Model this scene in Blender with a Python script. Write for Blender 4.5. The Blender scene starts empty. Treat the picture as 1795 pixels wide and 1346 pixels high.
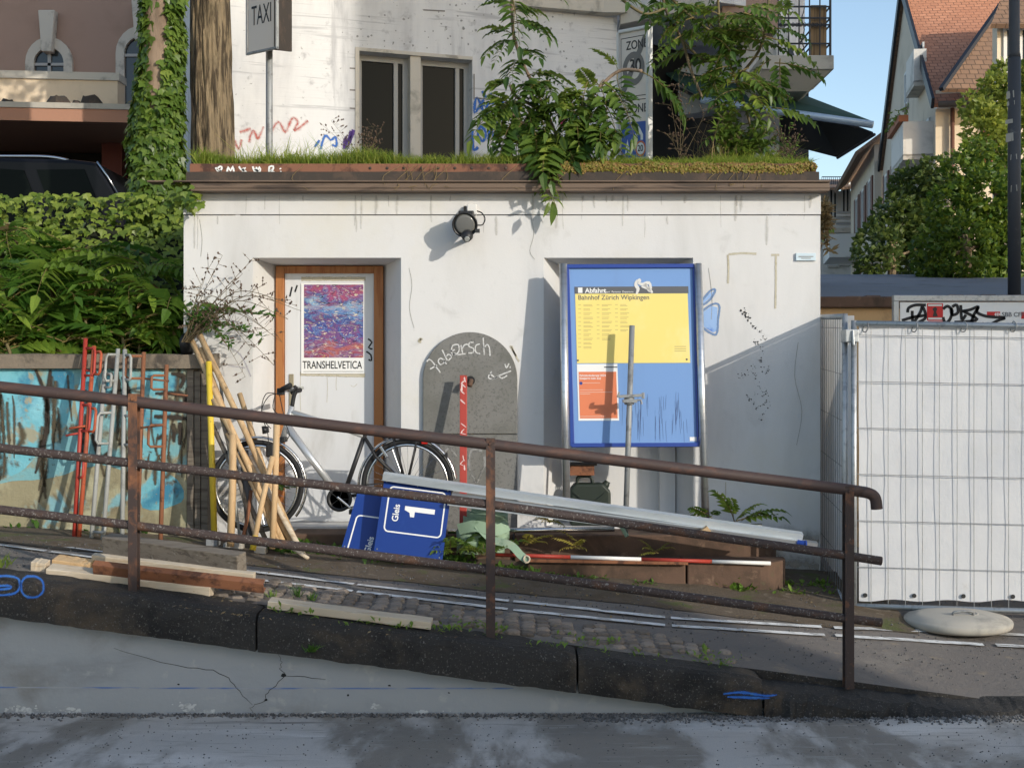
import bpy, bmesh, math, random
from mathutils import Vector as V, Matrix, Quaternion
import mathutils.noise as mnoise
random.seed(7)
R = random.Random(11)
sc = bpy.context.scene
COL = sc.collection
# ---------------------------------------------------------------- camera
F, CX, CY, ZE = 2250.0, 897.5, 673.0, 1.85       # focal length in photo pixels, principal point, eye height
cam = bpy.data.cameras.new('camera'); cam.sensor_width = 36; cam.lens = 36 * F / 1795
cam.clip_end = 1500; cam.clip_start = .05
co = bpy.data.objects.new('camera', cam); COL.objects.link(co)
co.location = (0, 0, ZE); co.rotation_euler = (math.radians(90), 0, 0)
sc.camera = co
# ---------------------------------------------------------------- sky, sun, exposure
SUN_EL = math.radians(17.5)
w = bpy.data.worlds.new('World'); sc.world = w; w.use_nodes = True
nt = w.node_tree; bg = nt.nodes['Background']
sky = nt.nodes.new('ShaderNodeTexSky'); sky.sky_type = 'NISHITA'; sky.sun_disc = False
sky.sun_elevation = SUN_EL; sky.sun_rotation = math.radians(135); sky.air_density = 1.0; sky.dust_density = 1.1; sky.ozone_density = 1.0
nt.links.new(sky.outputs[0], bg.inputs[0]); bg.inputs[1].default_value = .15
toward = V((math.sin(math.radians(135)) * math.cos(SUN_EL), math.cos(math.radians(135)) * math.cos(SUN_EL), math.sin(SUN_EL)))
sl = bpy.data.lights.new('sun', 'SUN'); sl.energy = 2.1; sl.angle = math.radians(.55); sl.color = (1, .93, .82)
so = bpy.data.objects.new('sun', sl); COL.objects.link(so); so.rotation_euler = toward.to_track_quat('Z', 'Y').to_euler()
sc.view_settings.view_transform = 'Standard'; sc.view_settings.look = 'None'
sc.view_settings.exposure = .65; sc.view_settings.gamma = 1
# ---------------------------------------------------------------- helpers
def P(px, py, d): return V(((px - CX) * d / F, d, ZE - (py - CY) * d / F))
def onplane(px, py, p0, n):
    r = V(((px - CX) / F, 1, -(py - CY) / F)); o = V((0, 0, ZE))
    return o + r * ((p0 - o).dot(n) / r.dot(n))
def clamp(a, lo, hi): return max(lo, min(hi, a))
def sstep(a, b, x):
    t = clamp((x - a) / (b - a), 0, 1); return t * t * (3 - 2 * t)
def gz(x, y):                                    # height of the sloping footway
    x = clamp(x, -8, 9)
    zk = max(.395 - .132 * x, .03); zh = .51 - .057 * x
    t = clamp((y - 7.3) / 2.6, 0, 1)
    return zk + (zh - zk) * t
def G(px, py):                                   # point of the footway seen at a pixel
    d = 6.9
    while d < 12.5:
        p = P(px, py, d)
        if p.z <= gz(p.x, d): return V((p.x, d, gz(p.x, d)))
        d += .01
    return P(px, py, 12.5)
def tz(x, y):                                    # height of the upper street behind
    return 2.6 + .11 * clamp(y - 12, 0, 11) * sstep(-.5, 3, x) + .004 * max(0, y - 23)
WL = {}
class MB:
    def __init__(s): s.v = []; s.f = []; s.mi = []; s.at = {}
    def add(s, vs, fs, mi=0):
        o = len(s.v); s.v += [V(p) for p in vs]
        for f in fs: s.f.append([i + o for i in f]); s.mi.append(mi)
        return s
    def box(s, x0, x1, y0, y1, z0, z1, mi=0, M=None):
        vs = [V((x, y, z)) for z in (z0, z1) for y in (y0, y1) for x in (x0, x1)]
        if M: vs = [M @ p for p in vs]
        return s.add(vs, [(0, 2, 3, 1), (4, 5, 7, 6), (0, 1, 5, 4), (2, 6, 7, 3), (0, 4, 6, 2), (1, 3, 7, 5)], mi)
    def beam(s, a, b, w, h, up=(0, 0, 1), mi=0):      # bar from a to b; h along up
        a, b = V(a), V(b); d = (b - a); L = d.length; d.normalize()
        r = d.cross(V(up)); r.normalize(); u = r.cross(d)
        vs = []
        for p in (a, b):
            for sy, sz in ((-1, -1), (1, -1), (1, 1), (-1, 1)): vs.append(p + r * (sy * w / 2) + u * (sz * h / 2))
        return s.add(vs, [(0, 1, 2, 3), (7, 6, 5, 4), (0, 4, 5, 1), (1, 5, 6, 2), (2, 6, 7, 3), (3, 7, 4, 0)], mi)
    def tube(s, pts, r, n=8, mi=0, closed=False, caps=True):
        pts = [V(p) for p in pts]; N = len(pts)
        rr = r if isinstance(r, (list, tuple)) else [r] * N
        ref = None; vs = []
        for i in range(N):
            if closed: t = pts[(i + 1) % N] - pts[i - 1]
            else: t = pts[min(i + 1, N - 1)] - pts[max(i - 1, 0)]
            t = t.normalized() if t.length > 1e-9 else V((0, 0, 1))
            if ref is None:
                ref = t.cross(V((0, 0, 1)))
                if ref.length < .05: ref = t.cross(V((0, 1, 0)))
            a = (ref - t * ref.dot(t)); a = a.normalized() if a.length > 1e-6 else t.orthogonal().normalized()
            ref = a; b = t.cross(a)
            for k in range(n):
                an = 2 * math.pi * k / n; vs.append(pts[i] + a * (math.cos(an) * rr[i]) + b * (math.sin(an) * rr[i]))
        fs = []
        for i in range(N if closed else N - 1):
            for k in range(n):
                j = (i + 1) % N; fs.append((i * n + k, i * n + (k + 1) % n, j * n + (k + 1) % n, j * n + k))
        if caps and not closed: fs.append(tuple(range(n))[::-1]); fs.append(tuple((N - 1) * n + k for k in range(n)))
        return s.add(vs, fs, mi)
    def prism(s, pts, off, mi=0):
        pts = [V(p) for p in pts]; n = len(pts); off = V(off)
        vs = pts + [p + off for p in pts]
        fs = [tuple(range(n)), tuple(range(2 * n - 1, n - 1, -1))] + [(i, (i + 1) % n, n + (i + 1) % n, n + i) for i in range(n)]
        return s.add(vs, fs, mi)
    def lathe(s, prof, c, ax=(0, 0, 1), n=24, mi=0, sx=1.0):     # prof: (radius, along axis)
        c = V(c); ax = V(ax).normalized(); a = ax.orthogonal().normalized(); b = ax.cross(a)
        vs = []; m = len(prof)
        for (r, h) in prof:
            for k in range(n):
                an = 2 * math.pi * k / n; vs.append(c + ax * h + a * (math.cos(an) * r) + b * (math.sin(an) * r * sx))
        fs = [(i * n + k, i * n + (k + 1) % n, (i + 1) * n + (k + 1) % n, (i + 1) * n + k) for i in range(m - 1) for k in range(n)]
        fs.append(tuple(range(n))[::-1]); fs.append(tuple((m - 1) * n + k for k in range(n)))
        return s.add(vs, fs, mi)
    def mesh(s, name, mats, off=V((0, 0, 0)), smooth=False, recalc=True):
        me = bpy.data.meshes.new(name)
        me.from_pydata([p - off for p in s.v], [], s.f)
        for m in (mats if isinstance(mats, (list, tuple)) else [mats]): me.materials.append(m)
        if s.at:
            a_ = me.attributes.new('edge', 'FLOAT', 'POINT'); a_.data.foreach_set('value', [s.at.get(i, 1.0) for i in range(len(s.v))])
        if any(s.mi): me.polygons.foreach_set('material_index', s.mi)
        if recalc:
            bm = bmesh.new(); bm.from_mesh(me); bmesh.ops.recalc_face_normals(bm, faces=bm.faces); bm.to_mesh(me); bm.free()
        if smooth: me.polygons.foreach_set('use_smooth', [True] * len(me.polygons))
        me.update(); return me
    def build(s, name, mats, parent=None, smooth=False, bevel=0, recalc=True, org=None, seg=2):
        if parent is not None: off = WL[parent.name]
        else: off = V(org) if org is not None else V((0, 0, 0))
        o = bpy.data.objects.new(name, s.mesh(name, mats, off, smooth, recalc)); COL.objects.link(o)
        WL[o.name] = off.copy()
        if parent is not None: o.parent = parent
        else: o.location = off
        if bevel:
            m = o.modifiers.new('bevel', 'BEVEL'); m.width = bevel; m.segments = seg; m.limit_method = 'ANGLE'; m.angle_limit = .6
            m.harden_normals = False
        return o
def tag(o, label, cat, group=None, kind=None):
    if label: o['label'] = label
    if cat: o['category'] = cat
    if group: o['group'] = group
    if kind: o['kind'] = kind
    return o
def thing(name, label, cat, loc=(0, 0, 0), group=None):
    o = bpy.data.objects.new(name, None); COL.objects.link(o); o.location = loc; o.empty_display_size = .1
    WL[o.name] = V(loc); return tag(o, label, cat, group)
def struct(o): o['kind'] = 'structure'; return o
def stuff(o): o['kind'] = 'stuff'; return o
def inst(me, name, parent, M):                    # one more object on shared mesh data, M in world space
    o = bpy.data.objects.new(name, me); COL.objects.link(o); o.parent = parent
    o.matrix_local = Matrix.Translation(-WL[parent.name]) @ M
    return o
def smooth_line(pts, n=6, closed=False):
    pts = [V(p) for p in pts]; out = []; N = len(pts)
    for i in range(N if closed else N - 1):
        if closed: a, b, c, d = pts[i - 1], pts[i], pts[(i + 1) % N], pts[(i + 2) % N]
        else: a, b, c, d = pts[max(i - 1, 0)], pts[i], pts[i + 1], pts[min(i + 2, N - 1)]
        for k in range(n):
            t = k / n
            out.append(.5 * ((2 * b) + (c - a) * t + (2 * a - 5 * b + 4 * c - d) * t * t + (3 * b - a - 3 * c + d) * t ** 3))
    if not closed: out.append(pts[-1])
    return out
def ribbon(mb, pts, w, nrm, closed=False, n=5, mi=0, taper=False):   # flat painted stroke lying on a surface
    pts = smooth_line(pts, n, closed) if n > 1 else [V(p) for p in pts]
    nrm = V(nrm).normalized(); N = len(pts); vs = []
    for i, p in enumerate(pts):
        t = (pts[(i + 1) % N] - pts[i - 1]) if closed else (pts[min(i + 1, N - 1)] - pts[max(i - 1, 0)])
        sdir = t.cross(nrm); sdir = sdir.normalized() if sdir.length > 1e-9 else V((1, 0, 0))
        ww = w * ((.35 + .65 * math.sin(math.pi * min(1, (i + .6) / N))) if taper else 1) * 1.35
        vs += [p + sdir * ww / 2, p, p - sdir * ww / 2]
    M = N if closed else N - 1; o0 = len(mb.v)
    for i in range(N): mb.at[o0 + 3 * i] = 0.0; mb.at[o0 + 3 * i + 1] = 1.0; mb.at[o0 + 3 * i + 2] = 0.0
    fs = []
    for i in range(M):
        a, b = 3 * i, 3 * ((i + 1) % N); fs += [(a, a + 1, b + 1, b), (a + 1, a + 2, b + 2, b + 1)]
    return mb.add(vs, fs, mi)
def strokes(name, lines, w, mapf, nrm, m, parent, n=5, taper=False, label=None):
    mb = MB()
    for L in lines:
        closed = len(L) > 3 and L[0] == L[-1]
        ribbon(mb, [mapf(*p) for p in (L[:-1] if closed else L)], w, nrm, closed, n, 0, taper)
    o = mb.build(name, m, parent, recalc=False)
    if len(lines) > 1: o['kind'] = 'stuff'
    if label: o['label'] = label
    return o
def text(body, m, parent, org, xd, up, size, name='lettering', align='LEFT', sx=1.0, bold=0.0, depth=.0006):
    cu = bpy.data.curves.new('t', 'FONT'); cu.body = body; cu.size = size; cu.align_x = align; cu.offset = bold; cu.extrude = depth
    ob = bpy.data.objects.new('t', cu); COL.objects.link(ob)
    bpy.context.view_layer.update()
    me = bpy.data.meshes.new_from_object(ob.evaluated_get(bpy.context.evaluated_depsgraph_get()))
    bpy.data.objects.remove(ob); xd = V(xd).normalized(); up = V(up).normalized(); nz = xd.cross(up)
    off = WL[parent.name]; org = V(org)
    for v in me.vertices: c = v.co.copy(); v.co = org + xd * (c.x * sx) + up * c.y + nz * c.z - off
    me.name = name; me.materials.clear(); me.materials.append(m)
    o = bpy.data.objects.new(name, me); COL.objects.link(o); o.parent = parent; WL[o.name] = off.copy()
    return o
# ---------------------------------------------------------------- materials
def _n(nt, t, **k):
    n = nt.nodes.new(t)
    for a, b in k.items(): setattr(n, a, b)
    return n
def _mix(nt, fac, a, b, mode='MIX'):
    n = _n(nt, 'ShaderNodeMix', data_type='RGBA', blend_type=mode)
    for i, x in ((0, fac), (6, a), (7, b)):
        if hasattr(x, 'links'): nt.links.new(x, n.inputs[i])
        elif i == 0: n.inputs[0].default_value = x
        else: n.inputs[i].default_value = (*x, 1)
    return n.outputs[2]
def _noise(nt, co, scale, detail=6, rough=.6, stretch=(1, 1, 1), rot=(0, 0, 0), dist=0.0):
    mp = _n(nt, 'ShaderNodeMapping'); mp.inputs[3].default_value = stretch; mp.inputs[2].default_value = rot
    nt.links.new(co, mp.inputs[0])
    n = _n(nt, 'ShaderNodeTexNoise'); n.inputs['Scale'].default_value = scale; n.inputs['Detail'].default_value = detail
    n.inputs['Roughness'].default_value = rough; n.inputs['Distortion'].default_value = dist
    nt.links.new(mp.outputs[0], n.inputs[0]); return n.outputs[0]
def _ramp(nt, x, lo, hi):
    n = _n(nt, 'ShaderNodeMapRange', interpolation_type='SMOOTHSTEP'); nt.links.new(x, n.inputs[0])
    n.inputs[1].default_value = lo; n.inputs[2].default_value = hi; return n.outputs[0]
def mat(name, col, rough=.75, metal=0.0, layers=(), bump=(), rnd=0.0, spec=.4, coat=0.0, rlay=None, vary=.0, coords='Object', island=0.0, emit=None):
    """layers: (colour, scale, lo, hi, stretch) patches of another colour; bump: (scale, strength, distance, stretch)"""
    m = bpy.data.materials.new(name); m.use_nodes = True; nt = m.node_tree; b = nt.nodes['Principled BSDF']
    b.inputs['Roughness'].default_value = rough; b.inputs['Metallic'].default_value = metal
    b.inputs['Specular IOR Level'].default_value = spec; b.inputs['Coat Weight'].default_value = coat
    tc = _n(nt, 'ShaderNodeTexCoord'); co = tc.outputs[coords]
    rgb = _n(nt, 'ShaderNodeRGB'); rgb.outputs[0].default_value = (*col, 1); out = rgb.outputs[0]
    for i, L in enumerate(layers):
        c2, s, lo, hi = L[:4]; st = L[4] if len(L) > 4 else (1, 1, 1); rot = L[5] if len(L) > 5 else (0, 0, 0)
        nz = _ramp(nt, _noise(nt, co, s, 7, .62, st, rot, .3), lo, hi)
        out = _mix(nt, nz, out, c2)
    if rnd or island:
        src = _n(nt, 'ShaderNodeObjectInfo').outputs['Random'] if rnd else _n(nt, 'ShaderNodeNewGeometry').outputs['Random Per Island']
        a = rnd or island
        mr = _n(nt, 'ShaderNodeMapRange'); nt.links.new(src, mr.inputs[0]); mr.inputs[3].default_value = 1 - a; mr.inputs[4].default_value = 1 + a
        h = _n(nt, 'ShaderNodeHueSaturation'); nt.links.new(mr.outputs[0], h.inputs['Value']); nt.links.new(out, h.inputs['Color']); out = h.outputs[0]
    nt.links.new(out, b.inputs['Base Color'])
    if rlay:
        lo, hi, s = rlay[:3]; st = rlay[3] if len(rlay) > 3 else (1, 1, 1)
        mr = _n(nt, 'ShaderNodeMapRange'); nt.links.new(_noise(nt, co, s, 6, .6, st), mr.inputs[0])
        mr.inputs[1].default_value = .35; mr.inputs[2].default_value = .65; mr.inputs[3].default_value = lo; mr.inputs[4].default_value = hi
        nt.links.new(mr.outputs[0], b.inputs['Roughness'])
    prev = None
    for L in bump:
        s, st, di = L[:3]; sv = L[3] if len(L) > 3 else (1, 1, 1)
        bp = _n(nt, 'ShaderNodeBump'); bp.inputs['Strength'].default_value = st; bp.inputs['Distance'].default_value = di
        nt.links.new(_noise(nt, co, s, 8, .65, sv), bp.inputs['Height'])
        if prev: nt.links.new(prev, bp.inputs['Normal'])
        prev = bp.outputs[0]
    if prev: nt.links.new(prev, b.inputs['Normal'])
    return m
def spray(m, lo=.15, hi=.55, amt=.5, scale=45, top=1.0):      # soft, broken edge for sprayed, chalked or stained marks
    nt = m.node_tree; b = nt.nodes['Principled BSDF']; out = nt.nodes['Material Output']
    at = _n(nt, 'ShaderNodeAttribute', attribute_name='edge'); tc = _n(nt, 'ShaderNodeTexCoord')
    nz = _noise(nt, tc.outputs['Object'], scale, 5, .65); ma = _n(nt, 'ShaderNodeMath', operation='MULTIPLY_ADD'); nt.links.new(nz, ma.inputs[0]); ma.inputs[1].default_value = amt * 2; ma.inputs[2].default_value = -amt
    ad = _n(nt, 'ShaderNodeMath', operation='ADD'); nt.links.new(at.outputs['Fac'], ad.inputs[0]); nt.links.new(ma.outputs[0], ad.inputs[1])
    r = _n(nt, 'ShaderNodeMapRange', interpolation_type='SMOOTHSTEP'); nt.links.new(ad.outputs[0], r.inputs[0]); r.inputs[1].default_value = lo; r.inputs[2].default_value = hi; r.inputs[4].default_value = top
    t = _n(nt, 'ShaderNodeBsdfTransparent'); mx = _n(nt, 'ShaderNodeMixShader'); nt.links.new(r.outputs[0], mx.inputs[0]); nt.links.new(t.outputs[0], mx.inputs[1]); nt.links.new(b.outputs[0], mx.inputs[2]); nt.links.new(mx.outputs[0], out.inputs[0]); return m
def leafmat(name, c1, c2, trans=.35, rough=.45, obj=False):
    m = bpy.data.materials.new(name); m.use_nodes = True; nt = m.node_tree; b = nt.nodes['Principled BSDF']
    b.inputs['Roughness'].default_value = rough; b.inputs['Specular IOR Level'].default_value = .35
    g = _n(nt, 'ShaderNodeNewGeometry'); r = g.outputs['Random Per Island']
    c = _mix(nt, r, c1, c2)
    oi = _n(nt, 'ShaderNodeObjectInfo'); mr = _n(nt, 'ShaderNodeMapRange'); nt.links.new(oi.outputs['Random'], mr.inputs[0])
    mr.inputs[3].default_value = .6; mr.inputs[4].default_value = 1.35
    h = _n(nt, 'ShaderNodeHueSaturation'); hm = _n(nt, 'ShaderNodeMapRange'); nt.links.new(oi.outputs['Random'], hm.inputs[0]); hm.inputs[3].default_value = .515; hm.inputs[4].default_value = .465; nt.links.new(hm.outputs[0], h.inputs['Hue'])
    nt.links.new(mr.outputs[0], h.inputs['Value']); nt.links.new(c, h.inputs['Color']); c = h.outputs[0]
    nt.links.new(c, b.inputs['Base Color'])
    t = _n(nt, 'ShaderNodeBsdfTranslucent'); hs = _n(nt, 'ShaderNodeHueSaturation'); hs.inputs['Value'].default_value = 1.5
    hs.inputs['Hue'].default_value = .485
    nt.links.new(c, hs.inputs['Color']); nt.links.new(hs.outputs[0], t.inputs[0])
    mx = _n(nt, 'ShaderNodeMixShader'); mx.inputs[0].default_value = trans
    nt.links.new(b.outputs[0], mx.inputs[1]); nt.links.new(t.outputs[0], mx.inputs[2])
    nt.links.new(mx.outputs[0], nt.nodes['Material Output'].inputs[0]); return m
m_plaster = mat('hut_plaster', (.645, .642, .635), .9, layers=[((.53, .525, .51), 1.3, .46, .78, (1, 1, .22)), ((.56, .555, .545), 5, .55, .75), ((.42, .38, .31), 22, .74, .80), ((.62, .60, .54), .6, .5, .7)],
                bump=[(3, .12, .02), (70, .25, .004)])
m_roadc = mat('road_surface', (.54, .50, .455), .62, layers=[((.68, .64, .595), 1.4, .5, .64, (.4, 1.6, 1), (0, 0, .2)), ((.25, .22, .185), .75, .475, .57, (1.5, .55, 1), (0, 0, -.75)), ((.36, .33, .29), 7, .56, .68, (.3, 2, 1)), ((.66, .65, .63), 4, .66, .78, (.4, 2, 1)), ((.1, .1, .1), 60, .69, .74), ((.24, .22, .2), 2.5, .6, .72, (.2, 4, 1)), ((.3, .29, .27), 180, .56, .66)],
               bump=[(14, .35, .012), (140, .8, .006), (50, .5, .008)], rlay=(.35, .8, 1.2))
m_retain = mat('retaining_render', (.33, .345, .355), .85, layers=[((.235, .245, .25), 1.6, .48, .72, (.5, 1, 1.3)), ((.40, .40, .39), 7, .58, .72), ((.15, .14, .12), 30, .70, .78), ((.2, .19, .17), .9, .55, .72)], bump=[(5, .25, .03), (60, .25, .003)])
m_kerb = mat('kerb_granite', (.034, .031, .028), .8, layers=[((.095, .07, .046), 2.4, .53, .72), ((.015, .014, .013), 3, .5, .66), ((.42, .41, .38), 22, .70, .735), ((.16, .15, .135), 90, .58, .68), ((.3, .29, .27), 70, .68, .72)], bump=[(25, .9, .02), (140, .8, .006), (9, .4, .02)])
m_foot = mat('footway_asphalt', (.175, .155, .138), .85, layers=[((.235, .21, .18), 2.2, .5, .7), ((.12, .115, .11), 1.2, .55, .7), ((.27, .22, .16), 6, .58, .72), ((.5, .47, .43), 60, .66, .72), ((.08, .075, .07), 45, .66, .72)], bump=[(90, .9, .008), (6, .4, .03), (28, .6, .012)])
m_soil = mat('verge_soil', (.13, .10, .07), .95, layers=[((.11, .08, .05), 4, .48, .62), ((.22, .18, .13), 12, .58, .7), ((.10, .115, .035), 3.2, .56, .68), ((.42, .36, .27), 60, .7, .75), ((.06, .045, .03), 35, .64, .7)], bump=[(30, .8, .02), (120, .5, .006)])
m_cobble = mat('cobble_porphyry', (.215, .175, .14), .75, rnd=.4, layers=[((.14, .115, .09), 12, .5, .65), ((.26, .22, .18), 40, .62, .75)], bump=[(60, .5, .006)])
m_line = mat('worn_white_marking', (.72, .72, .70), .8, layers=[((.13, .12, .11), 22, .54, .62, (.35, 2.2, 1)), ((.35, .34, .32), 6, .45, .7)], bump=[(90, .4, .003)])
m_rail = mat('rusty_brown_pipe', (.062, .038, .032), .6, layers=[((.115, .056, .038), 5, .5, .68, (1, 1, 3)), ((.05, .035, .033), 9, .55, .7), ((.28, .25, .22), 110, .70, .74)], bump=[(60, .3, .003)], spec=.5)
m_rail2 = mat('flaking_pipe', (.055, .038, .034), .7, layers=[((.10, .05, .03), 6, .52, .66), ((.24, .22, .2), 75, .56, .66), ((.30, .27, .24), 18, .66, .74)], bump=[(45, .6, .005)])
m_post = mat('rusty_post', (.05, .034, .03), .7, layers=[((.24, .10, .045), 4, .54, .68, (1, 1, .5)), ((.13, .06, .035), 14, .55, .66), ((.2, .17, .14), 50, .66, .72)], bump=[(50, .5, .004)])
m_galv = mat('galvanised_steel', (.42, .44, .45), .48, .75, layers=[((.30, .32, .33), 25, .5, .65)], bump=[(60, .08, .002)])
m_galvd = mat('dull_galvanised', (.30, .31, .31), .6, .4, layers=[((.2, .2, .2), 12, .5, .65)], bump=[(60, .15, .002)])
m_alu = mat('aluminium', (.62, .64, .66), .33, .85, layers=[((.5, .52, .53), 6, .45, .7, (.2, 4, 4))], bump=[(30, .05, .002)])
m_alup = mat('aluminium_painted', (.52, .57, .60), .42, .35, layers=[((.40, .45, .48), 3, .5, .65, (.4, 3, 3))])
m_blue = mat('enamel_blue', (.006, .036, .21), .38, layers=[((.012, .05, .24), 5, .5, .7), ((.05, .07, .16), 50, .72, .76)])
m_white = mat('white_print', (.78, .78, .76), .5)
m_black = mat('black_print', (.012, .012, .014), .6)
m_sandst = mat('brown_sandstone', (.125, .076, .052), .9, layers=[((.07, .046, .032), 3, .45, .65), ((.2, .13, .088), 10, .58, .72), ((.10, .09, .05), 5, .6, .72)], bump=[(20, .4, .01), (120, .3, .003)])
m_terr = mat('grey_terrazzo', (.185, .183, .172), .7, layers=[((.12, .12, .112), 60, .5, .64), ((.27, .265, .25), 110, .6, .72), ((.13, .13, .115), 2, .45, .7)], bump=[(90, .2, .002)])
m_woodn = mat('pale_new_wood', (.52, .355, .19), .7, layers=[((.40, .25, .12), 7, .5, .68, (3, 3, .35)), ((.62, .48, .30), 12, .6, .72, (2, 2, .3))], bump=[(20, .2, .003, (6, 6, .5))], rnd=.15)
m_woodg = mat('weathered_grey_wood', (.20, .17, .135), .9, layers=[((.11, .09, .07), 7, .48, .66, (.5, 5, 5)), ((.30, .27, .22), 10, .6, .7, (.4, 5, 5))], bump=[(16, .6, .006, (.6, 6, 6))])
m_woodw = mat('sunbleached_plank', (.56, .47, .35), .85, layers=[((.40, .29, .18), 5, .5, .68, (.5, 5, 5)), ((.68, .61, .50), 10, .56, .7, (.4, 5, 5)), ((.2, .13, .07), 25, .7, .75, (.4, 4, 4))], bump=[(16, .5, .005, (.6, 6, 6))])
m_yellow = mat('yellow_paint', (.68, .49, .045), .55, layers=[((.2, .15, .05), 30, .66, .72), ((.55, .4, .06), 4, .5, .7)])
m_red = mat('red_paint', (.38, .045, .03), .5, layers=[((.2, .05, .03), 9, .55, .68), ((.5, .2, .17), 40, .68, .73)], bump=[(50, .15, .002)])
m_redo = mat('orange_red_primer', (.40, .085, .035), .65, layers=[((.22, .06, .03), 8, .5, .66), ((.45, .2, .13), 45, .68, .73)], bump=[(60, .2, .002)])
m_rust = mat('brown_rust', (.24, .10, .05), .85, layers=[((.09, .04, .025), 10, .5, .66), ((.28, .12, .055), 30, .6, .7)], bump=[(60, .4, .003)])
m_grey = mat('grey_paint', (.34, .35, .33), .6, layers=[((.24, .24, .22), 8, .5, .66), ((.15, .09, .05), 40, .7, .75)])
m_rubber = mat('black_rubber', (.018, .018, .019), .75, bump=[(200, .2, .001)])
m_plastic = mat('black_plastic', (.02, .02, .021), .45)
m_silver = mat('silver_lacquer', (.60, .61, .61), .3, .55)
m_chrome = mat('bright_metal', (.65, .66, .67), .22, 1.0)
m_door = mat('door_white', (.62, .63, .64), .55, layers=[((.5, .5, .49), 3, .5, .7, (1, 1, .3)), ((.35, .31, .26), 30, .73, .78)])
m_orange = mat('orange_wood_frame', (.36, .145, .045), .55, layers=[((.27, .085, .02), 6, .5, .68, (4, 4, .4))], bump=[(20, .1, .002, (6, 6, .5))])
m_flash = mat('brown_flashing', (.15, .105, .075), .6, layers=[((.06, .042, .032), 4, .5, .68, (.4, 1, 3)), ((.17, .12, .085), 8, .6, .7, (.2, 2, 6))])
m_rustband = mat('rust_edge_plate', (.22, .10, .06), .85, layers=[((.07, .035, .025), 6, .48, .64), ((.2, .09, .05), 14, .58, .7)], bump=[(30, .4, .005)])
m_darkband = mat('bitumen_edge', (.05, .04, .033), .85, layers=[((.085, .06, .045), 6, .5, .66)], bump=[(25, .4, .006)])
m_conc = mat('cast_concrete', (.43, .40, .345), .88, layers=[((.28, .27, .24), 3, .5, .68), ((.2, .19, .16), 22, .7, .76)], bump=[(40, .3, .004)])
m_facade = mat('board_marked_concrete', (.68, .68, .68), .88, layers=[((.52, .52, .53), 1.2, .44, .66, (1, 1, .2)), ((.38, .38, .39), 3.2, .55, .72, (1, 1, .10)), ((.40, .40, .41), 6, .56, .74), ((.45, .45, .46), 3, .56, .68, (.25, .25, 6)), ((.22, .22, .22), 16, .64, .74)], bump=[(2, .3, .015, (.3, .3, 7)), (50, .2, .003)])
m_pink = mat('pink_render', (.37, .25, .195), .9, layers=[((.32, .215, .165), 1, .45, .7)], bump=[(60, .2, .003)])
m_cream = mat('cream_parapet', (.74, .60, .44), .9, layers=[((.5, .4, .28), 1.5, .5, .7)], bump=[(50, .2, .003)])
m_stone = mat('dressed_stone', (.56, .52, .45), .88, layers=[((.3, .28, .24), 4, .5, .7)], bump=[(40, .3, .004)])
m_glass = mat('dark_glass', (.005, .007, .006), .05, spec=.06)
m_glassf = mat('window_glass', (.03, .036, .042), .1, spec=.6)
m_frame = mat('window_frame_grey', (.36, .36, .35), .5)
m_framew = mat('window_frame_white', (.66, .65, .62), .5)
m_carp = mat('car_paint_dark', (.006, .006, .008), .3, spec=.2)
m_bark = mat('furrowed_bark', (.27, .205, .125), .95, layers=[((.07, .052, .033), 22, .46, .58, (1, 1, .10)), ((.38, .30, .185), 26, .58, .72, (1, 1, .12)), ((.13, .10, .06), 2.2, .5, .7)], bump=[(22, 1.0, .06, (1, 1, .10)), (50, .5, .006, (1, 1, .4))])
m_bark2 = mat('pale_bark', (.26, .19, .135), .95, layers=[((.16, .115, .08), 8, .48, .64, (1, 1, .25))], bump=[(12, .7, .02, (1, 1, .3))])
m_stem = mat('green_brown_stem', (.14, .115, .055), .8)
m_stemr = mat('reddish_leaf_stalk', (.17, .13, .045), .7)
m_leaf = leafmat('ailanthus_leaf', (.055, .12, .02), (.15, .24, .04), .4, .4)
m_leafd = leafmat('sapling_leaf', (.07, .16, .022), (.15, .28, .04), .5, .42)
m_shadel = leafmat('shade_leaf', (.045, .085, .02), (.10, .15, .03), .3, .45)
m_ivy = leafmat('ivy_leaf', (.05, .11, .014), (.17, .255, .045), .3, .36)
m_grass = leafmat('roof_grass', (.15, .27, .03), (.30, .34, .065), .45, .6)
m_straw = leafmat('dry_straw', (.26, .19, .08), (.38, .29, .14), .3, .75)
m_sedum = leafmat('sedum', (.17, .20, .03), (.27, .19, .05), .2, .6)
m_weed = leafmat('weed_leaf', (.06, .16, .02), (.13, .25, .04), .35, .5)
m_fernl = leafmat('yellow_fern', (.22, .23, .03), (.32, .29, .06), .35, .5)
m_treel = leafmat('bush_leaf', (.05, .12, .018), (.22, .30, .035), .35, .42)
m_treey = leafmat('light_tree_leaf', (.14, .21, .035), (.28, .34, .06), .42, .45)
m_dry = mat('dry_weed_stem', (.13, .10, .055), .85)
m_drytip = mat('dry_seed_head', (.10, .065, .045), .9)
m_tarp = mat('white_tarpaulin', (.70, .71, .725), .5, layers=[((.63, .645, .675), 1.3, .48, .7), ((.55, .53, .5), 6, .68, .8), ((.58, .57, .545), 1.2, .58, .75)], bump=[(1.6, .3, .06), (60, .15, .002, (1, 1, .3))], spec=.35)
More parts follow.
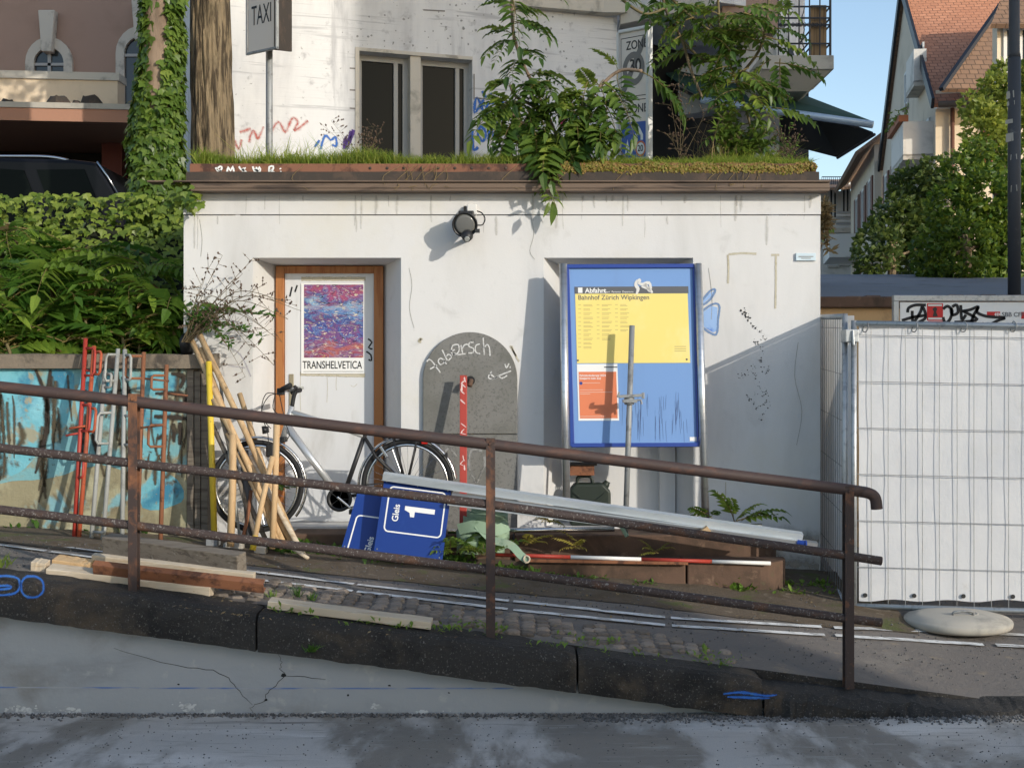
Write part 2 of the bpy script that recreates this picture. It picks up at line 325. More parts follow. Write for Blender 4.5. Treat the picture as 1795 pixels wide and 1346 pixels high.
def translucent(m, amt, col):
    nt = m.node_tree; b = nt.nodes['Principled BSDF']; t = _n(nt, 'ShaderNodeBsdfTranslucent'); t.inputs[0].default_value = (*col, 1); mx = _n(nt, 'ShaderNodeMixShader'); mx.inputs[0].default_value = amt
    nt.links.new(b.outputs[0], mx.inputs[1]); nt.links.new(t.outputs[0], mx.inputs[2]); nt.links.new(mx.outputs[0], nt.nodes['Material Output'].inputs[0])
translucent(m_tarp, .22, (.8, .78, .74))
m_asph = mat('blue_grey_asphalt', (.15, .16, .18), .7, layers=[((.14, .145, .155), 1, .5, .7, (.3, 2, 1)), ((.07, .07, .075), 2, .55, .7)], bump=[(60, .3, .004)])
m_orwall = mat('ochre_render_wall', (.62, .40, .20), .9, layers=[((.30, .18, .09), 2, .5, .7), ((.5, .35, .19), 7, .6, .72)], bump=[(40, .3, .004)])
m_hwall = mat('house_beige', (.62, .54, .43), .9, layers=[((.52, .45, .35), 1, .5, .7)])
m_hcream = mat('house_cream', (.74, .63, .47), .9, layers=[((.52, .42, .30), .8, .5, .7)])
m_hwhite = mat('house_white', (.72, .69, .63), .9, layers=[((.48, .46, .42), .8, .5, .7)])
m_shut = mat('shutter_brown', (.14, .065, .045), .7)
m_shutr = mat('shutter_red', (.33, .085, .04), .65)
m_dark = mat('interior_shade', (.012, .011, .01), .9)  # near-black colour stands in for the shade inside the shop fronts
m_dred = mat('dark_red_paint', (.13, .03, .022), .7)
m_awn = mat('green_awning_cloth', (.022, .06, .045), .85, layers=[((.03, .07, .055), 3, .5, .7)])
m_awnd = mat('dark_awning_cloth', (.02, .022, .024), .9)
m_awnbar = mat('pale_blue_bar', (.36, .45, .55), .4, .3)
m_iron = mat('wrought_iron', (.02, .022, .028), .5)
m_reed = mat('reed_screen', (.26, .17, .09), .9, layers=[((.14, .09, .05), 30, .5, .62, (1, 1, .05))])
m_terra = mat('terracotta_pot', (.35, .13, .06), .8)
m_strap = mat('green_webbing', (.27, .38, .27), .85, layers=[((.38, .44, .31), 4, .5, .7), ((.16, .24, .16), 10, .56, .7)], bump=[(150, .4, .002)])
m_can = mat('jerrycan_green', (.02, .03, .022), .5, layers=[((.035, .045, .032), 5, .5, .7)])
m_cyan = mat('cyan_spray_paint', (.16, .45, .53), .85, layers=[((.26, .56, .64), 3, .48, .7), ((.05, .22, .34), 2.4, .5, .66), ((.34, .33, .24), 4, .53, .62), ((.10, .085, .06), 6, .58, .70), ((.06, .05, .04), 18, .64, .70), ((.30, .27, .18), 40, .62, .68)], bump=[(30, .5, .01)])
m_cwall = mat('stained_concrete_wall', (.30, .27, .17), .92, layers=[((.44, .42, .28), 2.2, .5, .66), ((.20, .165, .10), 3, .50, .66), ((.22, .42, .46), 3.2, .56, .66), ((.08, .07, .05), 5, .60, .72), ((.5, .48, .38), 25, .68, .74)], bump=[(28, .6, .012), (90, .4, .004)])
m_coping = mat('coping_concrete', (.2, .165, .125), .95, layers=[((.07, .06, .05), 4, .5, .66), ((.19, .165, .13), 9, .58, .7)], bump=[(26, .7, .012)])
m_sprayk = spray(mat('dark_brown_spray', (.045, .034, .026), .85, layers=[((.10, .08, .05), 6, .55, .7)], bump=[(30, .5, .01)]), .1, .8, .5, 18, .92)
m_sprayb = spray(mat('blue_spray', (.03, .14, .50), .8, layers=[((.06, .2, .48), 20, .5, .7)]), .1, .9, .55, 30, .92)
m_spraylb = mat('pale_blue_spray', (.30, .46, .74), .75, layers=[((.10, .22, .62), 6, .5, .62)])
m_sprayr = spray(mat('red_spray', (.52, .10, .07), .8, layers=[((.62, .3, .25), 9, .5, .68)]), .2, 1.2, .8, 16, .7)
m_spraym = spray(mat('magenta_spray', (.36, .03, .10), .8))
m_sprayp = spray(mat('violet_spray', (.10, .05, .25), .8))
m_chalk = spray(mat('chalk', (.60, .60, .59), .95, layers=[((.30, .30, .29), 70, .52, .62)]), .1, .5, .6, 90)
m_chalkf = spray(mat('smeared_chalk', (.36, .36, .35), .95, layers=[((.2, .2, .19), 18, .45, .6)]), .1, .9, .5, 30, .75)
m_residue = spray(mat('glue_residue', (.50, .46, .36), .9, layers=[((.42, .38, .28), 30, .5, .65)]), .0, .4, .5, 40)
m_bluebd = mat('weathered_blue_board', (.16, .30, .58), .5, layers=[((.15, .27, .52), 2, .48, .7, (1, 1, .3)), ((.03, .07, .2), 14, .66, .74, (1.4, 1, .1)), ((.25, .37, .58), 40, .7, .75)])
m_yelp = mat('yellow_timetable', (.82, .66, .20), .55, layers=[((.84, .70, .28), 2, .5, .7)])
m_orp = mat('orange_notice', (.68, .20, .09), .55, layers=[((.66, .2, .1), 3, .5, .7)])
m_greyp = mat('grey_print', (.10, .105, .115), .55)
m_bluep = mat('pale_plaque', (.55, .66, .72), .5)
m_gravel = mat('gravel', (.13, .125, .12), .9, island=.5)
m_sbbred = mat('signal_red', (.55, .02, .02), .5)
m_zone = mat('sign_face', (.74, .65, .57), .45)
m_zonegrey = mat('sign_ring_grey', (.17, .16, .15), .5)
m_signblue = mat('sign_blue', (.02, .09, .38), .5)
m_signor = mat('sign_orange_ring', (.6, .16, .05), .5)
def tilemat(name, c1, c2, c3, sc_=1.0):
    m = bpy.data.materials.new(name); m.use_nodes = True; nt = m.node_tree; b = nt.nodes['Principled BSDF']; b.inputs['Roughness'].default_value = .85
    uv = _n(nt, 'ShaderNodeUVMap'); br = _n(nt, 'ShaderNodeTexBrick'); nt.links.new(uv.outputs[0], br.inputs[0])
    br.inputs['Color1'].default_value = (*c1, 1); br.inputs['Color2'].default_value = (*c2, 1); br.inputs['Mortar'].default_value = (*c3, 1)
    br.inputs['Scale'].default_value = 1; br.inputs['Brick Width'].default_value = .2 * sc_; br.inputs['Row Height'].default_value = .17 * sc_
    br.inputs['Mortar Size'].default_value = .012; br.inputs['Mortar Smooth'].default_value = .3
    nz = _ramp(nt, _noise(nt, uv.outputs[0], .6, 5), .4, .7); c = _mix(nt, nz, br.outputs[0], c2)
    nt.links.new(c, b.inputs['Base Color'])
    bp = _n(nt, 'ShaderNodeBump'); bp.inputs['Distance'].default_value = .03; bp.invert = True
    nt.links.new(br.outputs['Fac'], bp.inputs['Height']); nt.links.new(bp.outputs[0], b.inputs['Normal']); return m
m_tile = tilemat('orange_clay_tiles', (.54, .25, .145), (.44, .195, .11), (.2, .1, .06), 1.15)
m_tileb = tilemat('brown_clay_tiles', (.26, .16, .10), (.21, .13, .085), (.09, .06, .04), 1.15)
def art_mat():
    m = bpy.data.materials.new('abstract_print'); m.use_nodes = True; nt = m.node_tree; b = nt.nodes['Principled BSDF']; b.inputs['Roughness'].default_value = .5
    tc = _n(nt, 'ShaderNodeTexCoord'); co = tc.outputs['Object']
    n1 = _noise(nt, co, 5, 4, .55, (1, 1, 2.2), dist=2.2); n2 = _noise(nt, co, 11, 3, .55, (1.2, 1, 3.5), dist=2.5)
    r = _n(nt, 'ShaderNodeValToRGB'); nt.links.new(n1, r.inputs[0]); e = r.color_ramp
    cs = [(.0, (.02, .015, .06)), (.36, (.03, .03, .17)), (.42, (.08, .13, .42)), (.45, (.22, .42, .6)), (.47, (.05, .05, .22)), (.50, (.14, .05, .2)), (.53, (.38, .07, .17)), (.55, (.06, .03, .14)), (.58, (.55, .14, .10)), (.61, (.1, .05, .2)), (.66, (.62, .45, .14)), (.72, (.2, .22, .45)), (.8, (.65, .5, .5))]
    e.elements[0].position = 0; e.elements[0].color = (*cs[0][1], 1); e.elements[1].position = 1; e.elements[1].color = (.2, .1, .3, 1)
    for p, c in cs[1:]: x = e.elements.new(p); x.color = (*c, 1)
    sx = _n(nt, 'ShaderNodeSeparateXYZ'); nt.links.new(co, sx.inputs[0])
    ad = _n(nt, 'ShaderNodeMath', operation='MULTIPLY_ADD'); nt.links.new(_noise(nt, co, 4, 3, .5, (1, 1, 1.5), dist=1), ad.inputs[0]); ad.inputs[1].default_value = .35; nt.links.new(sx.outputs[2], ad.inputs[2])
    z = _n(nt, 'ShaderNodeMapRange'); nt.links.new(ad.outputs[0], z.inputs[0]); z.inputs[1].default_value = .28; z.inputs[2].default_value = .92
    rb_ = _n(nt, 'ShaderNodeValToRGB'); nt.links.new(z.outputs[0], rb_.inputs[0]); eb = rb_.color_ramp; eb.elements[0].color = (.30, .05, .07, 1); eb.elements[1].color = (.24, .05, .13, 1)
    for p_, c_ in ((.12, (.55, .16, .06)), (.24, (.12, .06, .22)), (.4, (.06, .07, .3)), (.52, (.03, .05, .18)), (.62, (.14, .3, .55)), (.7, (.3, .5, .62)), (.76, (.06, .06, .2)), (.86, (.4, .07, .15))): q_ = eb.elements.new(p_); q_.color = (*c_, 1)
    c = _mix(nt, .55, r.outputs[0], rb_.outputs[0])
    f = _ramp(nt, n2, .60, .64); c = _mix(nt, f, c, (.62, .56, .42))
    g = _ramp(nt, _noise(nt, co, 14, 3, .5, (1, 1, 5), dist=2.5), .60, .64); c = _mix(nt, g, c, (.012, .01, .025))
    nt.links.new(c, b.inputs['Base Color']); return m
m_art = art_mat()
# ================================================================ SETTING
def sheet(name, xs, ys, zf, m, smooth=True):
    vs = [V((x, y, zf(x, y))) for y in ys for x in xs]; n = len(xs)
    fs = [(j * n + i, j * n + i + 1, (j + 1) * n + i + 1, (j + 1) * n + i) for j in range(len(ys) - 1) for i in range(n - 1)]
    return struct(MB().add(vs, fs).build(name, m, None, smooth, recalc=False))
def rng(a, b, s):
    n = max(1, round((b - a) / s)); return [a + (b - a) * i / n for i in range(n + 1)]
road = sheet('road', rng(-60, 60, 5), rng(-70, -1, 5) + rng(0, 7.1, .5) + [7.26], lambda x, y: 0.0, m_roadc)
def footz(x, y): return gz(x, y) + .008 * mnoise.noise(V((x * 2.2, y * 2.2, 0)))
footway = sheet('footway', rng(-8, 12, .16), rng(7.36, 9.0, .12) + rng(9.12, 12.1, .3), footz, m_foot)
vs = []; xs = rng(-8, 12, .16)
for x in xs: vs += [V((x, 7.36, footz(x, 7.36))), V((x, 7.36, -.1))]
MB().add(vs, [(2 * i, 2 * i + 1, 2 * i + 3, 2 * i + 2) for i in range(len(xs) - 1)]).build('edge_face', m_kerb, footway, recalc=False)
# the bare-soil verge between the marking and the hut, with an uneven edge
def verge():
    xs = rng(-8, 2.7, .12); vs = []; fs = []
    rows = 9
    for i, x in enumerate(xs):
        e = 8.58 + .10 * mnoise.noise(V((x * .8, 3, 0))) + .06 * mnoise.noise(V((x * 3.1, 9, 0))) - .03 * x
        for j in range(rows):
            y = e + (9.98 - e) * j / (rows - 1)
            lift = .006 + (.022 * sstep(0, .4, (y - e))) + .02 * mnoise.noise(V((x * 4, y * 4, 5))) * sstep(0, .3, y - e)
            vs.append(V((x, y, gz(x, y) + max(lift, .004) + .008 * mnoise.noise(V((x * 2.2, y * 2.2, 0))))))
    for i in range(len(xs) - 1):
        for j in range(rows - 1): a = i * rows + j; fs.append((a, a + rows, a + rows + 1, a + 1))
    return struct(MB().add(vs, fs).build('soil_verge', m_soil, None, True, recalc=False))
verge()
upper = sheet('upper_street', rng(-80, -12, 8) + rng(-10, 12, .5) + rng(16, 80, 8), rng(12.0, 24, .5) + rng(30, 120, 10) + rng(160, 500, 40), tz, m_asph)
# bed behind the blue wall, climbing to the upper street
bedz = lambda x, y: 1.96 + (2.56 - 1.96) * sstep(10.0, 12.0, y) + .05 * mnoise.noise(V((x * 2, y * 2, 3)))
sheet('planting_bed', rng(-9, -2.57, .3), rng(9.95, 12.05, .2), bedz, m_soil)
# lane marking: two broken lines, each dash a flat strip
far = [(-330, 905), (107, 960), (113, 960.5), (420, 1001), (427, 1002), (620, 1026), (626, 1027), (892, 1055), (900, 1056), (1166, 1084), (1176, 1085), (1440, 1101), (1462, 1102), (1720, 1112), (1742, 1113), (2000, 1124)]
near = [(-330, 914), (80, 968), (88, 969), (405, 1013), (415, 1014), (618, 1038), (626, 1039), (890, 1070), (900, 1071), (1166, 1098), (1178, 1099), (1446, 1115), (1464, 1116), (1724, 1132), (1746, 1133), (2000, 1147)]
for line in (far, near):
    for i in range(0, len(line), 2):
        a, b = line[i], line[i + 1]
        mb = MB(); n = 8; vs = []
        for k in range(n + 1):
            px = a[0] + (b[0] - a[0]) * k / n; py = a[1] + (b[1] - a[1]) * k / n
            g = G(px, py); dirn = V((1, -.09, 0)); sd = V((.09, 1, 0)).normalized()
            for sgn in (-1, 1):
                q = g + sd * (.032 * sgn * (1 if g.x < 1 else .9)); vs.append(V((q.x, q.y, gz(q.x, q.y) + .0105)))
        mb.add(vs, [(2 * k, 2 * k + 1, 2 * k + 3, 2 * k + 2) for k in range(n)]).build('marking_dash', m_line, footway, recalc=False)
# ---- retaining wall below the footway, kerb blocks on top
rw = thing('retaining_wall', 'low grey rendered retaining wall with cracks and a thin blue line beside the road', 'wall', (0, 7.22, 0))
xs = rng(-8, 2.75, .25); vs = []
for x in xs: vs += [V((x, 7.22, -.05)), V((x, 7.22, max(.02, gz(x, 7.3) - .19))), V((x, 7.42, max(.02, gz(x, 7.3) - .19)))]
MB().add(vs, [(3 * i + j, 3 * i + 3 + j, 3 * i + 4 + j, 3 * i + 1 + j) for i in range(len(xs) - 1) for j in (0, 1)]).build('wall_face', m_retain, rw, recalc=False)
wf = lambda px, py: P(px, py, 7.218)
cr = [[(490, 1140), (487, 1150), (494, 1160), (492, 1172), (500, 1182), (497, 1190), (478, 1205), (466, 1217), (463, 1228), (446, 1234), (440, 1242), (446, 1256)],
      [(200, 1135), (260, 1154), (330, 1168), (375, 1174), (400, 1188), (415, 1206), (428, 1222), (441, 1234)], [(500, 1184), (535, 1186), (570, 1191)]]
cr = [[(x + R.uniform(-2, 2), y + R.uniform(-1.5, 1.5)) for x, y in L_] for L_ in cr]
for L_ in cr:
    L2 = []
    for (x0, y0), (x1, y1) in zip(L_, L_[1:]):
        for t_ in (0, .35, .7): L2.append((x0 + (x1 - x0) * t_ + R.uniform(-1.6, 1.6), y0 + (y1 - y0) * t_ + R.uniform(-1.4, 1.4)))
    strokes('crack', [L2 + [L_[-1]]], .0028, wf, (0, -1, 0), mat('crack_shadow', (.06, .058, .055), .95), rw, 1, True)
strokes('blue_line', [[(-20, 1204), (200, 1205), (440, 1206), (620, 1206), (800, 1206), (900, 1206)]], .006, wf, (0, -1, 0), mat('blue_chalk_line', (.12, .19, .40), .9, layers=[((.34, .35, .36), 6, .42, .6, (.5, 1, 6))]), rw, 3)
mb = MB()
for px, py, r in ((497, 1183, 4.5), (313, 1199, 2), (683, 1201, 3), (610, 1218, 2.5), (787, 1214, 2), (466, 1226, 3)):
    c = wf(px, py); mb.add([c + V((math.cos(a) * r * .0032 * R.uniform(.6, 1.3), 0, math.sin(a) * r * .0032 * R.uniform(.4, .9))) for a in [k * .9 for k in range(7)]], [tuple(range(7))])
stuff(mb.build('spalled_hole', m_black, rw, recalc=False))
m_efflo = mat('lime_bloom', (.56, .57, .56), .95, layers=[((.36, .37, .37), 16, .44, .58)])
mb = MB()
for px, py, w_, h_ in ((40, 1243, 70, 9), (125, 1245, 40, 7), (330, 1240, 34, 15), (365, 1247, 30, 8), (740, 1247, 60, 8), (560, 1250, 60, 5), (660, 1238, 14, 5)):
    for k in range(26):
        a = R.gauss(0, .38) * w_; b = R.gauss(0, .35) * h_; s = R.uniform(1.5, 6) * (1 - min(.7, abs(a) / w_)); c = wf(px + a, min(1257, py + b)) - V((0, .0006 + .00004 * k, 0))
        mb.add([c + V((math.cos(t) * s * .0032 * R.uniform(.5, 1.5), 0, math.sin(t) * s * .002 * R.uniform(.5, 1.4))) for t in [q * 1.05 for q in range(6)]], [tuple(range(6))])
mb.build('lime_bloom', m_efflo, rw, recalc=False)
kerb = struct(thing('kerb', None, None, (0, 7.3, 0)))
def kerb_block(x0, x1, broken=False):
    prof = [(7.13, -.215), (7.127, -.16), (7.124, -.10), (7.126, -.05), (7.14, -.016), (7.17, 0), (7.26, .002), (7.42, .004), (7.42, -.215)]
    xs = rng(x0, x1, .045); vs = []; n = len(prof)
    for i, x in enumerate(xs):
        z = max(gz(x, 7.3), .05); e = .006 if 0 < i < len(xs) - 1 else -.006
        for (y, h) in prof:
            nz = .005 * mnoise.noise(V((x * 4, y * 9, h * 9))) + .006 * mnoise.noise(V((x * 17, y * 21, h * 21)))
            vs.append(V((x, y + (nz if y < 7.4 else 0), max(-.02, z + h + nz + (e - .006 if h > -.02 else 0)))))
    fs = [(i * n + j, i * n + (j + 1) % n, (i + 1) * n + (j + 1) % n, (i + 1) * n + j) for i in range(len(xs) - 1) for j in range(n)]
    fs += [tuple(range(n)), tuple((len(xs) - 1) * n + j for j in range(n))[::-1]]
    MB().add(vs, fs).build('kerb_block', m_kerb, kerb, False)
kx = lambda px: (px - CX) * 7.15 / F
for a, b in ((-1500, -680), (-676, -116), (-112, 449), (453, 1010), (1014, 1335)): kerb_block(kx(a), kx(b))
# crumbled asphalt edge where the kerb ends
xs = rng(kx(1337), 4.2, .035); vs = []; prof = [(7.10, -.25), (7.12, -.06), (7.16, -.02), (7.3, -.004), (7.42, 0)]
for x in xs:
    z = max(gz(x, 7.3), .06) * .8
    for j, (y, h) in enumerate(prof):
        a = .05 * mnoise.noise(V((x * 14, j * 3.3, 1))) + .04 * mnoise.noise(V((x * 37, j * 7, 2)))
        vs.append(V((x, y + (a if j < 4 else 0), max(-.03, z + h + (.35 * a if 0 < j < 4 else 0)))))
MB().add(vs, [(i * 5 + j, i * 5 + j + 1, i * 5 + 6 + j, i * 5 + 5 + j) for i in range(len(xs) - 1) for j in range(4)]).build('broken_edge', m_kerb, kerb, False, recalc=False)
# cobbles in arcs between kerb and marking: each stone its own piece
def stone_mesh(sd):
    r = random.Random(sd); a, b, h = .048, .044, .028; vs = []
    for z, k in ((-.03, 1.0), (h * .6, .97), (h, .74)):
        for i in range(8):
            an = 2 * math.pi * (i + .5) / 8; cx, sy = math.cos(an), math.sin(an); p = 1 / max(abs(cx), abs(sy)) ** .75
            vs.append(V((cx * p * a * k * r.uniform(.93, 1.05), sy * p * b * k * r.uniform(.93, 1.05), z + r.uniform(-.003, .003))))
    fs = [(8 * j + i, 8 * j + (i + 1) % 8, 8 * j + 8 + (i + 1) % 8, 8 * j + 8 + i) for j in (0, 1) for i in range(8)] + [tuple(range(16, 24))]
    return MB().add(vs, fs).mesh('cobblestone', m_cobble, smooth=False)
stones = [stone_mesh(i) for i in range(6)]
cnt = 0
for row in range(-5, 22):
    for fan in range(-3, 4):
        for k in range(9):
            t = (k - 4) / 4 * .82
            x = fan * .80 + .46 * math.sin(t) * 1.0 + .0; y = 7.36 + row * .092 + .34 * (math.cos(t) - .68)
            x += R.uniform(-.006, .006); y += R.uniform(-.006, .006)
            p = V((x, y, 0)); ln = 8.0 - .115 * x - .02
            fade = sstep(.9, 1.7, x + .4 * mnoise.noise(V((x * 2, y * 3, 0))))
            if y < 7.445 or y > ln - .03 or x < -2.35 or R.random() < fade or cnt >= 300: continue
            if mnoise.noise(V((x * 1.7, y * 2.5, 4))) > .52: continue
            M = Matrix.Translation((x, y, gz(x, y) - .012 + R.uniform(-.004, .004))) @ Matrix.Rotation(-t + R.uniform(-.1, .1), 4, 'Z') @ Matrix.Diagonal((R.uniform(.86, 1.0), R.uniform(.86, 1.0), 1, 1))
            inst(R.choice(stones), 'cobblestone', footway, M); cnt += 1
# loose gravel at the foot of the wall
def gravel(name, spots, n, smin, smax):
    mb = MB()
    for _ in range(n):
        x, y, z = spots(); s = R.uniform(smin, smax); c = V((x, y, z + s * .3))
        vs = [c + V((R.uniform(.6, 1) * s * dx, R.uniform(.6, 1) * s * dy, R.uniform(.5, .9) * s * dz)) for dx, dy, dz in ((1, 0, 0), (0, 1, 0), (-1, 0, 0), (0, -1, 0), (0, 0, 1), (0, 0, -1))]
        mb.add(vs, [(0, 1, 4), (1, 2, 4), (2, 3, 4), (3, 0, 4), (1, 0, 5), (2, 1, 5), (3, 2, 5), (0, 3, 5)])
    return mb
def gsp():
    x = R.choice((R.uniform(-3.4, .6), R.uniform(.4, 3.4), R.uniform(.4, 3.4))); s = .04 if x < .4 else .075
    return x, 7.19 - abs(R.gauss(0, s)), 0
tag(gravel('gravel', gsp, 4200, .004, .015).build('loose_gravel', m_gravel, None, recalc=False), 'loose grey gravel strewn along the foot of the retaining wall', 'gravel', kind='stuff')
def gsp2():
    x = R.uniform(-3.5, 3.8); y = R.uniform(7.5, 9.6); return x, y, gz(x, y) + (.02 if y > 8.6 else .004)
def gsp3(): return R.uniform(-3.4, 3.4), R.uniform(5.6, 7.1), 0
tag(gravel('grit', gsp3, 1500, .002, .007).build('road_grit', m_gravel, None, recalc=False), 'fine grit scattered over the road surface', 'grit', kind='stuff')
tag(gravel('grit', gsp2, 2600, .003, .010).build('scattered_grit', m_gravel, None, recalc=False), 'grit and small stones scattered over the bare verge', 'grit', kind='stuff')
# side slope wall on the right, upper street edge
ow = thing('ochre_wall', 'ochre rendered retaining wall behind the mesh fence', 'wall', (4.5, 12, .3))
MB().box(2.42, 12, 11.98, 12.3, .2, 2.56).build('wall_body', m_orwall, ow, bevel=.01)
MB().box(2.42, 12, 11.90, 12.34, 2.56, 2.66).build('coping', m_sandst, ow, bevel=.012)
# cobbled border along the upper street edge
mb = MB()
for i in range(60):
    for j in range(5):
        x = 2.5 + i * .16 + (j % 2) * .08; y = 12.46 + j * .19 + .0 * x
        if j > 0 and x < 2.5 + j * .9: continue
        z = tz(x, y) + .004; a = R.uniform(.062, .072)
        mb.box(x - a, x + a, y - .082, y + .082, z - .03, z + .035 + R.uniform(-.008, .008))
stuff(mb.build('border_setts', mat('border_sett', (.17, .12, .10), .85, island=.3, bump=[(40, .4, .004)]), upper))
# ================================================================ HUT
XL, XR, YF = (322 - CX) * 10 / F, (1438 - CX) * 10 / F, 10.0
hut = thing('utility_hut', 'white plastered flat-roofed hut with a plant-covered roof and two recessed bays', 'hut', (0, 10, .5))
zb, zt, ZS = .2, 3.33, 3.165
D0, D1, N0, N1, OT = -2.02, -.864, .247, 1.411, 2.832
d0, d1, n0, n1, ot = -1.897, -1.035, .4025, 1.285, 2.80
DB, NB = .74, .74
def quad(mb, *p): mb.add(p, [tuple(range(len(p)))])
mb = MB(); T = lambda x, z, y=YF: V((x, y, z))
xs_ = [XL, D0, D1, N0, N1, XR]
for i in range(5):
    a, b = xs_[i], xs_[i + 1]
    if i in (1, 3):
        quad(mb, T(a, zb), T(b, zb), T(b, DB), T(a, DB)); quad(mb, T(a, OT), T(b, OT), T(b, ZS - .004), T(a, ZS - .004))
    else: quad(mb, T(a, zb), T(b, zb), T(b, ZS - .004), T(a, ZS - .004))
for (A, B, a, b, bt) in ((D0, D1, d0, d1, DB), (N0, N1, n0, n1, NB)):
    YB = 10.36
    quad(mb, T(A, bt), T(A, OT), T(a, ot, YB), T(a, bt, YB)); quad(mb, T(B, OT), T(B, bt), T(b, bt, YB), T(b, ot, YB))
    quad(mb, T(A, OT), T(B, OT), T(b, ot, YB), T(a, ot, YB)); quad(mb, T(A, bt), T(a, bt, YB), T(b, bt, YB), T(B, bt))
quad(mb, T(n0, NB, 10.36), T(n1, NB, 10.36), T(n1, ot, 10.36), T(n0, ot, 10.36))
quad(mb, T(XL, ZS - .004), T(XR, ZS - .004), T(XR, ZS - .004, 10.03), T(XL, ZS - .004, 10.03))
for x in (XL, XR): quad(mb, T(x, zb), T(x, zb, 13), T(x, zt, 13), T(x, zt))
quad(mb, T(XL, zb, 13), T(XR, zb, 13), T(XR, zt, 13), T(XL, zt, 13))
mb.build('wall', m_plaster, hut, recalc=False)
MB().box(XL - .002, XR + .002, 9.993, 10.03, ZS + .004, zt).build('frieze_panel', m_plaster, hut)
MB().box(n0 + .78, n1 + .02, 10.26, 10.36, NB, 1.6).build('pilaster', m_plaster, hut)
# roof edge
roof = MB().box(-2.5, 2.36, 9.99, 13.0, 3.40, 3.545).build('roof', m_soil, hut)
MB().box(-2.47, 2.44, 9.86, 10.0, 3.331, 3.395).box(-2.8, 2.44, 9.84, 9.99, 3.398, 3.410).box(-2.47, 2.44, 9.853, 9.86, 3.352, 3.358).build('flashing', m_flash, roof, bevel=.004)
mb = MB(); xs = rng(-2.52, 2.375, .1)
for i in range(len(xs) - 1):
    a, b = xs[i], xs[i + 1]; h0 = 3.49 + .008 * mnoise.noise(V((a * 3, 1, 0))); h1 = 3.49 + .008 * mnoise.noise(V((b * 3, 1, 0)))
    mb.add([T(a, 3.412, 9.92), T(b, 3.412, 9.92), T(b, h1, 9.925), T(a, h0, 9.925), T(a, 3.412, 9.99), T(b, 3.412, 9.99), T(b, h1, 9.99), T(a, h0, 9.99)], [(0, 1, 2, 3), (3, 2, 6, 7), (0, 4, 5, 1)])
mb.build('bitumen_edge', m_darkband, roof, recalc=False)
MB().box(-2.5, 2.36, 9.955, 9.988, 3.48, 3.557).build('rust_edge', m_rustband, roof, bevel=.003)
mb = MB()
for i in range(26): mb.lathe([(.012, 0), (.01, .006), (.004, .008)], (-1.1 + i * .1315, 9.955, 3.522), (0, -1, 0), 8)
stuff(mb.build('rivet_row', m_darkband, roof))
rf = lambda px, py: P(px, py, 9.952)
strokes('scrawl', [[(378, 294), (384, 302), (389, 295), (386, 292), (381, 297), (388, 301)], [(398, 302), (400, 293), (404, 300), (408, 292), (410, 302)], [(419, 292), (423, 298), (430, 294), (425, 302)], [(424, 297), (433, 303)], [(443, 292), (447, 302), (450, 293)], [(446, 297), (456, 301), (455, 293), (450, 303)], [(472, 303), (472, 293), (479, 292), (478, 298), (473, 298), (481, 303)], [(491, 295), (492, 297)], [(491, 301), (493, 302)]], .011, rf, (0, -1, 0), m_white, roof, 2)
# ---- door
door = MB().box(d0 + .07, d1 - .075, 10.325, 10.36, .745, 2.765).build('door', m_door, hut, bevel=.003)
MB().box(d0 + .0, d0 + .068, 10.30, 10.359, .741, 2.797).build('door_frame', m_orange, hut, bevel=.004)
MB().box(d1 - .073, d1 - .0, 10.30, 10.359, .741, 2.797).build('door_frame', m_orange, hut, bevel=.004)
MB().box(d0 + .069, d1 - .074, 10.302, 10.359, 2.738, 2.797).build('door_frame', m_orange, hut, bevel=.004)
MB().box(d0 + .105, d0 + .142, 10.316, 10.324, 1.66, 1.93).build('handle_plate', mat('brass_plate', (.33, .29, .2), .5, .5), door, bevel=.003)
MB().tube([(d0 + .124, 10.316, 1.82), (d0 + .124, 10.27, 1.82), (d0 + .23, 10.265, 1.82)], .011).build('handle', m_grey, door, True)
pf = lambda px, py: P(px, py, 10.323)
strokes('scrawl', [[(645, 594), (652, 600), (646, 609), (653, 612)], [(642, 616), (650, 622), (651, 632), (646, 630)], [(512, 503), (508, 520)], [(521, 500), (517, 512)]], .010, pf, (0, -1, 0), m_black, door, 2)
strokes('drip', [[(573, 655), (574, 680), (573, 705)], [(590, 657), (589, 676), (590, 684)], [(527, 655), (526, 690), (527, 720)], [(615, 675), (620, 678), (626, 673)]], .003, pf, (0, -1, 0), m_residue, door, 2)
for q_ in ([(528, 489), (641, 489)], [(526, 655), (640, 658)]): strokes('torn_paper_strip', [q_], .028, pf, (0, -1, 0), m_residue, door, 1)
# poster
po = thing('poster', 'poster with swirling multicoloured print pasted on the white door', 'poster', tuple(P(583, 655, 10.318)))
pz = lambda px, py: P(px, py, 10.318)
a, b = pz(528, 497), pz(638, 655)
MB().box(a.x, b.x, 10.316, 10.321, b.z, a.z).build('paper', m_white, po)
a, b = pz(533, 499), pz(637, 627)
MB().box(a.x, b.x, 10.3145, 10.3158, b.z, a.z).build('print', m_art, po)
text('TRANSHELVETICA', m_black, po, pz(530.5, 646) + V((0, -.004, 0)), (1, 0, 0), (0, 0, 1), .088, sx=.665, bold=.0004)
MB().box(pz(532, 0).x, pz(637, 0).x, 10.3145, 10.3158, pz(0, 651.5).z, pz(0, 650.7).z).build('rule', m_greyp, po)
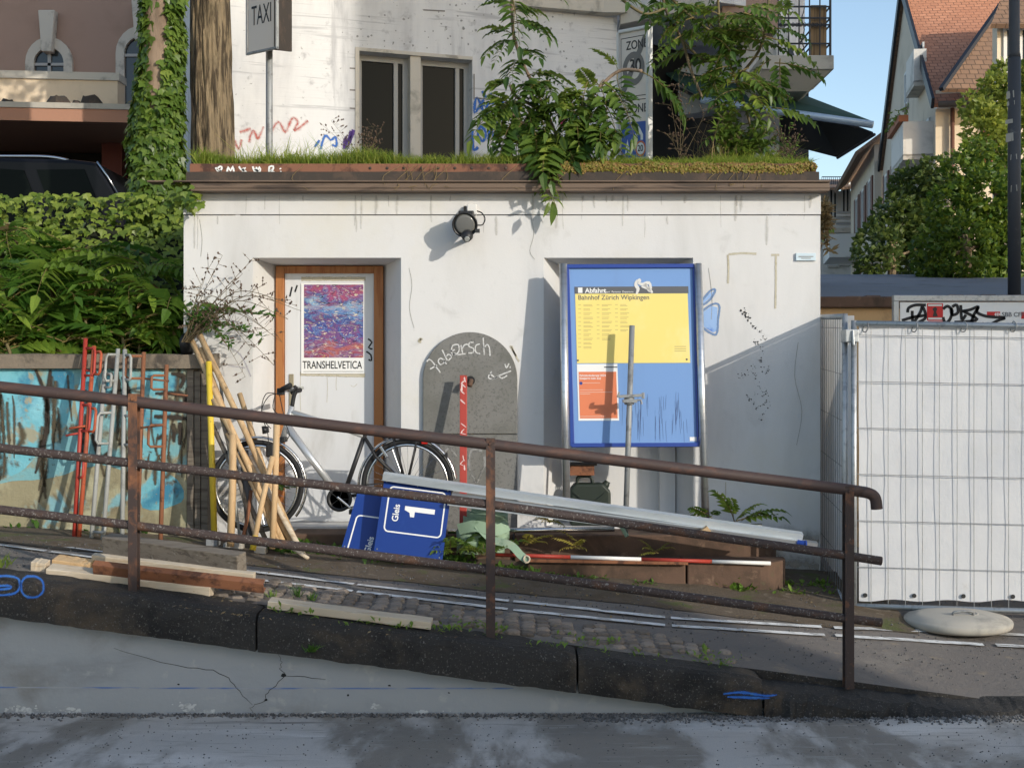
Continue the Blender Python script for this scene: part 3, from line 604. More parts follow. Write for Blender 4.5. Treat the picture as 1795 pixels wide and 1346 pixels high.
# ---- arched stone panel with chalk
ar = thing('arched_stone_panel', 'grey terrazzo panel with arched top and chalk scribbles set on the hut wall', 'stone panel', tuple(P(824, 905, 9.99)))
y0 = 9.965
def hp(px, py, y=y0): return P(px, py, y)
cx, cz = hp(824, 665).x, hp(824, 665).z; rad = hp(907, 0).x - cx; zlo = hp(0, 760.5).z
pts = [V((cx - rad, y0, zlo)), V((cx + rad, y0, zlo))] + [V((cx + rad * math.cos(t), y0, cz + rad * math.sin(t))) for t in [math.pi * k / 32 for k in range(33)]]
o = MB().prism(pts, (0, .04, 0)).build('upper_slab', m_terr, ar, bevel=.006)
MB().box(cx - rad, cx + rad, y0, y0 + .04, .72, zlo - .006).build('lower_slab', m_terr, ar, bevel=.006)
MB().lathe([(.036, 0), (.036, .012)], hp(824.5, 667, y0 + .001), (0, -1, 0), 20).build('pipe_hole', m_black, ar)
MB().tube([hp(826, 668), hp(826, 668) + V((0, -.10, .0)), hp(824, 672) + V((0, -.12, -.02))], .02, 10).build('spout', m_sandst, ar, True)
cf = lambda px, py: hp(px, py, y0 - .0015)
ch = [[(772, 653), (765, 644), (758, 634), (752, 630), (748, 634)], [(754, 647), (766, 640)], [(778, 631), (772, 628), (768, 633), (772, 639), (778, 636), (778, 630)], [(778, 632), (783, 638)], [(775, 613), (784, 632)], [(781, 625), (787, 621), (791, 626), (786, 632)], [(790, 616), (797, 613)], [(792, 622), (799, 619)],
      [(793, 607), (791, 618), (799, 621), (805, 614), (803, 604), (795, 605), (793, 607)], [(808, 605), (811, 620)], [(810, 611), (815, 604), (821, 604)], [(830, 600), (823, 601), (822, 607), (830, 611), (829, 618), (821, 619)], [(841, 603), (834, 606), (834, 617), (842, 620)], [(847, 592), (849, 622)], [(848, 610), (854, 604), (858, 610), (859, 624)],
      [(801, 622), (816, 620)], [(858, 655), (866, 661), (860, 664), (856, 660), (862, 651)], [(862, 665), (878, 657), (896, 650)], [(868, 663), (874, 660), (880, 663), (889, 658)], [(885, 638), (888, 645), (892, 637)], [(895, 642), (894, 645)]]
strokes('chalk_writing', ch, .011, cf, (0, -1, 0), m_chalk, ar, 3)
strokes('chalk_heart', [[(800, 800), (788, 785), (776, 800), (780, 818), (800, 840)], [(845, 790), (828, 788), (822, 805), (824, 825), (835, 845)], [(849, 800), (850, 815), (836, 846)]], .03, cf, (0, -1, 0), m_chalkf, ar, 4)
# ---- marks on the hut wall
hw = lambda px, py: P(px, py, 9.9975)
strokes('tape_residue', [[(1276, 447), (1277, 470), (1276, 497)], [(1277, 446), (1300, 444), (1326, 445)], [(1352, 447), (1366, 447)], [(1360, 449), (1360, 500), (1359, 541)]], .014, hw, (0, -1, 0), m_residue, hut, 2)
strokes('peeled_scar', [[(897, 606), (902, 620), (910, 634)], [(894, 606), (905, 624)], [(733, 596), (741, 594)], [(733, 597), (737, 601), (737, 592)]], .012, hw, (0, -1, 0), m_residue, hut, 2)
mb = MB()
def speck(c, s, q=8): mb.add([c + V((math.cos(t) * s * R.uniform(.4, 1.4), 0, math.sin(t) * s * R.uniform(.4, 1.4))) for t in [2 * math.pi * k / q for k in range(q)]], [tuple(range(q))])
path = [(1305, 545), (1312, 560), (1325, 575), (1345, 595), (1322, 600), (1340, 615), (1330, 640), (1352, 650), (1300, 660), (1318, 640), (1330, 680), (1348, 690), (1310, 690), (1325, 715), (1345, 705), (1335, 740)]
for i in range(len(path) - 1):
    for k in range(13):
        t = R.random(); a, b = path[i], path[i + 1]
        speck(hw(a[0] + (b[0] - a[0]) * t + R.gauss(0, 2.5), a[1] + (b[1] - a[1]) * t + R.gauss(0, 2.5)), R.uniform(.0012, .006) * (1.6 if i < 2 else 1))
stuff(mb.build('flaked_black_mark', m_black, hut, recalc=False))
mb = MB()
for k in range(130):
    speck(hw(R.uniform(330, 480), R.uniform(455, 760)) if k < 90 else hw(R.uniform(330, 1430), 378 + R.gauss(0, 3)), R.uniform(.0015, .006), 6)
stuff(mb.build('dirt_speck', m_residue, hut, recalc=False))
strokes('graffiti', [[(1232, 525), (1245, 510), (1254, 508), (1246, 524), (1232, 535)], [(1231, 545), (1250, 533), (1261, 536), (1259, 560), (1257, 583), (1250, 586), (1232, 575)]], .017, hw, (0, -1, 0), m_sprayk and spray(mat('grey_blue_outline', (.16, .26, .45), .8)), hut, 4)
quadf = MB(); quadf.add([hw(*p) + V((0, .0008, 0)) for p in ((1231, 548), (1248, 536), (1258, 539), (1256, 580), (1250, 583), (1232, 572))], [(0, 1, 2, 3, 4, 5)])
quadf.add([hw(*p) + V((0, .0008, 0)) for p in ((1232, 527), (1245, 513), (1252, 511), (1245, 522), (1232, 533))], [(0, 1, 2, 3, 4)]); quadf.build('graffiti_fill', m_spraylb, hut, recalc=False)
strokes('rust_drip', [[(1180, 343), (1181, 370)], [(1279, 342), (1277, 355), (1279, 372)], [(1272, 845), (1272, 870)]], .006, hw, (0, -1, 0), m_residue, hut, 2)
strokes('smear', [[(345, 690), (365, 650), (372, 612)], [(385, 600), (420, 620), (440, 660)], [(400, 640), (430, 645)], [(350, 570), (380, 560), (420, 565)]], .02, hw, (0, -1, 0), spray(mat('pale_violet_smear', (.45, .44, .50), .9), .2, 1.1, .5, 12, .6), hut, 4)
m_run = spray(mat('grey_run_stain', (.42, .40, .36), .92), .2, 1.2, .55, 14, .38)
runs = []
for k in range(46):
    x_ = R.uniform(330, 1432); y_0 = 343 if k % 3 else R.choice((379, 454)); L_ = R.uniform(10, 60); runs.append([(x_, y_0), (x_ + R.uniform(-1, 1), y_0 + L_ * .5), (x_ + R.uniform(-1.5, 1.5), y_0 + L_)])
runs = [r_ for r_ in runs if not (r_[0][1] > 440 and not (443 < r_[0][0] < 703 or 953 < r_[0][0] < 1215)) and not (r_[0][1] > 440)]
for k in range(3): strokes('run_stain', runs[k::3], .012 + .014 * k, lambda px, py, k=k: P(px, py, 9.9905 - .0004 * k) if py < 377 else P(px, py, 9.9978 - .0003 * k), (0, -1, 0), m_run, hut, 3, True)
m_splash = spray(mat('splash_dirt', (.36, .32, .26), .95), .25, 1.3, .6, 9, .75)
for k, (a, b, y_0, w_) in enumerate(((324, 440, 900, .22), (706, 742, 885, .2), (908, 950, 890, .2), (1218, 1436, 985, .26), (1240, 1436, 940, .22), (330, 442, 860, .16))):
    strokes('splash_dirt', [[(a, y_0), ((a + b) / 2, y_0 + R.uniform(-5, 5)), (b, y_0 + 8)]], w_, lambda px, py, k=k: P(px, py, 9.9975 - .0003 * k), (0, -1, 0), m_splash, hut, 5)
m_hair = spray(mat('hairline', (.34, .33, .3), .95), .1, .6, .7, 60)
for L_ in ([(716, 470), (722, 500), (718, 540), (726, 575)], [(1240, 470), (1250, 520), (1246, 560)], [(930, 380), (936, 410), (930, 440), (938, 455)], [(1400, 600), (1392, 660), (1404, 720), (1398, 780)], [(350, 385), (356, 420), (350, 450)]):
    strokes('hairline_crack', [[(x + R.uniform(-2, 2), y) for x, y in L_]], .004, hw, (0, -1, 0), m_hair, hut, 4)
pl = thing('wall_plaque', 'small pale blue plaque near the right corner of the hut wall', 'plaque', tuple(P(1412, 457, 9.99)))
a, b = P(1395, 444, 9.985), P(1430, 457, 9.985); MB().box(a.x, b.x, 9.98, 9.998, b.z, a.z).build('plate', m_bluep, pl, bevel=.002)
MB().box(a.x + .02, b.x - .02, 9.9785, 9.98, b.z + .028, b.z + .034).box(a.x + .04, b.x - .04, 9.9785, 9.98, b.z + .015, b.z + .02).build('print', m_zonegrey, pl)
# ---- floodlight
fl = thing('floodlight', 'round black floodlight with motion sensor below on the hut wall', 'lamp', tuple(P(815, 395, 9.99)))
c = P(815, 394, 9.78); ax = V((-.06, -.95, -.30)).normalized()
MB().lathe([(.03, -.15), (.07, -.13), (.088, -.05), (.098, 0), (.098, .012), (.088, .012), (.08, -.02), (.03, -.06)], c, ax, 32).build('lamp_head', m_plastic, fl, True)
MB().lathe([(.087, .001), (.06, .006), (.01, .009)], c, ax, 32).build('lens', mat('lamp_glass', (.16, .16, .15), .15, spec=.6), fl, True)
MB().box(c.x - .05, c.x + .07, 9.76, 9.88, c.z + .06, c.z + .105).build('visor', m_plastic, fl, bevel=.01)
sp = P(819, 414, 9.76)
MB().lathe([(.04, -.03), (.046, 0), (.03, .04), (.005, .05)], sp, (0, -.8, -.6), 20).box(sp.x - .015, sp.x + .015, 9.76, 9.99, sp.z - .01, sp.z + .015).build('sensor', m_plastic, fl, True)
MB().lathe([(.02, .0), (.018, .012)], sp + V((0, -.04, -.025)), (0, -.85, -.5), 14).build('sensor_lens', m_grey, fl)
MB().box(P(833, 0, 9.78).x, P(841, 0, 9.78).x, 9.76, 9.80, P(0, 408, 9.78).z, P(0, 402, 9.78).z).build('knob', m_plastic, fl)
a, b = P(819, 359, 9.95), P(836, 377, 9.95); MB().box(a.x, b.x, 9.92, 9.992, b.z, a.z).build('junction_box', m_framew, fl, bevel=.006)
MB().beam(P(815, 362, 9.98), P(815, 376, 9.86), .02, .008).beam(P(813, 378, 9.85), P(814, 384, 9.78), .02, .01).build('bracket', m_plastic, fl)
MB().tube(smooth_line([P(836, 370, 9.95), P(845, 374, 9.92), P(850, 384, 9.9), P(846, 394, 9.88), P(838, 395, 9.85)], 6), .005, 8).build('cable', m_rubber, fl, True)
# ================================================================ STEPS
st = thing('stone_steps', 'two low brown sandstone steps along the foot of the hut', 'steps', (0, 9.6, .4))
def step(px0, px1, yf, z0, z1, rounded=False, yb=9.998):
    x0, x1 = (px0 - CX) * yf / F, (px1 - CX) * yf / F; pts = [V((x0, yf, z0)), V((x1 - (.3 if rounded else 0), yf, z0))]
    if rounded: pts += [V((x1 - .3 + .3 * math.sin(t), yf + .34 - .34 * math.cos(t), z0)) for t in [math.pi / 2 * k / 8 for k in range(1, 9)]]
    pts += [V((x1, yb, z0)), V((x0, yb, z0))]
    MB().prism(pts, (0, 0, z1 - z0)).build('step_block', m_sandst, st, bevel=.012)
step(505, 899, 9.62, .35, .725); step(902, 1375, 9.58, .35, .725, True, 9.9965)
step(925, 1202, 9.22, .2, .565, yb=9.575); step(1205, 1392, 9.22, .18, .565, True, 9.575)
# ================================================================ INFORMATION BOARD
def plane_map(tl, tr, bl):
    tl, tr, bl = V(tl), V(tr), V(bl); u = tr - tl; v = bl - tl; n = u.cross(v).normalized()     # n points at the viewer
    if n.y > 0: n = -n
    return (lambda a, b, o=0.0: tl + u * a + v * b + n * o), u, v, n
bt, bb = 9.80, 9.66
bd = thing('information_board', 'tall blue notice board with yellow timetable leaning in the right hut bay', 'notice board', tuple(P(1110, 910, 9.62)))
bm_, bu, bv, bn = plane_map(P(993, 466, bt), P(1219, 465, bt), P(1002, 782, bb))
def slab(mapf, a0, a1, b0, b1, o0, o1): 
    mb = MB(); return mb.prism([mapf(a0, b0, o0), mapf(a1, b0, o0), mapf(a1, b1, o0), mapf(a0, b1, o0)], mapf(0, 0, o1) - mapf(0, 0, o0))
def lean_u(py, pxa, pxb, d=None): 
    t = (py - 465) / (905 - 465); return P(pxa + (pxb - pxa) * t, py, bt + (9.6 - bt) * t)
slab(bm_, .0, 1, .0, 1, -.035, 0).build('panel', m_bluebd, bd)
m_bluefr = mat('blue_board_frame', (.015, .05, .27), .4)
fr = MB()
for q in ((0, 1, -.006, .016), (0, 1, .984, 1.006)): fr.v; fr = fr; s_ = slab(bm_, *q, -.037, .02); fr.add(s_.v, s_.f)
for q in ((-.008, .022), (.978, 1.008)): s_ = slab(bm_, q[0], q[1], .0165, .9835, -.037, .018); fr.add(s_.v, s_.f)
fr.build('frame', m_bluefr, bd, bevel=.003)
for pa, pb in ((987, 993), (1223, 1236)):
    MB().tube([lean_u(463, pa, pb) + V((0, -.02, 0)), lean_u(912, pa, pb) + V((0, -.02, 0))], .030, 16).build('post', m_alu, bd, True)
m_seam = m_plastic
for pa, pb in ((996, 1003), (1215, 1226)):
    MB().beam(lean_u(470, pa, pb), lean_u(782, pa, pb), .012, .03, (0, -1, 0)).build('channel', m_bluefr, bd)
# maps below use board fractions computed from photo pixels
def bf(px, py):
    b_ = (py - 466) / 316.0; x0 = 993 + 9 * b_; x1 = 1219 + 6.5 * b_; return (px - x0) / (x1 - x0), b_
def bp(px, py, o): a, b_ = bf(px, py); return bm_(a, b_, o)
def bslab(name, m, px0, py0, px1, py1, o0, o1, parent):
    a0, b0 = bf(px0, py0); a1, b1 = bf(px1, py1); return slab(bm_, a0, a1, b0, b1, o0, o1).build(name, m, parent)
tt = bslab('timetable', m_yelp, 1008, 516, 1207, 638, .001, .003, bd)
bslab('header', m_greyp, 1007, 503.5, 1206, 515.8, .001, .003, tt)
ux = bu.normalized(); uy = -bv.normalized()
text('Abfahrt', m_white, tt, bp(1025.5, 514.3, .004), ux, uy, .052, bold=.0012)
text('Départ  Partenza  Departure', m_white, tt, bp(1056, 514.2, .004), ux, uy, .020)
bslab('pictogram', m_white, 1013, 505, 1021, 514.5, .0032, .004, tt)
text('Bahnhof Zürich Wipkingen', m_greyp, tt, bp(1013, 526.5, .004), ux, uy, .052, bold=.0003, sx=.96)
mb = MB()
for colx in range(3):
    for row in range(11 - 2 * colx):
        px = 1013.5 + colx * 32; py = 535 + row * 7.4
        for k, (dx, w_) in enumerate(((0, 5), (9, R.uniform(10, 18)), (9, R.uniform(8, 17)))):
            s_ = slab(bm_, *(lambda q0, q1: (q0[0], q1[0], q0[1], q1[1]))(bf(px + dx, py + (2.4 if k == 2 else 0)), bf(px + dx + w_, py + (2.4 if k == 2 else 0) + .75)), .0031, .0036); mb.add(s_.v, s_.f)
for row in range(3):
    s_ = slab(bm_, *(lambda q0, q1: (q0[0], q1[0], q0[1], q1[1]))(bf(1180, 609 + row * 4), bf(1200, 610 + row * 4)), .0031, .0036); mb.add(s_.v, s_.f)
mb.build('small_print', mat('faded_print', (.38, .31, .12), .6), tt)['kind'] = 'stuff'
mb = MB()
for px, py in ((1013, 633), (1201, 632)): mb.lathe([(.008, 0), (.006, .004)], bp(px, py, .003), bn, 10)
mb.build('screw', m_greyp, tt)
no = bslab('notice_sheet', m_white, 1011, 639.5, 1083.5, 738, .001, .003, bd)
bslab('orange_field', m_orp, 1014, 653, 1081, 734, .0031, .0042, no)
text('Fahrplanänderung 2024', m_white, no, bp(1015.5, 661, .005), ux, uy, .021, bold=.0004)
text('Gesperrt: kein Zug', m_white, no, bp(1015.5, 666, .005), ux, uy, .021, bold=.0004)
mb = MB()
for px, py, w_ in ((1021, 672, 30), (1016, 684, 40), (1016, 688, 56), (1016, 691, 18), (1016, 730, 44)):
    s_ = slab(bm_, *(lambda q0, q1: (q0[0], q1[0], q0[1], q1[1]))(bf(px, py), bf(px + w_, py + 1)), .0043, .0048); mb.add(s_.v, s_.f)
mb.build('small_print', mat('pale_print', (.66, .42, .34), .6), no)['kind'] = 'stuff'
bslab('heading_print', m_greyp, 1058, 644, 1081, 646, .0031, .0038, no)
mb = MB(); mb.lathe([(.012, 0), (.012, .0008)], bp(1018, 673, .0043), bn, 14); mb.build('dot_symbol', m_bluefr, no)
bslab('white_label', m_white, 1204, 767, 1221, 774, .001, .002, bd)
strokes('torn_sticker', [[(1117, 492), (1114, 500), (1118, 508), (1115, 517)], [(1118, 497), (1126, 500), (1137, 497), (1141, 508)], [(1124, 503), (1136, 507), (1143, 515)], [(1130, 499), (1139, 513)], [(1119, 490), (1122, 496)]], .02, lambda px, py: bp(px, py, .0045), bn, m_framew, bd, 3, True)
drips = []
for k in range(44):
    x = R.uniform(1085, 1218); y = R.uniform(680, 740); drips.append([(x, y), (x + R.uniform(-1, 1), y + R.uniform(8, 22)), (x + R.uniform(-1.5, 1.5), y + R.uniform(24, 46))])
strokes('drip_stain', drips, .0017, lambda px, py: bp(px, min(py, 778), .0012), bn, mat('dark_run_mark', (.06, .10, .22), .6), bd, 3, True)
# ---- steel prop with clamp
pr = thing('steel_prop', 'dull grey steel prop pole with clamp standing before the blue board', 'pole', tuple(P(1096, 938, 9.42)))
pa, pb = P(1108, 571, 9.60), P(1096, 936, 9.42)
MB().tube([pa, pb], .021, 14).build('pole', m_galvd, pr, True)
k = P(1103, 694, 9.53)
MB().beam(k + V((-.08, -.03, -.004)), k + V((.10, -.03, .006)), .03, .022).beam(k + V((.10, -.03, -.02)), k + V((.10, -.03, .025)), .03, .02, (1, 0, 0)).beam(k + V((-.09, -.03, -.01)), k + V((-.075, -.03, .03)), .03, .012, (1, 0, 0)).build('clamp_arm', m_galvd, pr, bevel=.003)
MB().lathe([(.034, -.03), (.038, -.02), (.038, .02), (.03, .03)], k + V((0, 0, -.035)), (0, 0, 1), 16).box(k.x - .05, k.x + .055, k.y - .045, k.y + .01, k.z - .05, k.z - .025).build('clamp_collar', m_galvd, pr, bevel=.002)
MB().tube([k + V((.05, -.03, -.03)), k + V((.085, -.03, -.03)), k + V((.09, -.03, -.06))], .008, 8).build('clamp_pin', m_galvd, pr)
a = P(1092, 930, 9.41); MB().beam(a + V((-.02, 0, .05)), a + V((.03, -.02, -.04)), .05, .02).build('foot', m_strap, pr, bevel=.004)
# ---- jerry can and brown crate in the bay
jc = thing('jerry_can', 'dark green jerry can standing in the bay behind the blue board', 'jerry can', tuple(P(1034, 905, 10.12)))
q = P(1034, 905, 10.12); X, Y, Z = q.x, q.y, .742
pts = [V((X + a_, Y - .08, Z + b_)) for a_, b_ in ((-.16, 0), (.15, 0), (.16, .02), (.16, .27), (.10, .33), (-.12, .33), (-.16, .28))]
MB().prism(pts, (0, .16, 0)).build('body', m_can, jc, bevel=.02, seg=3)
for dy in (-.045, 0, .045): MB().tube(smooth_line([(X - .1, Y + dy, Z + .32), (X - .09, Y + dy, Z + .375), (X + .0, Y + dy, Z + .38), (X + .02, Y + dy, Z + .325)], 4), .011, 8).build('handle', m_can, jc, True)
MB().lathe([(.03, 0), (.03, .035), (.024, .045), (.024, .06)], (X + .11, Y, Z + .29), (.5, 0, .85), 16).build('cap', m_can, jc, True)
MB().beam((X - .13, Y - .082, Z + .05), (X + .12, Y - .082, Z + .26), .012, .02, (0, -1, 0)).beam((X + .12, Y - .082, Z + .05), (X - .13, Y - .082, Z + .26), .0115, .019, (0, -1, 0)).build('pressed_cross', m_can, jc)
bx = thing('rusty_box', 'small rusty brown box on top of the jerry can', 'box', (X - .08, Y + .02, Z + .40))
MB().box(X - .17, X + .03, Y - .09, Y + .1, Z + .393, Z + .47).build('box_body', m_rust, bx, bevel=.004)
MB().box(X - .18, X + .05, Y - .10, Y + .11, Z + .471, Z + .486).build('lid', m_darkband, bx, bevel=.003)
# ---- red measuring plank
rp = thing('red_plank', 'narrow red painted plank with white scratches leaning on the arched stone', 'plank', tuple(P(812, 935, 9.5)))
MB().beam(P(812.5, 658, 9.85), P(812, 935, 9.56), .055, .018, (0, -1, .1)).build('plank_body', m_red, rp, bevel=.003)
ff = lambda px, py: P(px, py, 9.85 + (9.56 - 9.85) * (py - 658) / 277) + V((0, -.0115, 0))
sc_ = [[(R.uniform(807, 817), y), (R.uniform(807, 817), y + R.uniform(3, 8)), (R.uniform(807, 817), y + R.uniform(6, 12))] for y in (661, 668, 674, 682, 700, 742, 752, 798, 806, 815)]
strokes('white_scuff', sc_, .009, ff, (0, -1, 0), mat('scuff', (.66, .5, .47), .8), rp, 2, True)
# ================================================================ BICYCLE
by = 9.60
bk = thing('bicycle', 'silver and black city bicycle with chrome mudguards parked before the hut door', 'bicycle', (P(452, 930, by).x, by, gz(-2, by)))
B = lambda px, py, dy=0.0: P(px, py, by) + V((0, dy, 0))
RW = .345
def wheel(c, tilt=0.0):
    axn = V((math.sin(tilt), math.cos(tilt), 0)); a = axn.cross(V((0, 0, 1))).normalized(); b = V((0, 0, 1))
    ring = lambda r, n=48, o=0: [c + a * (r * math.cos(2 * math.pi * k / n)) + b * (r * math.sin(2 * math.pi * k / n)) + axn * o for k in range(n)]
    wh = MB().lathe([(.022, -.035), (.022, -.028), (.012, -.026), (.012, .026), (.022, .028), (.022, .035)], c, axn, 14).build('wheel', m_chrome, bk, True)
    MB().tube(ring(RW - .016), .017, 10, closed=True).build('tyre', m_rubber, wh, True)
    MB().tube(ring(RW - .045), .0125, 8, closed=True).build('rim', m_chrome, wh, True)
    mb = MB()
    for k in range(32):
        an = 2 * math.pi * k / 32; s = 1 if k % 2 else -1; h = an + (.5 if (k // 2) % 2 else -.5)
        p0 = c + (a * math.cos(h) + b * math.sin(h)) * .02 + axn * (.03 * s); p1 = c + (a * math.cos(an) + b * math.sin(an)) * (RW - .05)
        mb.tube([p0, p1], .0014, 4)
    mb.build('spokes', m_chrome, wh)
    return a, b, axn
def guard(c, tilt, a0, a1, r=RW + .022):
    axn = V((math.sin(tilt), math.cos(tilt), 0)); a = axn.cross(V((0, 0, 1))).normalized(); b = V((0, 0, 1)); vs = []; n = 26; prof = [(-.028, -.012), (-.018, .003), (0, .008), (.018, .003), (.028, -.012), (.018, .0), (0, .005), (-.018, .0)]
    for k in range(n + 1):
        an = math.radians(a0 + (a1 - a0) * k / n)
        for o, dr in prof: vs.append(c + (a * math.cos(an) + b * math.sin(an)) * (r + dr) + axn * o)
    fs = [(i * 8 + j, i * 8 + (j + 1) % 8, i * 8 + 8 + (j + 1) % 8, i * 8 + 8 + j) for i in range(n) for j in range(8)]
    MB().add(vs, fs).build('mudguard', m_chrome, bk, True)
fw, rwc = B(453, 851, -.06), B(714, 850)
a_, b_, _ = wheel(fw, -.10); wheel(rwc)
sgn = 1 if a_.x > 0 else -1
if sgn > 0: guard(fw, -.10, -38, 118); guard(rwc, 0, 8, 188)
else: guard(fw, -.10, 62, 218); guard(rwc, 0, -8, 172)
FR = MB()
FR.tube([B(512, 712), B(495, 772)], .022, 14)
FR.tube([B(511, 722), B(575, 742), B(640, 766)], [.021, .019, .015], 12)
FR.tube([B(504, 748), B(594, 868)], [.03, .026], 14)
FR.build('frame', m_silver, bk, True)
MB().tube([B(640, 760), B(601, 872)], .0175, 12).build('seat_tube', m_plastic, bk, True)
for s in (-.05, .05):
    MB().tube([B(640, 768, s * .4), B(660, 800, s), B(712, 850, s)], [.011, .010, .009], 10).build('seat_stay', m_plastic, bk, True)
    MB().tube([B(601, 872, s * .6), B(712, 850, s)], .010, 10).build('chain_stay', m_plastic, bk, True)
    MB().tube(smooth_line([B(492, 782, s * .9), B(486, 800, s - .01), B(470, 828, s - .04), B(453, 851, s - .06)], 4), [.014] * 13, 10).build('fork_blade', m_plastic, bk, True)
MB().beam(B(497, 770, -.05), B(497, 770, .05), .05, .04).build('fork_crown', m_plastic, bk, bevel=.01)
MB().tube(smooth_line([B(512, 712), B(515, 695), B(519, 683), B(517, 678, -.02)], 4), .016, 12).build('stem', m_plastic, bk, True)
MB().tube(smooth_line([B(507, 684, .28), B(513, 680, .18), B(517, 681, 0), B(513, 684, -.18), B(523, 676, -.32)], 5), .012, 10).build('handlebar', m_plastic, bk, True)
MB().tube([B(500, 685, -.24), B(523, 675, -.36)], .019, 12).build('grip', m_rubber, bk, True)
MB().tube([B(503, 688, .24), B(512, 684, .36)], .019, 12).build('grip', m_rubber, bk, True)
MB().box(B(496, 0).x, B(508, 0).x, by - .26, by - .2, B(0, 692).z, B(0, 680).z).build('shifter', m_plastic, bk, bevel=.008)
MB().tube([B(508, 684, -.27), B(527, 681, -.33)], .005, 8).build('brake_lever', m_chrome, bk, True)
for pts in ([(497, 690), (478, 693), (465, 715), (468, 735), (480, 750)], [(497, 692), (472, 690), (464, 722), (475, 760), (475, 790)], [(488, 690), (484, 715), (498, 730), (508, 745)], [(495, 692), (505, 738), (512, 762), (500, 775), (488, 772)]):
    MB().tube(smooth_line([B(*p, -.12) for p in pts], 5), .0035, 6).build('brake_cable', m_rubber, bk, True)
MB().lathe([(.022, 0), (.03, .03), (.03, .05)], B(474, 752, -.06), (-.9, -.2, -.1), 14).build('front_lamp', m_plastic, bk, True)
MB().box(B(470, 0).x, B(484, 0).x, by - .10, by - .02, B(0, 800).z, B(0, 778).z).build('front_brake', m_plastic, bk, bevel=.012)
MB().beam(B(668, 782, -.05), B(680, 800, -.06), .015, .02).build('rear_brake', m_chrome, bk, bevel=.003)
ck = MB().lathe([(.085, 0), (.095, .002), (.095, .006), (.085, .008), (.07, .008), (.07, 0)], B(597, 873, -.06), (0, -1, 0), 32).build('chainring', m_plastic, bk, True)
mb = MB()
for k in range(5):
    an = 2 * math.pi * k / 5; mb.beam(B(597, 873, -.064), B(597, 873, -.064) + V((math.cos(an) * .085, 0, math.sin(an) * .085)), .004, .02, (0, 1, 0))
mb.build('spider', m_plastic, ck)
MB().beam(B(594, 869, -.09), B(622, 892, -.09), .018, .022, (0, -1, 0)).build('crank', m_chrome, bk, bevel=.005)
MB().box(B(617, 0).x, B(630, 0).x, by - .19, by - .10, B(0, 897).z, B(0, 889).z).build('pedal', m_plastic, bk, bevel=.004)
MB().beam(B(576, 852, .08), B(597, 873, .08), .018, .022, (0, -1, 0)).build('crank', m_chrome, bk, bevel=.005)
MB().tube([B(597, 853, -.05), B(712, 842, -.05)], .005, 6).tube([B(600, 893, -.05), B(712, 858, -.05)], .005, 6).build('chain', m_rubber, bk, True)
MB().lathe([(.04, 0), (.045, .01), (.03, .02)], rwc + V((0, -.05, 0)), (0, -1, 0), 20).build('sprocket', m_chrome, bk, True)
MB().tube([B(640, 766), B(645, 748)], .013, 10).build('seat_post', m_chrome, bk, True)
pts = [(620, 755, .01), (632, 751, .03), (650, 749, .055), (668, 748, .07), (680, 750, .06)]
vs = []
for px, py, hw_ in pts:
    c = B(px, py); vs += [c + V((0, -hw_, -.02)), c + V((0, -hw_ * .7, .006)), c + V((0, 0, .012)), c + V((0, hw_ * .7, .006)), c + V((0, hw_, -.02)), c + V((0, 0, -.025))]
fs = [(i * 6 + j, i * 6 + (j + 1) % 6, i * 6 + 6 + (j + 1) % 6, i * 6 + 6 + j) for i in range(4) for j in range(6)] + [tuple(range(6)), tuple(range(24, 30))[::-1]]
MB().add(vs, fs).build('saddle', m_rubber, bk, True)
rk = MB()
for s in (-.06, 0, .06): rk.tube([B(672, 766, s), B(745, 768, s)], .006, 8)
rk.tube([B(672, 766, -.06), B(672, 766, .06)], .006, 8).tube([B(745, 768, -.06), B(745, 768, .06)], .006, 8)
for s in (-.06, .06): rk.tube([B(690, 767, s), B(710, 846, s)], .006, 8).tube([B(732, 768, s), B(714, 846, s)], .006, 8)
rk.build('luggage_rack', m_plastic, bk, True)
MB().box(B(739, 0).x, B(750, 0).x, by - .035, by + .035, B(0, 778).z, B(0, 769).z).build('rear_light', mat('red_lens', (.5, .015, .01), .25), bk, bevel=.006)
MB().add([B(776, 798, -.03), B(784, 792, -.03), B(785, 803, -.03), B(776, 798, .03), B(784, 792, .03), B(785, 803, .03)], [(0, 1, 2), (3, 5, 4), (0, 3, 4, 1), (1, 4, 5, 2), (2, 5, 3, 0)]).build('mudflap', m_rubber, bk)
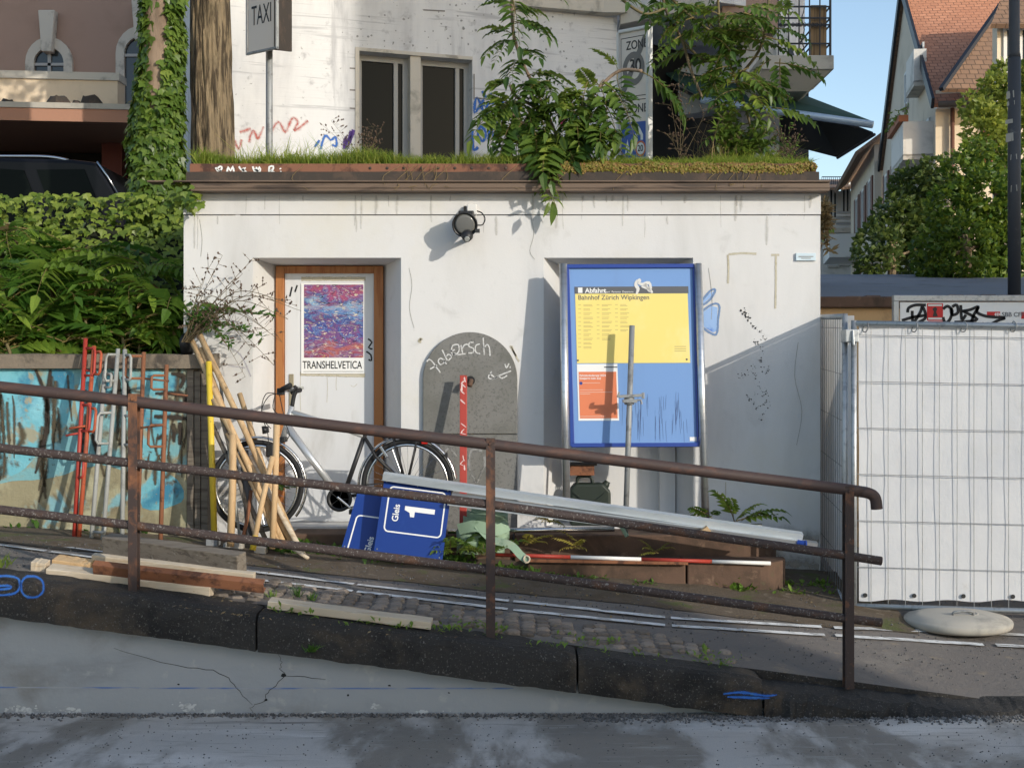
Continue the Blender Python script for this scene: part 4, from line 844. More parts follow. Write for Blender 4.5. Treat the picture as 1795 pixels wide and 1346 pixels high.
# ================================================================ TRACK SIGNS
def gleis(name, label, tl, tr, bl, frame, txt, oneofs):
    mp, u, v, n = plane_map(tl, tr, bl); t = thing(name, label, 'sign', tuple(mp(.5, 1)), 'track number signs')
    slab(mp, 0, 1, 0, 1, -.004, 0).build('plate', m_blue, t)
    a0, a1, b0, b1 = frame; r = .06; q = []
    for (ca, cb, s0) in ((a1 - r, b0 + r, -90), (a1 - r, b1 - r, 0), (a0 + r, b1 - r, 90), (a0 + r, b0 + r, 180)):
        for k in range(7): an = math.radians(s0 + 15 * k); q.append(mp(ca + r * math.cos(an), cb + r * math.sin(an), .0012))
    mb = MB(); ribbon(mb, q, .0075, n, True, 1); mb.build('border_line', m_white, t, recalc=False)
    ta, tb, ts = txt; xd = -v; up = -u
    text('Gleis', m_white, t, mp(ta, tb, .002), xd, up - xd * (up.dot(xd) / xd.dot(xd)), ts, bold=.0012)
    a, b = oneofs; L = .44; h = .033
    P1 = [(a + L, b + h), (a + L, b - h), (a, b - h), (a + .0, b + .02), (a + .075, b + .05), (a + .09, b + .105), (a + .15, b + .105), (a + .15, b + h)]
    MB().prism([mp(x, y, .0012) for x, y in P1], n * .0008).build('numeral', m_white, t)
    mb = MB()
    for x, y in ((.04, .04), (.5, .05), (.95, .06), (.04, .95), (.95, .96)): mb.lathe([(.006, 0), (.004, .003)], mp(x, y, 0), n, 8)
    mb.build('rivet', m_galvd, t); return t, mp
gleis('track_sign', 'blue sign with sideways white Gleis 1 and full white border, in front', P(674, 838, 9.20), P(792, 853, 9.20), P(655, 968, 9.02), (.10, .93, .10, .70), (.28, .56, .062), (.36, .37))
gleis('track_sign', 'blue Gleis sign lying lower, half hidden behind the other blue sign', P(628, 858, 9.34), P(735, 872, 9.34), P(598, 962, 9.16), (.10, .93, .42, 1.02), (.46, 1.02, .062), (.52, .83))
# ---- aluminium profiles lying over the signs
def profile(name, label, a, b, w, h, m, up=(0, -.25, 1)):
    t = thing(name, label, 'metal profile', tuple((V(a) + V(b)) / 2), 'aluminium profiles by the steps')
    a, b = V(a), V(b); d = (b - a).normalized(); r = d.cross(V(up)).normalized(); u = r.cross(d); th = .006
    for k, (ou, orr, ww, hh) in enumerate(((0, -w / 2 + th / 2, th, h), (h / 2 - th / 2, th / 2, w - th, th), (-h / 2 + th / 2, th / 2, w - th, th))):
        MB().beam(a + u * ou + r * orr * -1, b + u * ou + r * orr * -1, ww, hh, u).build(('web', 'flange', 'flange')[k], m, t)
    return t
profile('aluminium_profile', 'pale aluminium channel on top of the pile, its end over the blue sign', P(672, 834, 9.17), P(1406, 940, 9.12), .06, .05, m_alup)
profile('aluminium_profile', 'bright aluminium channel below the top one, starting behind the blue sign', P(792, 868, 9.13), P(1432, 954, 9.10), .05, .03, m_alu)
profile('aluminium_profile', 'narrow dull aluminium channel lowest in the pile before the steps', P(785, 881, 9.11), P(1400, 960, 9.08), .045, .022, m_alup)
t = thing('blue_end_stub', 'small blue plastic stub at the right end of the channels', 'stub', tuple(P(1408, 952, 9.08)))
MB().tube([P(1398, 951, 9.08), P(1411, 953, 9.06)], .022, 12).lathe([(.026, 0), (.026, .01)], P(1411, 953, 9.06), (1, 0, 0), 12).build('stub_body', m_bluefr, t)
def rod(name, label, cat, pts, r, m, group=None, n=12):
    t = thing(name, label, cat, tuple(V(pts[-1])), group); MB().tube(pts, r, n).build('shaft', m, t, True); return t
t = rod('steel_tube', 'thin bright steel tube lying along the upper step', 'tube', [P(785, 931, 9.50), P(1077, 927, 9.50)], .02, m_chrome)
t = rod('steel_tube', 'short bright tube end sticking out behind the channels at right', 'tube', [P(1230, 926, 9.5), P(1336, 921, 9.40)], .016, m_chrome)
# red and white ranging pole
t = thing('ranging_pole', 'red and white banded ranging pole lying on the lower step', 'pole', tuple(P(1110, 980, 9.16)))
seg = [868, 1000, 1124, 1248, 1351]; y_ = lambda px: 972 + (px - 868) / 482 * 15
for i in range(4):
    MB().tube([P(seg[i] + .3, y_(seg[i]), 9.19), P(seg[i + 1] - .3, y_(seg[i + 1]), 9.19)], .014, 12).build('red_band' if i % 2 == 0 else 'white_band', m_red if i % 2 == 0 else m_white, t, True)
t = thing('wooden_lath', 'thin wooden lath lying under the ranging pole', 'lath', tuple(P(1050, 985, 9.18)))
MB().beam(P(925, 982, 9.185), P(1206, 987, 9.185), .03, .022).build('lath_body', m_rust, t, bevel=.003)
t = thing('wood_offcut', 'small wedge of brown wood on the middle railing by the channels', 'wood', tuple(P(1235, 940, 9.0)))
MB().prism([P(1216, 940, 9.0), P(1240, 922, 9.0), P(1252, 940, 9.0)], (0, .06, 0)).build('wedge', m_woodn, t, bevel=.003)
# ---- bundle of green webbing strap
t = thing('strap_bundle', 'bundle of faded green webbing strap tied in a coil on the step', 'strap', tuple(P(850, 958, 9.3)))
c = P(850, 925, 9.36)
for k in range(6):
    z0 = -.125 + k * .05; rx = (.175, .19, .185, .165, .15, .13)[k]; tl = R.uniform(-.16, .16); pts = []
    for i in range(36):
        an = 2 * math.pi * i / 36; x_ = rx * math.copysign(abs(math.cos(an)) ** .8, math.cos(an)); pts.append((c + V((x_ + .012 * k - .03, (.10 + .006 * (k % 2)) * math.sin(an), z0 + tl * x_ - .018 * math.sin(an) ** 2 + .006 * math.sin(3 * an + k))), an))
    vs = []
    for p, an in pts: vs += [p + V((0, .006 * math.sin(an), -.044)), p + V((0, -.012 * math.sin(an), 0)) * 1.0, p + V((0, .004 * math.sin(an), .044))]
    fs = []
    for i in range(36):
        a, b = 3 * i, 3 * ((i + 1) % 36); fs += [(a, b, b + 1, a + 1), (a + 1, b + 1, b + 2, a + 2)]
    o = MB().add(vs, fs).build('strap_turn', m_strap, t, True, recalc=False); md = o.modifiers.new('thick', 'SOLIDIFY'); md.thickness = .007
mb = MB(); ribbon(mb, [c + V((-.05, -.15, .04)), c + V((.05, -.16, -.06)), P(895, 955, 9.14), P(912, 972, 9.1), P(926, 983, 9.08)], .042, (0, -.9, .4), False, 6); mb.build('strap_tail', m_strap, t, True, recalc=False)
mb = MB(); ribbon(mb, [c + V((-.19, -.10, .0)), c + V((-.06, -.155, .03)), c + V((.08, -.15, .0)), c + V((.17, -.08, .03))], .06, (0, -1, 0), False, 6); mb.build('strap_wrap', m_strap, t, True, recalc=False)
MB().tube(smooth_line([P(921, 974, 9.09), P(918, 981, 9.07), P(923, 986, 9.06), P(928, 982, 9.07), P(927, 976, 9.08)], 4, True), .007, 8, closed=True).build('ring', m_woodw, t, True)
# ================================================================ BLUE GRAFFITI WALL
wl = thing('graffiti_wall', 'low concrete wall with faded turquoise graffiti and rough coping', 'wall', (-4, 9.8, .8))
XW = P(364, 0, 9.8).x
MB().box(-8, XW - .16, 9.80, 9.96, .5, 1.965).build('wall_face', m_cwall, wl)
for i, (a, b) in enumerate(((-.155, -.105), (-.10, -.055), (-.05, 0))): MB().box(XW + a, XW + b, 9.785 + .006 * i, 9.94, .5, 1.962 - .015 * i).build('end_board', m_woodg, wl, bevel=.004)
xs = rng(-8, P(372, 0, 9.75).x, .08); vs = []
for x in xs:
    a = .008 * mnoise.noise(V((x * 5, 0, 0))); vs += [V((x, 9.745 + a, 1.968)), V((x, 9.745 + a, 2.075 + a)), V((x, 10.0, 2.085 + a)), V((x, 10.0, 1.968))]
n = len(xs); MB().add(vs, [(4 * i + j, 4 * i + (j + 1) % 4, 4 * i + 4 + (j + 1) % 4, 4 * i + 4 + j) for i in range(n - 1) for j in range(4)] + [(0, 1, 2, 3), (4 * n - 1, 4 * n - 2, 4 * n - 3, 4 * n - 4)]).build('coping', m_coping, wl)
gw = lambda px, py, o=.003: P(px, py, 9.80 - o)
def blot(mb, pts, o):
    q = smooth_line([V((x, y, 0)) for x, y in pts], 4, True); q = [gw(p.x + 3 * mnoise.noise(V((p.x * .1, p.y * .1, 0))), p.y + 3 * mnoise.noise(V((p.x * .1, p.y * .1, 7))), o) for p in q]
    mb.add(q, [tuple(range(len(q)))])
mb = MB(); blot(mb, [(-70, 647), (60, 646), (200, 646), (322, 647), (318, 720), (312, 800), (250, 835), (180, 815), (90, 838), (20, 842), (-70, 850)], .0021); mb.build('turquoise_ground', mat('worn_turquoise', (.19, .40, .43), .88, layers=[((.30, .29, .2), 3, .47, .58), ((.12, .10, .065), 4, .56, .68), ((.26, .5, .55), 5, .56, .68), ((.06, .05, .04), 11, .62, .7)], bump=[(28, .6, .012)]), wl, recalc=False)
mb = MB()
for pts in ([(-60, 646), (40, 646), (66, 655), (78, 700), (76, 760), (62, 800), (20, 835), (-60, 840)], [(92, 650), (126, 650), (128, 700), (112, 760), (92, 770), (86, 700)], [(132, 700), (150, 652), (168, 655), (176, 720), (150, 770)], [(246, 655), (290, 652), (312, 665), (300, 720), (285, 800), (248, 800), (242, 720)], [(180, 690), (196, 650), (206, 690), (196, 740)], [(250, 810), (310, 840), (318, 880), (250, 890)]): blot(mb, pts, .0025)
mb.build('turquoise_patch', m_cyan, wl, recalc=False)
dk = [[(62, 648), (78, 690), (82, 740), (76, 780), (62, 830)], [(88, 648), (84, 700), (84, 760)], [(300, 655), (322, 660), (316, 680)], [(272, 690), (320, 692), (322, 712)], [(270, 730), (330, 733)], [(276, 770), (290, 765), (284, 800)], [(160, 760), (176, 800), (196, 790)], [(205, 650), (208, 700), (196, 720)], [(214, 660), (226, 690), (222, 720)], [(315, 740), (316, 780)], [(304, 742), (306, 775)]]
strokes('dark_outline', dk, .055, lambda px, py: gw(px, py, .004), (0, -1, 0), m_sprayk, wl, 5, True)
stn = []
for k in range(44):
    x_ = R.uniform(-60, 330); y_0 = R.uniform(645, 800); stn.append([(x_, y_0), (x_ + R.uniform(-8, 8), y_0 + R.uniform(20, 40)), (x_ + R.uniform(-10, 10), y_0 + R.uniform(45, 110))])
m_stain = spray(mat('brown_run_stain', (.10, .08, .05), .92, bump=[(28, .6, .012)]), .15, 1.0, .6, 14, .85)
for k in range(3): strokes('run_stain', stn[k::3], .03 + .02 * k, lambda px, py: gw(px, min(py, 905), .0031 + .0003 * k), (0, -1, 0), m_stain, wl, 4, True)
mb = MB(); blot(mb, [(10, 730), (20, 712), (32, 712), (36, 738), (30, 768), (20, 780), (11, 765)], .0042); blot(mb, [(164, 870), (172, 860), (180, 868), (180, 888), (170, 896), (163, 885)], .0042); mb.build('dark_ring', m_sprayk, wl, recalc=False)
mb = MB(); blot(mb, [(17, 742), (22, 726), (28, 735), (26, 755), (21, 766)], .005); mb.build('ring_centre', m_residue, wl, recalc=False)
# ---- guardrail clamps leaning on the wall: rod with bent loops
def clampbar(label, top, bot, m, loops, dy=0.0, cross=()):
    gy = lambda py: 9.68 - (py - 600) / 340 * .42 + dy
    a, b = P(top[0], top[1], gy(top[1])), P(bot[0], bot[1], gy(bot[1])); b.z = gz(b.x, b.y) + .01
    t = thing('guardrail_bracket', label, 'bracket', tuple(b), 'guardrail brackets leaning on the wall')
    MB().tube([a, b], .0165, 10).build('upright', m, t, True)
    for (f0, f1, wd, sg) in loops:
        p0 = a.lerp(b, f0); p1 = a.lerp(b, f1); e = V((wd * sg * 1.35, -.05, 0)); r = .02
        q = [p0, p0 + e * .85, p0 + e + (p1 - p0) * .12, p1 + e - (p1 - p0) * .12, p1 + e * .85, p1]
        MB().tube(q, .0105, 8).build('loop', m, t, True)
    for f, wd in cross:
        p = a.lerp(b, f); MB().tube([p, p + V((wd, -.02, -.02))], .008, 8).build('lug', m, t, True)
    return t
clampbar('bright red bracket bar, tallest of those leaning on the wall', (150, 594), (130, 936), m_red, [(.05, .19, .07, 1), (.34, .47, .06, 1), (.60, .70, .04, 1)], cross=((.16, .1), (.48, -.1)))
clampbar('orange-red bracket bar close beside the bright red one', (165, 607), (138, 934), m_redo, [(.03, .15, .055, 1), (.33, .45, .05, 1)], -.03, ((.42, -.13),))
clampbar('left grey bracket bar of the three grey ones, its top below the coping', (184, 650), (160, 940), m_grey, [(.02, .10, .05, 1), (.9, .95, .08, 1)])
clampbar('middle grey bracket bar with wide loops by the rusty railing post', (207, 612), (180, 938), m_grey, [(.03, .17, .05, -1), (.34, .50, .07, -1)], -.02)
clampbar('right grey bracket bar with tall loops next to the rusty railing post', (219, 613), (214, 942), m_grey, [(.03, .16, .045, 1), (.35, .5, .05, 1)], -.04)
clampbar('thin rust-brown bracket bar right behind the railing post', (252, 618), (240, 930), m_rust, [(.02, .14, .085, -1)], 0, ((.14, .2),))
clampbar('lone rust-brown bracket bar near the end of the turquoise wall', (292, 640), (281, 950), m_rust, [(.34, .46, .075, -1), (.06, .14, .07, -1)], 0, ((.34, -.18), (.16, .17)))
# ---- tool handles and stakes in front of the bicycle
def stake(label, a, b, r, m, da=9.62, db=9.25, cat='stake', taper=1.0, grp='wooden stakes and handles', tip=None):
    pa, pb = P(a[0], a[1], da), P(b[0], b[1], db)
    t = thing('wooden_stake', label, cat, tuple(pb), grp)
    mid = pa.lerp(pb, .5) + V((R.uniform(-.008, .008), R.uniform(-.006, .006), 0))
    MB().tube([pa, mid, pb], [r * taper, r, r], 10).build('shaft', m, t, True)
    if tip:
        q = pa.lerp(pb, .86); MB().tube([q, pb + (pb - pa) * .012], [r * 1.08, r * 1.15], 10).build('painted_tip', tip, t, True)
    return t
YP = thing('yellow_pole', 'bright yellow steel pole standing at the end of the graffiti wall', 'pole', tuple(P(376, 955, 9.4)))
MB().tube([P(366, 634, 9.62), P(376, 948, 9.38)], .023, 14).build('shaft', m_yellow, YP, True)
MB().lathe([(.02, 0), (.016, .001)], P(366, 633, 9.62), (0, 0, 1), 12).build('open_end', m_plastic, YP)
MB().box(P(364, 0, 9.36).x, P(384, 0, 9.36).x, 9.30, 9.42, gz(-2.2, 9.36), gz(-2.2, 9.36) + .1).build('foot', m_galvd, YP, bevel=.005)
stake('long pale handle starting highest, slanting right in front of the bicycle wheel', (345, 576), (516, 945), .023, m_woodn, 9.72, 9.22)
stake('long pale handle just below and left of the highest one', (334, 592), (500, 958), .021, m_woodn, 9.74, 9.16)
stake('pale slanting stake crossing behind the upright one by the front wheel', (374, 700), (510, 950), .021, m_woodn, 9.56, 9.2)
stake('dull grey-brown stake slanting behind the others beside the yellow pole', (372, 745), (470, 955), .018, m_woodg, 9.60, 9.28)
stake('upright pale stake nearest the yellow pole', (408, 762), (404, 958), .027, m_woodn, 9.30, 9.18)
stake('upright slim pale stake covering the bicycle fork', (485, 744), (477, 962), .022, m_woodn, 9.28, 9.16, taper=1.1)
stake('pale stake with yellow painted foot leaning left across the others', (478, 800), (443, 962), .02, m_woodn, 9.22, 9.08, tip=m_yellow)
stake('short pale stake slanting low across the front wheel', (420, 690), (500, 945), .02, m_woodn, 9.7, 9.3)
stake('thin grey metal bar slanting beside the yellow pole', (385, 660), (420, 940), .011, m_grey, 9.66, 9.3, 'bar', grp=None)
stake('dark grey board standing behind the stakes', (428, 790), (440, 950), .032, mat('dark_grey_board', (.11, .11, .115), .8), 9.5, 9.32, 'board', grp=None)
stake('thin white rod lying slanted at the foot of the stakes', (490, 945), (540, 978), .013, m_woodw, 9.2, 9.0, 'rod', grp=None)
stake('brown broken lath leaning low between the stakes', (440, 860), (425, 948), .014, m_rust, 9.4, 9.2, 'lath', grp=None)
stake('thin pale handle between the two longest slanting ones', (352, 610), (488, 955), .016, m_woodn, 9.7, 9.24)
stake('weathered handle lowest on the left of the slanting bundle', (372, 668), (452, 955), .017, m_woodg, 9.64, 9.26)
stake('pale wide lath at the right foot of the slanting bundle', (440, 800), (532, 972), .02, m_woodw, 9.45, 9.08)
stake('pale narrow lath ending beside the upright slim stake', (398, 760), (494, 962), .014, m_woodn, 9.5, 9.14)
for i, (px, py, w_, lab) in enumerate(((408, 960, 34, 'larger grey concrete block at the foot of the pale stakes'), (455, 968, 20, 'smaller grey concrete block beside the yellow-footed stake'))):
    g = G(px, py + 8); t = thing('concrete_block', lab, 'block', tuple(g)); s = w_ * g.y / F / 2
    MB().box(g.x - s, g.x + s, g.y, g.y + .1, g.z - .02, g.z + .065, M=None).build('block_body', m_conc, t, bevel=.006)
t = thing('black_bag', 'black plastic bag on the coping at the hut corner', 'bag', tuple(P(327, 622, 9.9)))
mb = MB(); c = P(327, 603, 9.9)
for i in range(7):
    for j in range(12):
        th = math.pi * (i + .5) / 7; ph = 2 * math.pi * j / 12; r = .075 * (1 + .25 * mnoise.noise(V((i * .9, j * .7, 2)))); mb.v.append(c + V((r * math.sin(th) * math.cos(ph) * .8, r * math.sin(th) * math.sin(ph), r * 1.15 * math.cos(th))))
mb.f = [[i * 12 + j, i * 12 + (j + 1) % 12, i * 12 + 12 + (j + 1) % 12, i * 12 + 12 + j] for i in range(6) for j in range(12)] + [list(range(12)), list(range(72, 84))]; mb.mi = [0] * len(mb.f)
mb.build('bag_body', m_plastic, t, True)
# ================================================================ RAILING
rl = thing('railing', 'rusty three-rail pipe railing running downhill along the kerb', 'railing', (0, 7.3, .4))
DR = 7.3
def railpipe(pts, r, m, name): return MB().tube([P(a, b, DR) for a, b in pts], r, 14).build(name, m, rl, True)
railpipe([(-900, 577), (-400, 632), (0, 678), (235, 704), (860, 779), (1487, 858), (1512, 862)], .033, m_rail, 'top_rail')
MB().tube(smooth_line([P(1508, 861.5, DR), P(1520, 863.5, DR), P(1530, 868, DR), P(1535, 876, DR), P(1537, 892, DR)], 5), .033, 14).build('rail_elbow', m_rail, rl, True)
railpipe([(-900, 690), (0, 785), (235, 812), (860, 884), (1487, 974), (1545, 983)], .0255, m_rail2, 'middle_rail')
railpipe([(-900, 800), (0, 893), (235, 921), (860, 999), (1487, 1084), (1545, 1091)], .0255, m_rail2, 'bottom_rail')
for px, yt, yb in ((-392, 610, 975), (235, 690, 1036), (860, 768, 1114), (1487, 851, 1207)):
    c = P(px, yt, DR); x = c.x; z0 = gz(x, 7.3) - .02; z1 = c.z; mb = MB(); y = DR
    w_ = .026; mb.box(x - w_, x + w_, y - .032, y - .026, z0, z1).box(x - w_, x + w_, y + .026, y + .032, z0, z1).box(x - .004, x + .004, y - .0258, y + .0258, z0, z1)
    mb.build('post', m_post, rl, bevel=.002)
    MB().lathe([(.012, 0), (.009, .008)], (x, y - .032, z1 - .03), (0, -1, 0), 10).build('bolt', m_post, rl)
# ---- graffiti on kerb
kf = lambda px, py: P(px, py, 7.10)
strokes('blue_graffiti', [[(-30, 1012), (10, 1009), (32, 1014), (34, 1030), (20, 1041), (-30, 1044)], [(38, 1020), (46, 1011), (62, 1010), (74, 1018), (76, 1034), (66, 1045), (48, 1046), (38, 1036), (38, 1020)], [(-20, 1028), (14, 1026), (16, 1031), (-20, 1034)]], .018, kf, (0, -1, 0), m_sprayb, kerb, 4)
strokes('blue_spray_blot', [[(1268, 1216), (1300, 1213), (1340, 1219), (1362, 1217)], [(1275, 1221), (1320, 1222), (1350, 1223)]], .022, kf, (0, -1, 0), m_sprayb, kerb, 3, True)
# ================================================================ TIMBER PILE
def timber(label, a, b, w_, h_, m, d, up=(0, -.2, 1), cat='plank', name='timber', grp='timber pile by the railing'):
    pa, pb = P(a[0], a[1], d[0]), P(b[0], b[1], d[1]); t = thing(name, label, cat, tuple(pa.lerp(pb, .5)), grp)
    n = 8; dd = (pb - pa).normalized(); r = dd.cross(V(up)).normalized(); u = r.cross(dd); vs = []
    for k in range(n + 1):
        c = pa.lerp(pb, k / n)
        for sy, sz in ((-1, -1), (1, -1), (1, 1), (-1, 1)):
            nz = mnoise.noise(V((k * .9, sy * 3, sz * 5 + a[0]))) * .006; vs.append(c + r * (sy * (w_ / 2 + nz)) + u * (sz * (h_ / 2 + nz)) + dd * (.012 * mnoise.noise(V((sy, sz, a[1]))) if k in (0, n) else 0))
    fs = [(4 * k + j, 4 * k + (j + 1) % 4, 4 * k + 4 + (j + 1) % 4, 4 * k + 4 + j) for k in range(n) for j in range(4)] + [(0, 1, 2, 3), (4 * n + 3, 4 * n + 2, 4 * n + 1, 4 * n)]
    MB().add(vs, fs).build('timber_body', m, t, bevel=.004); return t
timber('weathered grey beam with rusty end on top at the back of the pile', (188, 954), (424, 988), .10, .13, m_woodg, (8.35, 7.95))
MBt = timber('bleached plank standing on edge in the middle of the pile', (163, 982), (446, 1016), .05, .085, m_woodw, (7.66, 7.58))
timber('bleached plank lowest and nearest in the pile', (86, 1002), (372, 1036), .10, .075, m_woodw, (7.48, 7.44))
timber('short yellowish plank at the left end of the pile', (97, 984), (160, 993), .10, .06, m_woodn, (7.62, 7.6))
timber('stubby pale wood block at the far left of the pile', (58, 990), (84, 993), .08, .065, m_woodw, (7.55, 7.55))
t = thing('steel_channel', 'rusty brown steel channel lying across the front of the timber pile', 'steel channel', tuple(P(312, 1015, 7.5)))
a, b = P(163, 997, 7.40), P(462, 1031, 7.375); mb = MB()
MB().beam(a, b, .006, .05, (0, -.5, 1)).build('web', m_rust, t); up_ = V((0, -.5, 1)).normalized()
MB().beam(a + up_ * .0285 + V((0, .022, .008)), b + up_ * .0285 + V((0, .022, .008)), .05, .006, (0, -.5, 1)).build('flange', m_rust, t)
MB().beam(a - up_ * .0285 + V((0, .022, .008)), b - up_ * .0285 + V((0, .022, .008)), .05, .006, (0, -.5, 1)).build('flange', m_rust, t)
timber('long split plank lying on the kerb right of the pile', (472, 1056), (757, 1093), .10, .045, m_woodw, (7.28, 7.26), (0, -.1, 1), grp=None)
# ================================================================ SITE FENCE
FA = V((2.376, 9.0, .235)); FB = V((5.75, 8.80, .17)); ZT = 2.275
def fence(label, a, b, step_, za, zt, tarp_side=False):
    t = thing('mesh_fence', label, 'fence', tuple(a), 'mesh fences'); a = V(a); b = V(b); up = V((0, 0, 1)); L = (b - a).length; d = (b - a) / L
    dz = zt - za
    for q, nm in ((a, 'post'), (b, 'post')): MB().tube([q + V((0, 0, -.12)), q + up * (dz + .02)], .021, 12).build(nm, m_galv, t, True)
    MB().tube([a + up * dz, b + up * dz], .0205, 12).build('top_tube', m_galv, t, True)
    MB().tube([a + up * .06, b + up * .06], .0205, 12).build('bottom_tube', m_galv, t, True)
    mb = MB(); n = int(L / step_)
    for k in range(1, n): p = a + d * (k * step_); mb.tube([p + up * .06, p + up * (dz * .5) + V((R.uniform(-.003, .003), 0, 0)), p + up * dz], .0022, 5)
    for k in range(1, 7): z = .06 + (dz - .06) * k / 6.1 - .05; mb.tube([a + up * z, b + up * z], .0026, 5)
    mb.build('wire_mesh', m_galvd, t); return t
fence('front mesh fence panel carrying the white tarpaulin', FA + V((.022, 0, 0)), FB, .118, .235, ZT)
fence('mesh fence panel running back beside the hut, next to the white tarpaulin', FA + V((-.03, .05, .02)), V((2.66, 12.0, .4)), .115, .235, ZT + .03)
cl = thing('fence_clip', 'galvanised clip coupling the two fence panels at their corner', 'clip', tuple(P(1493, 590, 8.98)))
a = P(1493, 590, 8.98); MB().box(a.x - .05, a.x + .045, 8.955, 9.09, a.z - .04, a.z + .05).build('clip_body', m_galv, cl, bevel=.006)
MB().tube([a + V((.0, -.03, .04)), a + V((0, -.05, -.06))], .009, 8).build('bolt', m_galv, cl)
# tarpaulin behind the wires
tp = thing('tarpaulin', 'white creased tarpaulin tied behind the mesh of the front fence panel', 'tarpaulin', tuple(FA + V((1.7, .03, 0))))
d = (FB - FA); nx, nz_ = 90, 50; vs = []
for j in range(nz_ + 1):
    for i in range(nx + 1):
        u = .018 + .97 * i / nx; v = j / nz_; p = FA + d * u; x = p.x
        w_ = .016 * mnoise.noise(V((x * 2.6, v * 3.2, 0))) + .006 * mnoise.noise(V((x * 9, v * 6, 4))) + .012 * math.exp(-v * 14) * math.sin(x * 17 + 2 * math.sin(x * 3)) + .02 * mnoise.noise(V((x * 5 + v * 5, v * 2.2 - x * 2, 9))) * math.exp(-((u - .02) * 9) ** 2) + .03 * mnoise.noise(V((x * 1.1, v * 1.3, 12)))
        zz = FA.z + .10 + (1 - v) * (2.04 - .115) + .012 * mnoise.noise(V((x * 3, v * 9, 1))) + .005 * math.sin(x * 17) * (math.exp(-v * 20) + math.exp(-(1 - v) * 20))
        vs.append(V((x, p.y + .022 + w_ * .45, zz)))
MB().add(vs, [(j * (nx + 1) + i, j * (nx + 1) + i + 1, (j + 1) * (nx + 1) + i + 1, (j + 1) * (nx + 1) + i) for j in range(nz_) for i in range(nx)]).build('sheet', m_tarp, tp, True, recalc=False)
for k in range(9):
    u = .03 + k * .1; p = FA + d * u
    MB().lathe([(.016, 0), (.014, .006), (.008, .006)], (p.x, p.y + .008, FA.z + .135), (0, -1, 0), 12).build('eyelet', m_plastic, tp)
    MB().tube(smooth_line([(p.x, p.y, ZT + .01), (p.x + .012, p.y - .03, ZT - .02), (p.x, p.y - .012, ZT - .06), (p.x - .012, p.y + .02, ZT - .05)], 4, True), .004, 6, closed=True).build('tie', m_galvd, tp, True)
# second tarpaulin tied along the inner panel, seen edge-on
tq = thing('tarpaulin', 'edge-on white tarpaulin on the fence panel that runs back beside the hut', 'tarpaulin', (2.5, 10.5, .4))
a_, b_ = FA + V((.03, .1, .02)), V((2.70, 12.0, .4)); vs = []
for j in range(21):
    for i in range(61):
        u = i / 60; v = j / 20; p_ = a_.lerp(b_, u); vs.append(p_ + V((.02 + .012 * mnoise.noise(V((u * 12, v * 4, 3))), 0, .08 + (1 - v) * 2.0)))
MB().add(vs, [(j * 61 + i, j * 61 + i + 1, j * 61 + 62 + i, j * 61 + 61 + i) for j in range(20) for i in range(60)]).build('sheet', m_tarp, tq, True, recalc=False)
# concrete foot
ft = thing('concrete_disc', 'round flat concrete base disc with lifting loop below the tarpaulin', 'concrete base', tuple(P(1680, 1100, 8.75)))
c = P(1679, 1085, 8.75); c.z = gz(c.x, 8.75) - .005
MB().lathe([(.33, 0), (.352, .02), (.356, .045), (.348, .06), (.338, .062), (.335, .070), (.25, .092), (.12, .108), (.02, .11)], c, (0, 0, 1), 48).build('disc', m_conc, ft, True)
MB().tube(smooth_line([c + V((-.07, -.12, .085)), c + V((-.07, -.14, .125)), c + V((.04, -.15, .13)), c + V((.06, -.12, .09))], 5), .009, 8).build('lifting_loop', m_galvd, ft, True)
MB().lathe([(.035, 0), (.03, .015), (.022, .015), (.02, .002)], c + V((.07, -.10, .1)), (.1, -.3, 1), 14).build('socket', m_conc, ft, True)
# ---- railway sign in galvanised frame behind the fence
sg = thing('railway_sign', 'white station sign in grey steel frame with black graffiti behind the fence', 'sign', tuple(P(1700, 700, 10.6)))
sp_ = lambda px, py, o=0: P(px, py, 10.6) + V((0, -o, 0))
def sb(px0, py0, px1, py1, o0, o1): a, b = sp_(px0, py0), sp_(px1, py1); return MB().box(a.x, b.x, 10.6 - o1, 10.6 - o0, b.z, a.z)
sb(1577, 530, 1960, 640, 0, .012).build('panel', m_white, sg)
sb(1565, 518, 1970, 528, -.03, .03).build('frame', m_galv, sg, bevel=.003); sb(1565, 528.3, 1574, 1000, -.03, .03).build('frame', m_galv, sg, bevel=.003); sb(1961, 528.3, 1970, 1000, -.03, .03).build('frame', m_galv, sg, bevel=.003)
sb(1729, 546.5, 1752, 556, .0125, .014).build('logo_field', m_sbbred, sg)
def arrows(px, py, s):
    mb = MB()
    for pts in ([(-1, 0), (-.55, -.75), (-.3, -.75), (-.62, -.2), (-.12, -.2), (-.12, -.8), (.12, -.8), (.12, -.2), (.62, -.2), (.3, -.75), (.55, -.75), (1, 0), (.55, .75), (.3, .75), (.62, .2), (.12, .2), (.12, .8), (-.12, .8), (-.12, .2), (-.62, .2), (-.3, .75), (-.55, .75)],):
        mb.prism([sp_(px + a * s, py + b * s * .75, .0145) for a, b in pts], (0, -.001, 0))
    mb.build('double_arrow_logo', m_white, sg)
arrows(1747, 551.3, 5)
text('SBB CFF FFS', m_greyp, sg, sp_(1755, 555.2, .014), (1, 0, 0), (0, 0, 1), .052, bold=.0006)
sb(1789, 547, 1815, 559, .0125, .014).build('red_field', m_sbbred, sg)
sb(1624, 532, 1652, 562, .0125, .0145).build('red_sticker', m_sbbred, sg); sb(1626, 533.5, 1650, 537, .015, .0155).build('sticker_print', m_framew, sg); sb(1626, 557, 1650, 560.5, .015, .0155).build('sticker_print', m_framew, sg)
